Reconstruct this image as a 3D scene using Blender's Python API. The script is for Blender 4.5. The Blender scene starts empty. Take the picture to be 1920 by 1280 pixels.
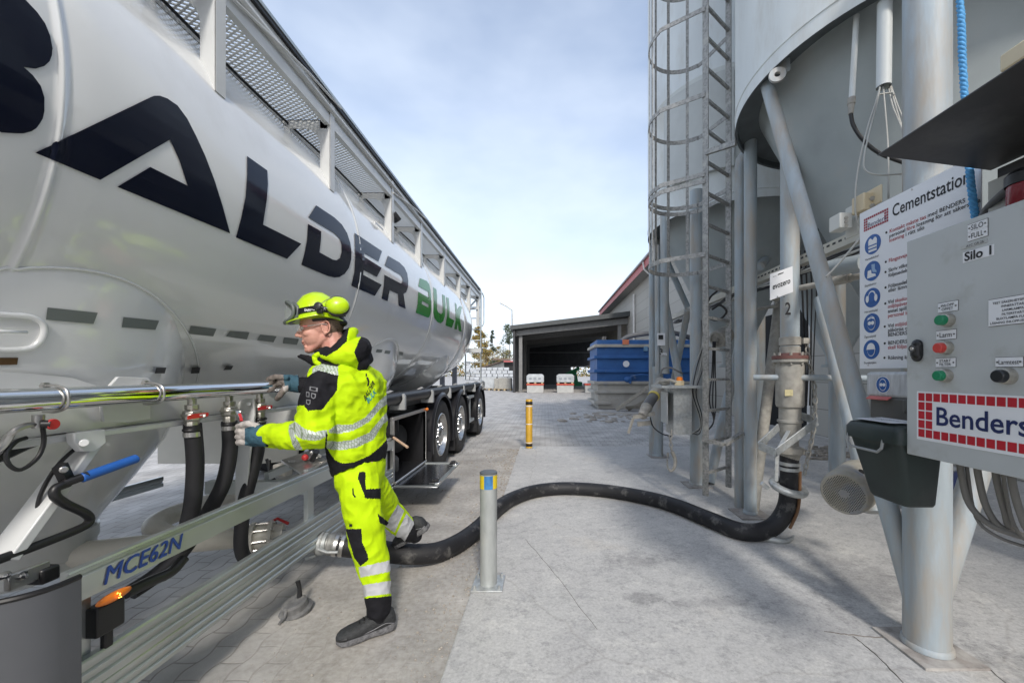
import bpy, bmesh, math, random
from mathutils import Vector, Matrix, noise
from mathutils.bvhtree import BVHTree
from mathutils.geometry import tessellate_polygon
R = math.radians
scene = bpy.context.scene
COL = scene.collection
random.seed(7)

# ---------------------------------------------------------------- camera
F, CX, HY, CH = 740.0, 1022.0, 700.0, 1.4      # focal length in photo pixels, vanishing point, eye height
cam_d = bpy.data.cameras.new('camera'); cam = bpy.data.objects.new('camera', cam_d); COL.objects.link(cam)
cam.location = (0, 0, CH); cam.rotation_euler = (R(90), 0, 0)
cam_d.sensor_fit = 'HORIZONTAL'; cam_d.sensor_width = 36; cam_d.lens = F / 1920 * 36
cam_d.shift_x = -(CX - 960) / 1920; cam_d.shift_y = (HY - 640) / 1920
cam_d.clip_start = 0.02; cam_d.clip_end = 2000
scene.camera = cam

# ---------------------------------------------------------------- light
SUN_EL, SUN_AZ = R(38), math.atan2(0.22, -0.97)
SD = Vector((math.sin(SUN_AZ) * math.cos(SUN_EL), math.cos(SUN_AZ) * math.cos(SUN_EL), math.sin(SUN_EL)))
world = bpy.data.worlds.new('World'); scene.world = world; world.use_nodes = True
nt = world.node_tree; nt.nodes.clear()
def wn(t, **k):
    n = nt.nodes.new(t)
    for a, b in k.items(): setattr(n, a, b)
    return n
out = wn('ShaderNodeOutputWorld'); bg = wn('ShaderNodeBackground'); bg.inputs[1].default_value = 0.15
sky = wn('ShaderNodeTexSky', sky_type='NISHITA', sun_disc=False, sun_elevation=SUN_EL, sun_rotation=SUN_AZ % (2 * math.pi))
sky.air_density = 1.0; sky.dust_density = 2.0; sky.ozone_density = 1.6
tc = wn('ShaderNodeTexCoord'); mp = wn('ShaderNodeMapping'); mp.inputs['Scale'].default_value = (1.0, 1.0, 2.2); mp.inputs['Location'].default_value = (0.35, 0.1, 0.2)
nz = wn('ShaderNodeTexNoise'); nz.inputs['Scale'].default_value = 1.7; nz.inputs['Detail'].default_value = 5; nz.inputs['Roughness'].default_value = 0.5
rp = wn('ShaderNodeValToRGB'); rp.color_ramp.elements[0].position = 0.25; rp.color_ramp.elements[1].position = 0.80
rp.color_ramp.elements[0].color = (0.05, 0.05, 0.05, 1); rp.color_ramp.elements[1].color = (0.70, 0.70, 0.70, 1)
sp = wn('ShaderNodeSeparateXYZ'); mr = wn('ShaderNodeMapRange')     # the cloud veil is denser low over the horizon
mr.inputs['From Min'].default_value = 0.0; mr.inputs['From Max'].default_value = 0.75; mr.inputs['To Min'].default_value = 0.50; mr.inputs['To Max'].default_value = -0.05
ad = wn('ShaderNodeMath', operation='ADD', use_clamp=True)
mx = wn('ShaderNodeMix', data_type='RGBA'); mx.inputs['B'].default_value = (4.9, 5.35, 6.0, 1)
L = nt.links.new
L(tc.outputs['Generated'], mp.inputs['Vector']); L(mp.outputs[0], nz.inputs['Vector']); L(nz.outputs['Fac'], rp.inputs[0])
L(tc.outputs['Generated'], sp.inputs[0]); L(sp.outputs['Z'], mr.inputs['Value'])
L(rp.outputs[0], ad.inputs[0]); L(mr.outputs[0], ad.inputs[1]); L(ad.outputs[0], mx.inputs['Factor'])
L(sky.outputs[0], mx.inputs['A']); L(mx.outputs['Result'], bg.inputs[0]); L(bg.outputs[0], out.inputs[0])
sun_d = bpy.data.lights.new('sun', 'SUN'); sun_d.energy = 1.7; sun_d.angle = R(7); sun_d.color = (1.0, 0.95, 0.88)
sun = bpy.data.objects.new('sun', sun_d); COL.objects.link(sun)
sun.rotation_euler = SD.to_track_quat('Z', 'Y').to_euler()
vs = scene.view_settings; vs.view_transform = 'Standard'; vs.look = 'None'; vs.gamma = 1; vs.exposure = 0.66

# ---------------------------------------------------------------- helpers
def W(px, py, Y):            # photo pixel at a known distance -> place in metres
    return Vector(((px - CX) * Y / F, Y, CH - (py - HY) * Y / F))
def WX(px, py, X):           # photo pixel on a plane x = X
    return W(px, py, X * F / (px - CX))
def GZ(px, py, z=0.0):       # photo pixel on a level plane
    return W(px, py, F * (CH - z) / (py - HY))
def PX(v):                   # place -> photo pixel
    return (CX + F * v[0] / v[1], HY - F * (v[2] - CH) / v[1])
def lin(c):
    return tuple(((x / 255) / 12.92 if x / 255 <= 0.04045 else ((x / 255 + 0.055) / 1.055) ** 2.4) for x in c)

MATS = {}
def pm(name, col, rough=0.5, metal=0.0, var=0.12, scale=6.0, bump=0.0, bscale=40.0, coat=0.0, stretch=(1, 1, 1),
       dirt=None, dlo=0.55, dhi=0.75, dscale=3.0, rvar=0.0, spec=0.5, alpha=1.0, trans=0.0, emit=None, folds=0.0, fscale=7.0):
    """Principled material with noise-varied colour, optional second colour in patches, optional bump."""
    if name in MATS: return MATS[name]
    m = bpy.data.materials.new(name); m.use_nodes = True; t = m.node_tree; b = t.nodes['Principled BSDF']; l = t.links.new
    c = t.nodes.new('ShaderNodeTexCoord'); mpn = t.nodes.new('ShaderNodeMapping'); mpn.inputs['Scale'].default_value = stretch
    l(c.outputs['Object'], mpn.inputs[0])
    n = t.nodes.new('ShaderNodeTexNoise'); n.inputs['Scale'].default_value = scale; n.inputs['Detail'].default_value = 6
    l(mpn.outputs[0], n.inputs['Vector'])
    r = t.nodes.new('ShaderNodeValToRGB'); r.color_ramp.elements[0].position = 0.3; r.color_ramp.elements[1].position = 0.7
    r.color_ramp.elements[0].color = (*[x * (1 - var) for x in col], 1); r.color_ramp.elements[1].color = (*[min(1, x * (1 + var)) for x in col], 1)
    l(n.outputs['Fac'], r.inputs[0]); cur = r.outputs[0]
    if dirt is not None:
        n2 = t.nodes.new('ShaderNodeTexNoise'); n2.inputs['Scale'].default_value = dscale; n2.inputs['Detail'].default_value = 9; n2.inputs['Roughness'].default_value = 0.65
        l(mpn.outputs[0], n2.inputs['Vector'])
        r2 = t.nodes.new('ShaderNodeMapRange'); r2.inputs['From Min'].default_value = dlo; r2.inputs['From Max'].default_value = dhi
        l(n2.outputs['Fac'], r2.inputs['Value'])
        mxn = t.nodes.new('ShaderNodeMix'); mxn.data_type = 'RGBA'; mxn.inputs['B'].default_value = (*dirt, 1)
        l(r2.outputs[0], mxn.inputs['Factor']); l(cur, mxn.inputs['A']); cur = mxn.outputs['Result']
    l(cur, b.inputs['Base Color'])
    b.inputs['Roughness'].default_value = rough; b.inputs['Metallic'].default_value = metal
    b.inputs['Coat Weight'].default_value = coat; b.inputs['Coat Roughness'].default_value = 0.05; b.inputs['Specular IOR Level'].default_value = spec
    b.inputs['Transmission Weight'].default_value = trans; b.inputs['Alpha'].default_value = alpha
    if rvar:
        r3 = t.nodes.new('ShaderNodeMapRange'); r3.inputs['To Min'].default_value = max(0.02, rough - rvar); r3.inputs['To Max'].default_value = min(1, rough + rvar)
        r3.inputs['From Min'].default_value = 0.3; r3.inputs['From Max'].default_value = 0.7
        l(n.outputs['Fac'], r3.inputs['Value']); l(r3.outputs[0], b.inputs['Roughness'])
    if bump:
        n4 = t.nodes.new('ShaderNodeTexNoise'); n4.inputs['Scale'].default_value = bscale; n4.inputs['Detail'].default_value = 5
        l(mpn.outputs[0], n4.inputs['Vector']); bp = t.nodes.new('ShaderNodeBump'); bp.inputs['Strength'].default_value = bump; bp.inputs['Distance'].default_value = 0.01
        l(n4.outputs['Fac'], bp.inputs['Height']); l(bp.outputs[0], b.inputs['Normal'])
    if folds:
        n5 = t.nodes.new('ShaderNodeTexNoise'); n5.noise_type = 'RIDGED_MULTIFRACTAL'; n5.inputs['Scale'].default_value = fscale; n5.inputs['Detail'].default_value = 3; n5.inputs['Distortion'].default_value = 0.6
        m5 = t.nodes.new('ShaderNodeMapping'); m5.inputs['Scale'].default_value = (1.0, 1.0, 0.55); m5.inputs['Rotation'].default_value = (0.3, 0.4, 0.2); l(c.outputs['Object'], m5.inputs[0]); l(m5.outputs[0], n5.inputs['Vector'])
        b5 = t.nodes.new('ShaderNodeBump'); b5.inputs['Strength'].default_value = folds; b5.inputs['Distance'].default_value = 0.045; l(n5.outputs['Fac'], b5.inputs['Height'])
        if bump: l(bp.outputs[0], b5.inputs['Normal'])
        l(b5.outputs[0], b.inputs['Normal'])
    if emit:
        b.inputs['Emission Color'].default_value = (*emit[0], 1); b.inputs['Emission Strength'].default_value = emit[1]
    MATS[name] = m
    return m

def frame(n, up=None):
    n = Vector(n).normalized(); u = Vector(up) if up is not None else (Vector((0, 0, 1)) if abs(n.z) < 0.95 else Vector((0, 1, 0)))
    a = u.cross(n).normalized(); return a, n.cross(a).normalized(), n
def catmull(pts, k=6, closed=False):
    pts = [Vector(p) for p in pts]; n = len(pts); res = []
    for i in range(n if closed else n - 1):
        p0 = pts[(i - 1) % n] if closed or i else pts[0] * 2 - pts[1]
        p1, p2 = pts[i], pts[(i + 1) % n]
        p3 = pts[(i + 2) % n] if closed or i < n - 2 else pts[-1] * 2 - pts[-2]
        for j in range(k):
            t = j / k
            res.append(0.5 * ((2 * p1) + (p2 - p0) * t + (2 * p0 - 5 * p1 + 4 * p2 - p3) * t * t + (3 * p1 - p0 - 3 * p2 + p3) * t ** 3))
    if not closed: res.append(pts[-1])
    return res

class MB:
    def __init__(s): s.v = []; s.f = []; s.mi = []; s.cur = 0
    def add(s, vs, fs):
        o = len(s.v); s.v += [Vector(v) for v in vs]; s.f += [tuple(o + i for i in f) for f in fs]; s.mi += [s.cur] * len(fs); return s
    def hexa(s, p):      # 8 corners: bottom ring 0-3, top ring 4-7
        return s.add(p, [(3, 2, 1, 0), (4, 5, 6, 7), (0, 1, 5, 4), (1, 2, 6, 5), (2, 3, 7, 6), (3, 0, 4, 7)])
    def bx(s, x0, x1, y0, y1, z0, z1):
        return s.hexa([(x0, y0, z0), (x1, y0, z0), (x1, y1, z0), (x0, y1, z0), (x0, y0, z1), (x1, y0, z1), (x1, y1, z1), (x0, y1, z1)])
    def box(s, c, size, axes=None):
        c = Vector(c); a, b, d = axes or (Vector((1, 0, 0)), Vector((0, 1, 0)), Vector((0, 0, 1))); x, y, z = size[0] / 2, size[1] / 2, size[2] / 2
        return s.hexa([c + a * i * x + b * j * y + d * k * z for k in (-1, 1) for i, j in ((-1, -1), (1, -1), (1, 1), (-1, 1))])
    def beam(s, p, q, w, h, up=None):
        p, q = Vector(p), Vector(q); a, b, n = frame(q - p, up); return s.box((p + q) / 2, (w, h, (q - p).length), (a, b, n))
    def tube(s, pts, r, n=12, closed=False, caps=True, smooth=0):
        pts = catmull(pts, smooth, closed) if smooth else [Vector(p) for p in pts]
        m = len(pts); rs = r if isinstance(r, (list, tuple)) else [r] * m
        if len(rs) != m: rs = [rs[min(len(rs) - 1, int(i / (m - 1) * (len(rs) - 1)))] + (rs[min(len(rs) - 1, int(i / (m - 1) * (len(rs) - 1)) + 1)] - rs[min(len(rs) - 1, int(i / (m - 1) * (len(rs) - 1)))]) * ((i / (m - 1) * (len(rs) - 1)) % 1) for i in range(m)]
        vs = []; a = None
        for i in range(m):
            if closed: t = pts[(i + 1) % m] - pts[i - 1]
            else: t = pts[min(m - 1, i + 1)] - pts[max(0, i - 1)]
            if t.length < 1e-9: t = Vector((0, 0, 1))
            t.normalize()
            if a is None: a = frame(t)[0]
            a = (a - t * a.dot(t)); a = a.normalized() if a.length > 1e-6 else frame(t)[0]
            b = t.cross(a)
            vs += [pts[i] + (a * math.cos(2 * math.pi * k / n) + b * math.sin(2 * math.pi * k / n)) * rs[i] for k in range(n)]
        fs = [(i * n + k, i * n + (k + 1) % n, ((i + 1) % m) * n + (k + 1) % n, ((i + 1) % m) * n + k) for i in range(m if closed else m - 1) for k in range(n)]
        if caps and not closed: fs += [tuple(range(n))[::-1], tuple((m - 1) * n + k for k in range(n))]
        return s.add(vs, fs)
    def cyl(s, p, q, r, r2=None, n=24, caps=True):
        return s.tube([p, q], [r, r if r2 is None else r2], n, caps=caps)
    def lathe(s, prof, o=(0, 0, 0), ax=(0, 0, 1), n=32, up=None, a0=0.0, a1=None):
        o = Vector(o); a, b, d = frame(ax, up); vs = []; full = a1 is None; m = n if full else n + 1; a1 = 2 * math.pi if full else a1
        for r, h in prof:
            vs += [o + d * h + (a * math.cos(a0 + (a1 - a0) * k / n) + b * math.sin(a0 + (a1 - a0) * k / n)) * max(r, 1e-5) for k in range(m)]
        return s.add(vs, [(i * m + k, i * m + (k + 1) % m, (i + 1) * m + (k + 1) % m, (i + 1) * m + k) for i in range(len(prof) - 1) for k in range(n)])
    def prism(s, poly, o, u, v, depth):      # outline in the (u, v) plane pushed along u x v
        o, u, v = Vector(o), Vector(u), Vector(v); n = u.cross(v).normalized() * depth; m = len(poly)
        ar = sum(poly[i][0] * poly[(i + 1) % m][1] - poly[(i + 1) % m][0] * poly[i][1] for i in range(m))
        if ar < 0: poly = poly[::-1]
        vs = [o + u * x + v * y for x, y in poly] + [o + u * x + v * y + n for x, y in poly]
        tr = tessellate_polygon([[Vector((x, y, 0)) for x, y in poly]]); fs = []
        for t in tr:
            (x0, y0), (x1, y1), (x2, y2) = [poly[i] for i in t]
            if (x1 - x0) * (y2 - y0) - (x2 - x0) * (y1 - y0) < 0: t = t[::-1]
            fs += [tuple(t)[::-1], tuple(i + m for i in t)]
        return s.add(vs, fs + [(i, (i + 1) % m, m + (i + 1) % m, m + i) for i in range(m)])
    def ell(s, c, r, axes=None, nu=20, nv=12):
        c = Vector(c); a, b, d = [Vector(x) for x in axes] if axes else (Vector((1, 0, 0)), Vector((0, 1, 0)), Vector((0, 0, 1)))
        r = r if isinstance(r, (tuple, list)) else (r, r, r); vs = [c - d * r[2]]
        for j in range(1, nv):
            e = -math.pi / 2 + math.pi * j / nv
            vs += [c + a * r[0] * math.cos(e) * math.cos(2 * math.pi * k / nu) + b * r[1] * math.cos(e) * math.sin(2 * math.pi * k / nu) + d * r[2] * math.sin(e) for k in range(nu)]
        vs.append(c + d * r[2]); top = len(vs) - 1
        fs = [(0, 1 + (k + 1) % nu, 1 + k) for k in range(nu)]
        for j in range(nv - 2):
            fs += [(1 + j * nu + k, 1 + j * nu + (k + 1) % nu, 1 + (j + 1) * nu + (k + 1) % nu, 1 + (j + 1) * nu + k) for k in range(nu)]
        fs += [(1 + (nv - 2) * nu + k, 1 + (nv - 2) * nu + (k + 1) % nu, top) for k in range(nu)]
        return s.add(vs, fs)
    def cap(s, p, q, r0, r1, n=14):          # tapered limb with round ends
        p, q = Vector(p), Vector(q); s.tube([p, q], [r0, r1], n); s.ell(p, r0, nu=n, nv=8); s.ell(q, r1, nu=n, nv=8); return s
    def limb(s, pts, rs, n=14):
        for i in range(len(pts) - 1): s.cap(pts[i], pts[i + 1], rs[i], rs[i + 1], n)
        return s
    def loft(s, rings, caps=True):
        n = len(rings[0]); vs = [p for r in rings for p in r]
        fs = [(i * n + k, i * n + (k + 1) % n, (i + 1) * n + (k + 1) % n, (i + 1) * n + k) for i in range(len(rings) - 1) for k in range(n)]
        if caps: fs += [tuple(range(n))[::-1], tuple((len(rings) - 1) * n + k for k in range(n))]
        return s.add(vs, fs)
    def ring(s, c, ax, Rr, r, n=28, m=8):
        a, b, d = frame(ax); c = Vector(c)
        return s.tube([c + (a * math.cos(2 * math.pi * k / n) + b * math.sin(2 * math.pi * k / n)) * Rr for k in range(n)], r, m, closed=True)
    def mesh(s, name='m'):
        me = bpy.data.meshes.new(name); me.from_pydata(s.v, [], s.f); me.polygons.foreach_set('material_index', s.mi); me.update(); return me
    def build(s, name, mats, parent=None, smooth=35, bevel=0.0, fix=True, label=None):
        return link(s.mesh(name), name, mats, parent, smooth, bevel, fix, label)

def link(me, name, mats, parent=None, smooth=35, bevel=0.0, fix=True, label=None):
    if fix:
        bm = bmesh.new(); bm.from_mesh(me); bmesh.ops.recalc_face_normals(bm, faces=bm.faces[:]); bm.to_mesh(me); bm.free()
    for m in (mats if isinstance(mats, (list, tuple)) else [mats]): me.materials.append(m)
    o = bpy.data.objects.new(name, me); COL.objects.link(o)
    if smooth:
        me.polygons.foreach_set('use_smooth', [True] * len(me.polygons))
        if smooth < 180: me.set_sharp_from_angle(angle=R(smooth))
    if bevel:
        b = o.modifiers.new('bevel', 'BEVEL'); b.width = bevel; b.segments = 2; b.limit_method = 'ANGLE'; b.angle_limit = R(40)
    if parent is not None: adopt(o, parent)
    if label: o['label'] = label
    return o
def adopt(o, p):
    o.parent = p; o.matrix_parent_inverse = Matrix.Translation(-p.location) if p.parent is None else Matrix.Identity(4)
def thing(name, label, cat, loc=(0, 0, 0), group=None):
    o = bpy.data.objects.new(name, None); COL.objects.link(o); o.location = loc; o.empty_display_size = 0.1
    o['label'] = label; o['category'] = cat
    if group: o['group'] = group
    return o
def tag(o, label, cat, group=None):
    o['label'] = label; o['category'] = cat
    if group: o['group'] = group
    return o
def struct(o): o['kind'] = 'structure'; return o

DEP = []
def baked(me_obj):           # mesh of an object with its modifiers applied
    bpy.context.view_layer.update(); d = bpy.context.evaluated_depsgraph_get()
    return bpy.data.meshes.new_from_object(me_obj.evaluated_get(d))
def fused(mb, voxel, smooth=4, fac=0.5):     # overlapping closed shapes grown into ONE continuous skin
    me = mb.mesh('tmp'); bm = bmesh.new(); bm.from_mesh(me); bmesh.ops.recalc_face_normals(bm, faces=bm.faces[:]); bm.to_mesh(me); bm.free()
    o = bpy.data.objects.new('tmp', me); COL.objects.link(o)
    r = o.modifiers.new('r', 'REMESH'); r.mode = 'VOXEL'; r.voxel_size = voxel
    if smooth: s = o.modifiers.new('s', 'SMOOTH'); s.iterations = smooth; s.factor = fac
    res = baked(o); bpy.data.objects.remove(o); return res

FONT_CACHE = {}
def text_mesh(s, size, bold=0.0, align='LEFT', shear=0.0):
    cu = bpy.data.curves.new('t', 'FONT'); cu.body = s; cu.size = size; cu.offset = bold * size; cu.align_x = align; cu.shear = shear; cu.resolution_u = 3
    o = bpy.data.objects.new('t', cu); COL.objects.link(o); me = baked(o); bpy.data.objects.remove(o); bpy.data.curves.remove(cu); return me
def write(s, size, o, u, v, mat, parent, bold=0.0, align='LEFT', name='lettering', wide=1.0, shear=0.0, lift=0.0012, fit=None, double=0.0):
    """flat lettering lying on a plane through o; u runs along the line of text, v up it"""
    me = text_mesh(s, size, bold, align, shear); o, u, v = Vector(o), Vector(u).normalized(), Vector(v).normalized(); n = u.cross(v)
    if fit and len(me.vertices):
        xs = [p.co.x for p in me.vertices]; wide = fit / (max(xs) - min(xs))
    for p in me.vertices: p.co = o + u * p.co.x * wide + v * p.co.y + n * lift
    if double:           # heavier strokes: the outline struck again a little to each side
        vs = [p.co.copy() for p in me.vertices]; fs = [tuple(f.vertices) for f in me.polygons]; b = MB(); b.add(vs, fs)
        for i, (a, c) in enumerate(((1, 0), (-1, 0), (0, 1), (0, -1))): b.add([q + u * a * double + v * c * double + n * 0.0003 * (i + 1) for q in vs], fs)
        me = b.mesh(name)
    me.materials.clear()
    return link(me, name, mat, parent, smooth=0, fix=False)
def bvh_of(*objs):
    vs, fs = [], []
    for o in objs:
        b = len(vs); me = o.data if hasattr(o, 'data') else o; vs += [v.co.copy() for v in me.vertices]; fs += [tuple(b + i for i in p.vertices) for p in me.polygons]
    return BVHTree.FromPolygons(vs, fs)
def decal(polys, bvh, name, mat, parent, lift=0.004, step=8, src=None, rev=False):
    """marks lying ON a surface; outlines are photo pixels, each point is carried to the surface it marks"""
    bm = bmesh.new()
    for poly in polys:
        vv = [bm.verts.new((x, y, 0)) for x, y in poly]
        for t in tessellate_polygon([[Vector((x, y, 0)) for x, y in poly]]):
            try: bm.faces.new([vv[i] for i in t])
            except ValueError: pass
    for ax in (0, 1):
        cs = [v.co[ax] for v in bm.verts]
        if not cs: break
        lo, hi = min(cs), max(cs); k = max(1, int((hi - lo) / step)); 
        for i in range(1, k):
            pl = [0, 0, 0]; pl[ax] = lo + (hi - lo) * i / k; no = [0, 0, 0]; no[ax] = 1
            bmesh.ops.bisect_plane(bm, geom=bm.verts[:] + bm.edges[:] + bm.faces[:], plane_co=pl, plane_no=no)
    eye = Vector((0, 0, CH)); bad = []
    for v in bm.verts:
        d = (W(v.co.x, v.co.y, 1.0) - eye).normalized()
        h = bvh.ray_cast(eye, d)
        if h[0] is None: bad.append(v); continue
        n = h[1] if h[1].dot(d) < 0 else -h[1]
        v.co = h[0] + n * lift
    bmesh.ops.delete(bm, geom=bad, context='VERTS')
    me = bpy.data.meshes.new(name); bm.to_mesh(me); bm.free()
    return link(me, name, mat, parent, smooth=60, fix=False)

def copy_tree(o, parent=None):
    c = o.copy(); COL.objects.link(c)
    if parent is not None: c.parent = parent
    for ch in list(o.children): copy_tree(ch, c)
    return c

# ---------------------------------------------------------------- materials
C = lin
white = pm('white paint', (0.78, 0.79, 0.775), 0.2, var=0.02, scale=0.8, coat=1.0, bump=0.025, bscale=2.0, dirt=(0.58, 0.56, 0.51), dlo=0.55, dhi=0.95, dscale=1.3, stretch=(1, 1, 0.6))
wpaint = pm('frame white paint', (0.62, 0.63, 0.62), 0.35, var=0.06, coat=0.3)
alu = pm('aluminium', (0.55, 0.58, 0.57), 0.38, metal=0.85, var=0.08, scale=3, rvar=0.1)
gal = pm('galvanised steel', (0.46, 0.48, 0.48), 0.5, metal=0.6, var=0.22, scale=30, dirt=(0.55, 0.54, 0.50), dlo=0.5, dhi=0.8, dscale=9)
chrome = pm('chrome', (0.80, 0.80, 0.79), 0.07, metal=1.0, var=0.02)
steel = pm('bare steel', (0.52, 0.51, 0.49), 0.3, metal=0.9, var=0.1, scale=20)
brass = pm('nickel brass', (0.50, 0.48, 0.43), 0.33, metal=0.9, var=0.15, scale=30)
rubber = pm('black rubber', (0.012, 0.012, 0.014), 0.6, var=0.3, bump=0.1, bscale=60)
rubber_dusty = pm('dusty black rubber', (0.012, 0.012, 0.014), 0.62, var=0.3, dirt=(0.30, 0.29, 0.27), dlo=0.54, dhi=0.95, dscale=9, bump=0.15, bscale=60)
tyre_m = pm('tyre rubber', (0.022, 0.022, 0.023), 0.75, var=0.2, dirt=(0.10, 0.095, 0.09), dlo=0.5, dhi=0.9, dscale=5)
blackp = pm('black plastic', (0.012, 0.012, 0.013), 0.42, var=0.2)
blackm = pm('black mudguard plastic', (0.014, 0.014, 0.017), 0.33, var=0.2)
navy = pm('navy vinyl', (0.005, 0.007, 0.018), 0.12, var=0.05, spec=0.35)
greenv = pm('green vinyl', (0.025, 0.24, 0.025), 0.15, var=0.05, spec=0.4)
grey_refl = pm('grey reflective tape', (0.16, 0.18, 0.17), 0.5, var=0.05)
red = pm('red plastic', (0.50, 0.03, 0.03), 0.4, var=0.1)
bluep = pm('blue grip', (0.015, 0.10, 0.38), 0.45, var=0.1)
textblue = pm('blue lettering', (0.02, 0.06, 0.26), 0.5, var=0.05)
textblk = pm('black lettering', (0.012, 0.012, 0.014), 0.6, var=0.05)
textred = pm('red lettering', (0.42, 0.06, 0.07), 0.6, var=0.05)
textwht = pm('white lettering', (0.72, 0.72, 0.72), 0.6, var=0.03)
silo_m = pm('pale grey silo paint', (0.60, 0.63, 0.625), 0.55, var=0.09, scale=2.0, stretch=(1.2, 1.2, 0.4), dirt=(0.47, 0.455, 0.41), dlo=0.50, dhi=0.8, dscale=3, bump=0.02)
leg_m = pm('pale blue leg paint', (0.34, 0.39, 0.42), 0.55, var=0.16, scale=5, stretch=(2, 2, 0.4), dirt=(0.36, 0.33, 0.285), dlo=0.44, dhi=0.66, dscale=4, bump=0.12)
cone_m = pm('grey cone paint', (0.33, 0.365, 0.37), 0.5, var=0.12, scale=3, dirt=(0.36, 0.36, 0.34), dlo=0.55, dhi=0.8)
ring_shade = pm('shaded ring tone', (0.10, 0.115, 0.12), 0.6, var=0.15)  # dark tone carries the shade of the recess under the rim
cabin_m = pm('grey cabinet paint', (0.44, 0.46, 0.46), 0.45, var=0.06, scale=3, dirt=(0.33, 0.33, 0.30), dlo=0.54, dhi=0.8, dscale=7, rvar=0.08)
dust_m = pm('cement-dusted steel', (0.34, 0.32, 0.28), 0.75, var=0.25, scale=18, bump=0.2, bscale=30, dirt=(0.28, 0.28, 0.26), dlo=0.5, dhi=0.75)
signw = pm('white sign face', (0.72, 0.73, 0.75), 0.35, var=0.02, dirt=(0.6, 0.6, 0.58), dlo=0.65, dhi=0.9)
binm = pm('dark green plastic', (0.012, 0.022, 0.020), 0.5, var=0.25, scale=8, dirt=(0.06, 0.065, 0.06), dlo=0.5, dhi=0.9)
orange = pm('amber lens', (0.75, 0.20, 0.02), 0.25, var=0.05)
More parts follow.
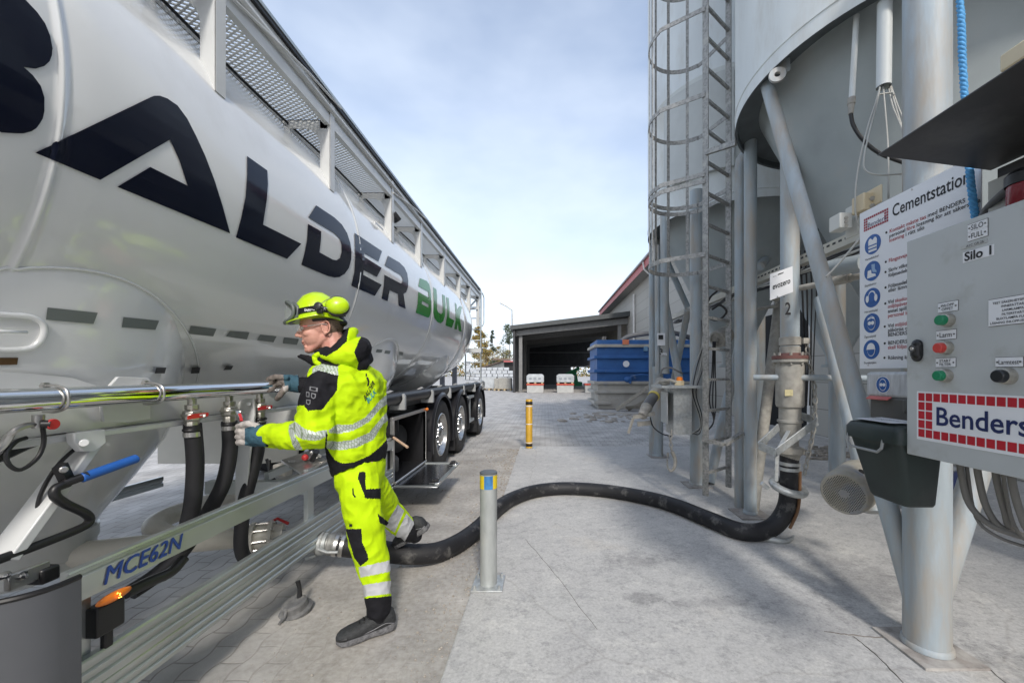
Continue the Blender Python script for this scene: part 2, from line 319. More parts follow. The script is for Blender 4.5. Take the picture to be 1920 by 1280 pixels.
# ================================================================ ground
def ground_mat():
    m = bpy.data.materials.new('interlocking grey pavers'); m.use_nodes = True; t = m.node_tree; b = t.nodes['Principled BSDF']; l = t.links.new
    N = t.nodes.new
    tcn = N('ShaderNodeTexCoord'); sep = N('ShaderNodeSeparateXYZ'); l(tcn.outputs['Object'], sep.inputs[0])
    def mth(op, a, bb=None, clamp=False):
        n = N('ShaderNodeMath'); n.operation = op; n.use_clamp = clamp
        for i, x in enumerate((a, bb)):
            if x is None: continue
            if isinstance(x, (int, float)): n.inputs[i].default_value = x
            else: l(x, n.inputs[i])
        return n.outputs[0]
    wob = mth('MULTIPLY', mth('SINE', mth('MULTIPLY', sep.outputs['Y'], 2 * math.pi / 0.225)), 0.012)
    wob2 = mth('MULTIPLY', mth('SINE', mth('MULTIPLY', sep.outputs['X'], 2 * math.pi / 0.225)), 0.004)
    cmb = N('ShaderNodeCombineXYZ'); l(mth('ADD', sep.outputs['Y'], wob2), cmb.inputs[0]); l(mth('ADD', sep.outputs['X'], wob), cmb.inputs[1])
    br = N('ShaderNodeTexBrick'); l(cmb.outputs[0], br.inputs['Vector']); br.inputs['Scale'].default_value = 1
    br.inputs['Brick Width'].default_value = 0.225; br.inputs['Row Height'].default_value = 0.1125; br.inputs['Mortar Size'].default_value = 0.006; br.inputs['Mortar Smooth'].default_value = 0.5
    br.inputs['Color1'].default_value = (0.44, 0.43, 0.41, 1); br.inputs['Color2'].default_value = (0.50, 0.485, 0.465, 1); br.inputs['Mortar'].default_value = (0.29, 0.275, 0.25, 1)
    n1 = N('ShaderNodeTexNoise'); n1.inputs['Scale'].default_value = 0.9; n1.inputs['Detail'].default_value = 9; n1.inputs['Roughness'].default_value = 0.62; l(tcn.outputs['Object'], n1.inputs['Vector'])
    n2 = N('ShaderNodeTexNoise'); n2.inputs['Scale'].default_value = 26; n2.inputs['Detail'].default_value = 8; n2.inputs['Roughness'].default_value = 0.7; l(tcn.outputs['Object'], n2.inputs['Vector'])
    # cement dust trodden over the pavers alongside the pad edge
    near = N('ShaderNodeMapRange'); l(mth('ABSOLUTE', mth('ADD', sep.outputs['X'], 0.62)), near.inputs['Value']); near.inputs['From Min'].default_value = 0.2; near.inputs['From Max'].default_value = 1.3
    near.inputs['To Min'].default_value = 0.40; near.inputs['To Max'].default_value = 0.0
    ny = N('ShaderNodeMapRange'); l(sep.outputs['Y'], ny.inputs['Value']); ny.inputs['From Min'].default_value = 4.0; ny.inputs['From Max'].default_value = 9.0; ny.inputs['To Min'].default_value = 1; ny.inputs['To Max'].default_value = 0.1
    du = N('ShaderNodeMapRange'); l(mth('ADD', n1.outputs['Fac'], mth('MULTIPLY', near.outputs[0], ny.outputs[0])), du.inputs['Value']); du.inputs['From Min'].default_value = 0.50; du.inputs['From Max'].default_value = 0.72
    dr = N('ShaderNodeValToRGB'); l(n2.outputs['Fac'], dr.inputs[0]); dr.color_ramp.elements[0].position = 0.3; dr.color_ramp.elements[1].position = 0.75
    dr.color_ramp.elements[0].color = (0.31, 0.285, 0.25, 1); dr.color_ramp.elements[1].color = (0.56, 0.535, 0.50, 1)
    mxn = N('ShaderNodeMix'); mxn.data_type = 'RGBA'; l(mth('MULTIPLY', du.outputs[0], 0.92), mxn.inputs['Factor']); l(br.outputs['Color'], mxn.inputs['A']); l(dr.outputs[0], mxn.inputs['B'])
    n3 = N('ShaderNodeTexNoise'); n3.inputs['Scale'].default_value = 2.3; n3.inputs['Detail'].default_value = 6; l(tcn.outputs['Object'], n3.inputs['Vector'])
    st = N('ShaderNodeMapRange'); l(n3.outputs['Fac'], st.inputs['Value']); st.inputs['From Min'].default_value = 0.35; st.inputs['From Max'].default_value = 0.7; st.inputs['To Min'].default_value = 0.72; st.inputs['To Max'].default_value = 1.12
    mul = N('ShaderNodeMix'); mul.data_type = 'RGBA'; mul.blend_type = 'MULTIPLY'; mul.inputs['Factor'].default_value = 1
    l(mxn.outputs['Result'], mul.inputs['A']); l(st.outputs[0], mul.inputs['B']); l(mul.outputs['Result'], b.inputs['Base Color'])
    b.inputs['Roughness'].default_value = 0.85
    hgt = mth('ADD', mth('MULTIPLY', mth('SUBTRACT', 1.0, br.outputs['Fac']), mth('SUBTRACT', 1.0, mth('MULTIPLY', du.outputs[0], 0.8))), mth('MULTIPLY', n2.outputs['Fac'], 0.7))
    bp = N('ShaderNodeBump'); bp.inputs['Strength'].default_value = 0.55; bp.inputs['Distance'].default_value = 0.006; l(hgt, bp.inputs['Height']); l(bp.outputs[0], b.inputs['Normal'])
    return m
g = MB(); g.add([(-900, -60, 0), (900, -60, 0), (900, 1500, 0), (-900, 1500, 0)], [(0, 1, 2, 3)])
struct(g.build('ground', ground_mat(), smooth=0))

def slab_mat():
    m = bpy.data.materials.new('worn dusty concrete'); m.use_nodes = True; t = m.node_tree; b = t.nodes['Principled BSDF']; l = t.links.new; N = t.nodes.new
    tcn = N('ShaderNodeTexCoord')
    def nzz(scale, detail, rough, st=(1, 1, 1), rot=0):
        mpn = N('ShaderNodeMapping'); mpn.inputs['Scale'].default_value = st; mpn.inputs['Rotation'].default_value = (0, 0, rot); l(tcn.outputs['Object'], mpn.inputs[0])
        n = N('ShaderNodeTexNoise'); n.inputs['Scale'].default_value = scale; n.inputs['Detail'].default_value = detail; n.inputs['Roughness'].default_value = rough; l(mpn.outputs[0], n.inputs['Vector']); return n.outputs['Fac']
    def ramp(f, a, bb, p0, p1):
        r = N('ShaderNodeValToRGB'); l(f, r.inputs[0]); r.color_ramp.elements[0].position = p0; r.color_ramp.elements[1].position = p1; r.color_ramp.elements[0].color = (*a, 1); r.color_ramp.elements[1].color = (*bb, 1); return r.outputs[0]
    def mul(a, bb, bt='MULTIPLY', fac=1.0):
        x = N('ShaderNodeMix'); x.data_type = 'RGBA'; x.blend_type = bt
        if isinstance(fac, float): x.inputs['Factor'].default_value = fac
        else: l(fac, x.inputs['Factor'])
        l(a, x.inputs['A']); l(bb, x.inputs['B']); return x.outputs['Result']
    base = ramp(nzz(0.9, 10, 0.6), (0.45, 0.445, 0.435), (0.545, 0.535, 0.515), 0.32, 0.68)
    speck = ramp(nzz(60, 9, 0.8), (0.76, 0.76, 0.76), (1.06, 1.06, 1.06), 0.36, 0.60)
    flake = ramp(nzz(16, 12, 0.82, (1, 1.25, 1), 0.5), (0.80, 0.80, 0.805), (1.0, 1.0, 1.0), 0.435, 0.475)
    flake2 = ramp(nzz(5.5, 12, 0.80, (1, 1.4, 1), -0.4), (0.87, 0.87, 0.88), (1.02, 1.02, 1.015), 0.40, 0.47)
    pale = ramp(nzz(3.1, 12, 0.78, (1, 1.5, 1), 0.9), (1, 1, 1), (1.13, 1.125, 1.11), 0.55, 0.60)
    rust = ramp(nzz(0.45, 9, 0.7), (1, 1, 1), (0.97, 0.90, 0.80), 0.56, 0.74)
    col = mul(mul(mul(mul(mul(base, speck), flake), flake2), pale), rust)
    sep = N('ShaderNodeSeparateXYZ'); l(tcn.outputs['Object'], sep.inputs[0]); edge = nzz(6, 10, 0.78)
    def mth(op, a, bb=None):
        n = N('ShaderNodeMath'); n.operation = op
        for i, x in enumerate((a, bb)):
            if x is None: continue
            if isinstance(x, (int, float)): n.inputs[i].default_value = x
            else: l(x, n.inputs[i])
        return n.outputs[0]
    # old spill marks and broad darker patches, with ragged outlines
    for cx, cy, rx, ry, dk in ((0.66, 2.90, 0.34, 0.16, 0.74), (0.62, 2.42, 0.22, 0.07, 0.70), (0.95, 2.36, 0.45, 0.10, 0.80), (1.15, 3.05, 0.5, 0.22, 0.86), (0.45, 4.9, 0.5, 0.5, 0.88), (1.5, 2.2, 0.5, 0.4, 0.84), (2.1, 2.6, 0.55, 0.5, 0.72), (2.4, 1.7, 0.5, 0.35, 0.66), (0.15, 1.9, 0.2, 0.3, 0.9), (1.2, 5.6, 0.5, 0.3, 0.85)):
        d = mth('POWER', mth('ADD', mth('POWER', mth('DIVIDE', mth('SUBTRACT', sep.outputs['X'], cx), rx), 2.0), mth('POWER', mth('DIVIDE', mth('SUBTRACT', sep.outputs['Y'], cy), ry), 2.0)), 0.5)
        d = mth('ADD', d, mth('MULTIPLY', mth('SUBTRACT', edge, 0.5), 4.2))
        col = mul(col, ramp(d, (dk, dk, dk * 1.01), (1, 1, 1), 0.35, 0.95))
    # hairline crack
    vo = N('ShaderNodeTexVoronoi'); vo.feature = 'DISTANCE_TO_EDGE'; vo.inputs['Scale'].default_value = 0.42
    wv = N('ShaderNodeMix'); wv.data_type = 'VECTOR'; wv.inputs['Factor'].default_value = 0.12
    n9 = N('ShaderNodeTexNoise'); n9.inputs['Scale'].default_value = 4; n9.inputs['Detail'].default_value = 6; l(tcn.outputs['Object'], n9.inputs['Vector'])
    l(tcn.outputs['Object'], wv.inputs['A']); l(n9.outputs['Color'], wv.inputs['B']); l(wv.outputs['Result'], vo.inputs['Vector'])
    ck = ramp(vo.outputs['Distance'], (0.86, 0.85, 0.84), (1, 1, 1), 0.0, 0.003)
    col = mul(col, ck); l(col, b.inputs['Base Color']); b.inputs['Roughness'].default_value = 0.8
    bp = N('ShaderNodeBump'); bp.inputs['Strength'].default_value = 0.35; bp.inputs['Distance'].default_value = 0.004; l(nzz(30, 9, 0.7), bp.inputs['Height']); l(bp.outputs[0], b.inputs['Normal'])
    return m
SLZ = 0.03
sl = MB(); sl.bx(-0.47, 6.0, -3, 7.45, -0.2, SLZ)
struct(sl.build('concrete_pad', slab_mat(), smooth=0, bevel=0.012))
for pts in ([(1545, 1182), (1600, 1190), (1690, 1197)], [(1600, 1192), (1640, 1225), (1705, 1290)], [(1822, 1232), (1860, 1258), (1905, 1295)], [(985, 1010), (1040, 1075), (1120, 1180)]):
    pp = catmull([GZ(a, c, SLZ + 0.001) for a, c in pts], 8); pp = [p + Vector((random.uniform(-1, 1), random.uniform(-1, 1), 0)) * 0.004 for p in pp]
    struct(MB().tube(pp, [random.uniform(0.0015, 0.004) if pts[0][0] > 1000 else 0.0012 for _ in pp], 6).build('pad_joint', pm('joint dirt', (0.16, 0.145, 0.13), 0.9, var=0.3), smooth=60))
# grit trodden along the edge of the pad
gr = MB()
for i in range(2600):
    y = random.uniform(0.9, 7.3); x = -0.47 - abs(random.gauss(0, 0.16)) - 0.004
    if random.random() < 0.3: x = random.uniform(-1.5, -0.5)
    r = random.uniform(0.0018, 0.0065) * (0.6 + 0.15 * y) * (0.7 if random.random() < 0.8 else 1.5)
    gr.ell((x, y, r * 0.5), (r, r * random.uniform(0.6, 1), r * 0.7), nu=6, nv=4)
o = gr.build('grit', pm('grit', (0.34, 0.31, 0.27), 0.9, var=0.3, scale=40), smooth=0, fix=False); o['kind'] = 'stuff'
tag(o, 'loose pale grit scattered along the edge of the concrete pad', 'grit')
# ================================================================ tanker trailer
TX = -2.8
trailer = thing('tanker_trailer', 'long glossy white silo tanker trailer with dark and green side lettering parked along the left', 'tanker trailer', (TX, 4.5, 0))
TP = [(-3.9, 0.05, 2.35), (-3.85, 0.6, 2.35), (-3.6, 1.05, 2.35), (-3.2, 1.25, 2.35)]
SEAMS = [-0.9, 1.27, 3.32, 5.45, 7.62]
yy = -3.1
while yy < 8.0:
    TP.append((yy, 1.25, 2.35 + max(0, yy - 5) * 0.012)); yy += 0.25
TP += [(8.3, 1.235, 2.395), (8.7, 1.20, 2.42), (9.0, 1.15, 2.44), (9.3, 1.05, 2.47), (9.55, 0.88, 2.49), (9.72, 0.62, 2.5), (9.82, 0.3, 2.5), (9.84, 0.02, 2.5)]
def tank_at(y):
    for (a, r0, z0), (b, r1, z1) in zip(TP, TP[1:]):
        if a <= y <= b: t = (y - a) / (b - a); return r0 + (r1 - r0) * t, z0 + (z1 - z0) * t
    return TP[-1][1:]
for s_ in SEAMS:
    r_, z_ = tank_at(s_)
    TP = [p for p in TP if abs(p[0] - s_) > 0.04]
    TP += [(s_ - 0.03, r_, z_), (s_ - 0.012, r_ - 0.003, z_), (s_ - 0.006, r_ + 0.004, z_), (s_ + 0.006, r_ + 0.004, z_), (s_ + 0.012, r_ - 0.003, z_), (s_ + 0.03, r_, z_)]
TP.sort()
def circ(cx, y, zc, r, n=128): return [(cx + r * math.cos(2 * math.pi * k / n), y, zc + r * math.sin(2 * math.pi * k / n)) for k in range(n)]
tank = MB().loft([circ(TX, y, z, r) for y, r, z in TP]).build('tank', white, trailer, smooth=180)
def hopper(yc, skew, rr):
    n = 96; rings = []
    for z, r, k in rr:
        cx, cy = TX + 0.2 * k, yc + skew * k
        rings.append([(cx + r * math.cos(2 * math.pi * i / n), cy + r * math.sin(2 * math.pi * i / n), z) for i in range(n)])
    return MB().loft(rings)
HR = [(2.0, 1.112, 0), (1.85, 1.112, 0), (1.72, 1.112, 0), (1.66, 1.105, 0), (1.45, 1.065, 0), (1.20, 1.01, 0.04), (1.05, 0.88, 0.22), (0.86, 0.635, 0.5), (0.66, 0.33, 0.88), (0.60, 0.27, 0.95)]
hop1 = hopper(1.5, 0.46, HR).build('hopper', white, trailer, smooth=180)
h_flange = MB()
h_flange.lathe([(0.0, 0.40), (0.22, 0.40), (0.24, 0.42), (0.24, 0.47), (0.25, 0.48), (0.25, 0.52), (0.26, 0.54), (0.26, 0.60), (0.0, 0.60)], (TX + 0.2, 1.96, 0), n=40)
h_flange.build('outlet_flange', wpaint, hop1)
HR2 = [(2.0, 1.10, 0), (1.76, 1.10, 0), (1.6, 1.095, 0), (1.40, 1.08, 0), (1.2, 1.0, 0), (1.0, 0.75, 0.1), (0.75, 0.36, 0.3), (0.6, 0.2, 0.4)]
hop2 = hopper(4.35, 0.1, HR2).build('hopper', white, trailer, smooth=180)
HR3 = [(2.0, 1.07, 0), (1.74, 1.07, 0), (1.5, 1.04, 0), (1.3, 0.9, 0), (1.0, 0.55, 0), (0.8, 0.3, 0)]
hop3 = hopper(7.0, 0, HR3).build('hopper', white, trailer, smooth=180)
TB = bvh_of(tank, hop1, hop2, hop3)
# weld bead where the first hopper meets the barrel
for hp, yc in ((hop1, 1.5), (hop2, 4.35)):
    pts = []
    for k in range(-60, 61):
        a = R(k * 1.15); x, y = TX + 1.113 * math.cos(a), yc + 1.113 * math.sin(a); r_, zc = tank_at(y); d = r_ * r_ - (x - TX) ** 2
        if d > 0: pts.append((x + 0.001, y, zc - math.sqrt(d)))
    MB().tube(pts, 0.0055, 6).build('weld_bead', white, hp, smooth=180)

# ---- lettering on the barrel
LET = {
 'B': [(45, 0), (67, 23), (82, 44), (92, 68), (96, 91), (95, 104), (91, 115), (81, 124), (64, 129), (42, 126), (59, 141), (74, 161), (81, 183), (81, 208), (78, 222), (72, 232), (66, 240), (57, 246), (42, 250), (27, 250), (0, 248), (-852, -152), (-852, -658)],
 'A': [(64, 286), (280, 183), (288, 180), (298, 180), (312, 185), (331, 198), (349, 222), (366, 255), (383, 292), (400, 336), (416, 386), (430, 437), (218, 350), (280, 313), (350, 348), (335, 302), (317, 262), (186, 337)],
 'L': [(462, 293), (500, 320), (501, 346), (499, 374), (492, 421), (564, 457), (537, 485), (441, 445), (451, 408), (459, 369), (462, 326)],
 'D': [(591.8, 385), (626, 407.8), (640, 421), (650, 437), (656, 455.6), (658, 472.5), (657.6, 486.6), (653.4, 502), (645.6, 513), (635.8, 519), (626, 520), (614.7, 517.5), (564, 496.4), (569.7, 475.3), (574.6, 450), (576.3, 419.8), (601.3, 433.8), (600.6, 450), (598, 473), (623, 486.6), (630, 488), (636.5, 483.8), (639.6, 472.5), (639.3, 458.5), (635.8, 447), (626, 437.4), (577, 407.8)],
 'E': [(664.4, 437), (715.6, 471), (708.8, 490), (682, 474.4), (681.5, 481), (714.8, 502), (706, 519), (681, 506), (680, 515), (715, 533.8), (702, 554.6), (658, 535.6), (663.8, 510), (665.2, 480)],
 'R': [(727, 479.6), (748.8, 492.5), (757.5, 501), (763, 512.5), (765, 526), (764.4, 537.5), (761, 547.5), (756, 550.6), (760, 578.8), (747, 573), (745.6, 551), (730, 543.8), (726, 564.4), (714.8, 559.6), (718.8, 537.5), (720, 515), (751, 531.5), (754, 528.8), (754.8, 522.5), (751, 516), (720.6, 497.8)]}
LETG = {
 'B': [(787, 521.5), (800, 527), (804.5, 533), (807, 544), (808, 556), (808, 580), (806.6, 588.7), (804, 594.8), (800.6, 595), (779, 586), (781.6, 575), (782.3, 569.6), (790.5, 567.2), (790, 569.8), (802.8, 576.7), (803, 570.7), (791, 563.6), (790.6, 566.6), (782.4, 569.0), (783.7, 547), (803.5, 558), (803, 547.5), (784, 536.8)],
 'U': [(812, 538.4), (818, 542.8), (819, 556), (819, 580), (821.4, 585.5), (827, 589), (829.6, 585.5), (830, 571), (829, 551.6), (834, 554.8), (835.3, 571), (834, 591), (830.7, 602), (825.8, 606), (820.3, 604), (814.3, 596.4), (812, 585.5), (813, 562.5)],
 'L': [(836.7, 557), (841, 559), (842.7, 580), (842, 595.3), (851.5, 600.8), (847, 614.5), (834.9, 609.7), (837.8, 593), (838, 575.6)],
 'K': [(852.6, 566.9), (855.9, 571), (857, 581), (861.9, 573.4), (866, 575.6), (861.9, 595.3), (865.4, 621.8), (860, 620), (858, 605), (855.9, 617.7), (851.5, 616.6), (854, 600.8), (854, 584.4)]}
for d_, m_ in ((LET, navy), (LETG, greenv)):
    for k_, poly in d_.items():
        decal([poly], TB, 'letter', m_, tank, lift=0.004, step=6 if m_ is navy else 3)
tape = [[(88, 576), (182, 586), (174, 607), (85, 599)], [(230, 594), (297, 601), (290, 618), (227, 613)], [(357, 610), (405, 616), (399, 630), (352, 625)], [(430, 620), (467, 622.5), (462, 636), (423, 630)],
        [(487, 627), (518, 630), (512, 641), (481, 637)], [(532, 632), (560, 635), (556, 646), (530, 643)], [(583, 638), (603, 640), (599, 649), (580, 647)], [(706, 654.5), (717, 655.5), (715, 660.5), (704, 660)], [(722, 656.5), (732, 657.5), (730, 663.5), (720, 662)], [(748, 659), (756, 660), (754.5, 666), (747, 665)]]
for q in tape: decal([q], TB, 'reflective_patch', grey_refl, tank, lift=0.003, step=12)
for q in ([(287, 688), (306, 688), (303, 699), (284, 699)], [(357, 686), (373, 685.5), (371, 696.5), (355, 697)], [(421, 683.5), (435, 683), (431, 690.5), (416, 691)]):
    decal([q], TB, 'side_marker', blackp, tank, lift=0.012, step=12)
decal([[(-6, 670), (33, 670), (31, 683), (-6, 684)]], TB, 'warning_label', pm('dark amber label', (0.10, 0.05, 0.012), 0.4), tank, lift=0.003, step=12)
# raised oval hatch at the left edge of the picture
hb = MB(); pts = [(WX(-60, 588, -1.735)), (WX(10, 590, -1.735)), WX(55, 594, -1.735), WX(76, 606, -1.735), WX(80, 622, -1.735), WX(70, 642, -1.735), WX(40, 655, -1.735), WX(-60, 655, -1.735)]
ray = []
for p in catmull(pts, 5):
    d = (p - Vector((0, 0, CH))).normalized(); h = TB.ray_cast(Vector((0, 0, CH)), d)
    if h[0]: ray.append(h[0] + Vector((0.004, 0, 0)))
hb.tube(ray, 0.010, 8); hb.cyl(WX(-40, 620, -1.70), WX(50, 623, -1.70), 0.006, n=10)
hb.build('inspection_hatch', white, tank, smooth=180)

# ---- side walkway along the top
wk = MB(); Y0, Y1, ZF, XO, XI = -2.0, 9.95, 3.33, -1.65, -2.02
wk.bx(XO - 0.02, XO + 0.02, Y0, Y1, ZF - 0.05, ZF + 0.02); wk.bx(XI - 0.03, XI + 0.02, Y0, Y1, ZF - 0.02, ZF + 0.02)
wk.bx(XO - 0.008, XO + 0.012, Y0, Y1, 3.35, 3.47)
walk = wk.build('walkway', wpaint, trailer, smooth=30)
MB().tube([(XO + 0.02, Y0, 3.40), (XO + 0.02, Y1, 3.40)], 0.022, 12).build('edge_tube', wpaint, walk)
MB().bx(XO - 0.005, XO + 0.03, Y0, Y1, 3.475, 3.50).build('rubber_strip', blackp, walk)
MB().bx(XO - 0.01, XO + 0.035, Y0, Y1, 3.502, 3.525).build('handrail', alu, walk)
mm = bpy.data.materials.new('expanded metal mesh'); mm.use_nodes = True; t_ = mm.node_tree; b_ = t_.nodes['Principled BSDF']
def nm(op, a, b=None):
    n = t_.nodes.new('ShaderNodeMath'); n.operation = op
    for i, x in enumerate((a, b)):
        if x is None: continue
        if isinstance(x, (int, float)): n.inputs[i].default_value = x
        else: t_.links.new(x, n.inputs[i])
    return n.outputs[0]
tcx = t_.nodes.new('ShaderNodeTexCoord'); spx = t_.nodes.new('ShaderNodeSeparateXYZ'); t_.links.new(tcx.outputs['Object'], spx.inputs[0])
def lat(off):
    u = nm('ABSOLUTE', nm('SUBTRACT', nm('FRACT', nm('ADD', nm('MULTIPLY', spx.outputs['X'], 16.0), off + 100)), 0.5)); v = nm('ABSOLUTE', nm('SUBTRACT', nm('FRACT', nm('ADD', nm('MULTIPLY', spx.outputs['Y'], 32.0), off + 200)), 0.5))
    return nm('LESS_THAN', nm('ADD', u, v), 0.335)
hole = nm('MAXIMUM', lat(0.0), lat(0.5)); t_.links.new(nm('SUBTRACT', 1.0, hole), b_.inputs['Alpha']); b_.inputs['Base Color'].default_value = (0.72, 0.73, 0.72, 1); b_.inputs['Roughness'].default_value = 0.4
MB().bx(XI, XO, Y0, Y1, ZF + 0.004, ZF + 0.010).build('mesh_floor', mm, walk, smooth=0)
for y in (-1.1, -0.05, 0.95, 1.98, 3.02, 4.22, 5.2, 6.4, 7.6, 8.6, 9.8):
    r_, zc = tank_at(y); zb = zc + math.sqrt(max(0.01, r_ * r_ - (XO + 0.01 - TX) ** 2))
    b = MB(); b.bx(XO - 0.055, XO + 0.022, y - 0.03, y - 0.024, zb - 0.02, 3.45); b.bx(XO + 0.018, XO + 0.024, y - 0.03, y + 0.03, zb - 0.02, 3.45)
    b.bx(XI - 0.01, XO, y - 0.03, y - 0.024, ZF - 0.075, ZF - 0.01); b.bx(XI - 0.01, XO, y - 0.03, y + 0.03, ZF - 0.016, ZF - 0.01)
    b.prism([(0, 0), (0, -0.13), (-0.03, -0.05), (-0.06, -0.025), (-0.13, 0)], (XO - 0.05, y - 0.024, ZF - 0.07), (1, 0, 0), (0, 0, 1), 0.005)
    b.build('bracket', wpaint, walk, smooth=30)
# thin conduit clipped under the walkway + flat stay rods
MB().tube([(XI + 0.07, y, ZF - 0.03 - 0.012 * math.sin(y * 3)) for y in [Y0 + 0.3 * k for k in range(40)]], 0.009, 8).build('cable', blackp, walk)
for y in (1.98, 4.22):
    MB().tube([(XO + 0.03, y, 3.33), (XO + 0.045, y + 0.7, 3.44), (XO + 0.03, y + 1.15, 3.50)], 0.008, 8).build('stay_rod', wpaint, walk)
lamp = MB(); q = W(741, 408, 4.3)
lamp.box(q, (0.10, 0.05, 0.09), frame((0.5, 0.5, -0.7))); lamp.beam(q + Vector((-0.10, -0.03, -0.02)), q, 0.03, 0.03)
wl = lamp.build('work_lamp', blackp, trailer, bevel=0.006)
MB().box(q + Vector((0.5, 0.5, -0.7)).normalized() * 0.047, (0.08, 0.035, 0.006), frame((0.5, 0.5, -0.7))).build('lens', pm('lamp lens', (0.4, 0.4, 0.4), 0.2), wl)
# filler clip plate below the walkway
r_, zc = tank_at(3.9); MB().bx(-1.75, -1.66, 3.86, 4.05, 2.86, 2.885).build('lug', wpaint, tank)

# ---- chassis and side members
ch = MB(); 
for x in (-2.25, -3.35): ch.bx(x - 0.05, x + 0.05, 3.9, 9.9, 0.78, 1.08)
for y in (5.74, 7.07, 9.14): ch.tube([(-1.75, y, 0.52), (-3.85, y, 0.52)], 0.07, 14)
ch.bx(-1.72, -1.62, 3.9, 9.6, 1.02, 1.06); ch.bx(-3.9, -1.72, 9.7, 9.8, 0.85, 1.1)
for y in (4.6, 6.4, 8.1, 9.75): ch.bx(-3.9, -1.65, y - 0.03, y + 0.03, 1.0, 1.1)
chas = ch.build('chassis', pm('chassis dark paint', (0.03, 0.032, 0.034), 0.5), trailer)
sb = MB(); sb.bx(-1.73, -1.67, -1.0, 2.9, 1.19, 1.325); sb.bx(-1.70, -1.64, -1.0, 2.9, 1.165, 1.19); sb.bx(-1.80, -1.655, 2.9, 9.6, 1.07, 1.12)
sb.bx(-2.1, -1.73, 2.75, 2.85, 1.05, 1.3)
side = sb.build('side_member', wpaint, trailer, bevel=0.006)
skirt = MB(); skirt.add([WX(a, b, -1.735) for a, b in ((-60, 690), (0, 697), (60, 701), (130, 708), (180, 724), (180, 800), (-60, 830))] + [WX(a, b, -1.735) + Vector((0.012, 0, 0)) for a, b in ((-60, 690), (0, 697), (60, 701), (130, 708), (180, 724), (180, 800), (-60, 830))],
          [tuple(range(7))[::-1], tuple(range(7, 14))] + [(i, (i + 1) % 7, 7 + (i + 1) % 7, 7 + i) for i in range(7)])
skirt.build('doubler_plate', wpaint, side)
pl = MB()
for q in ([(182, 742), (216, 706), (272, 708), (278, 712), (278, 785), (235, 792), (188, 790)],):
    o_ = WX(q[0][0], q[0][1], -1.655); pts = [WX(a, b, -1.655) - o_ for a, b in q]; pl.prism([(p.y, p.z) for p in pts], o_ + Vector((-0.0, 0, 0)), (0, 1, 0), (0, 0, 1), 0.012)
q = [(122, 812), (182, 804), (184, 830), (165, 845), (140, 846), (124, 830)]; o_ = WX(q[0][0], q[0][1], -1.63); pts = [WX(a, b, -1.63) - o_ for a, b in q]; pl.prism([(p.y, p.z) for p in pts], o_, (0, 1, 0), (0, 0, 1), 0.03)
pl.cyl(WX(158, 830, -1.60), WX(158, 830, -1.57), 0.013, n=12)
pl.build('bracket_plate', wpaint, side, bevel=0.003)
MB().beam(WX(162, 835, -1.66), WX(0, 1050, -1.66) , 0.03, 0.085, (1, 0, 0)).build('strut', wpaint, side, bevel=0.004)
MB().tube([WX(a, b, -1.69) for a, b in ((-80, 880), (0, 852), (60, 826), (120, 815))] + [WX(185, 805, -1.70), WX(250, 797, -1.70), WX(345, 785, -1.70), WX(420, 765, -1.72)], 0.022, 10, smooth=4).build('cable_loom', blackp, side)
MB().tube([WX(80, 800, -1.6), WX(82, 830, -1.6), WX(70, 858, -1.6), WX(40, 880, -1.6), WX(18, 872, -1.6), WX(12, 850, -1.61), WX(30, 828, -1.62), WX(50, 820, -1.62)], 0.006, 8, smooth=5).build('cable', blackp, side)
MB().tube([WX(160, 825, -1.64), WX(110, 870, -1.64), WX(75, 930, -1.65), WX(68, 990, -1.66)], 0.006, 8, smooth=5).build('cable', blackp, side)

# ---- polished air manifold
mani = MB().tube([(-1.6, -1.2, 1.313), (-1.6, 1.0, 1.317), (-1.6, 2.62, 1.321)], 0.037, 32).build('air_manifold', chrome, trailer, smooth=60)
for px in (104, 288):
    c_ = Vector((-1.6, 1.6 * F / (CX - px), 1.318)); b = MB()
    b.tube([c_ + Vector((-0.04, 0, 0.042)), c_ + Vector((0, 0, 0.043)), c_ + Vector((0.034, 0, 0.03)), c_ + Vector((0.044, 0, 0)), c_ + Vector((0.034, 0, -0.03)), c_ + Vector((0, 0, -0.043)), c_ + Vector((-0.04, 0, -0.042))], 0.0045, 8, smooth=4)
    b.cyl(c_ + Vector((-0.04, 0, 0.042)), c_ + Vector((-0.028, 0, 0.042)), 0.012, n=6)
    b.build('clamp', steel, mani, smooth=60)
b = MB(); c_ = WX(72, 795, -1.6); b.cyl(c_ + Vector((0, 0, 0.03)), c_ - Vector((0, 0, 0.012)), 0.014); b.tube([c_, WX(50, 797, -1.6), WX(30, 805, -1.6), WX(18, 815, -1.61)], 0.009, 10, smooth=4); b.tube([WX(18, 815, -1.61), WX(5, 835, -1.62), WX(-20, 860, -1.63)], 0.011, 10, smooth=4)
tap = b.build('drain_tap', steel, mani)
b = MB(); b.cyl(WX(78, 795, -1.585), WX(96, 795, -1.57), 0.013); b.build('stem', blackp, tap); MB().cyl(WX(96, 795, -1.575), WX(102, 795, -1.565), 0.017, n=24).build('knob', red, tap, bevel=0.002)
lever_w = pm('lever print', (0.7, 0.6, 0.6), 0.5)
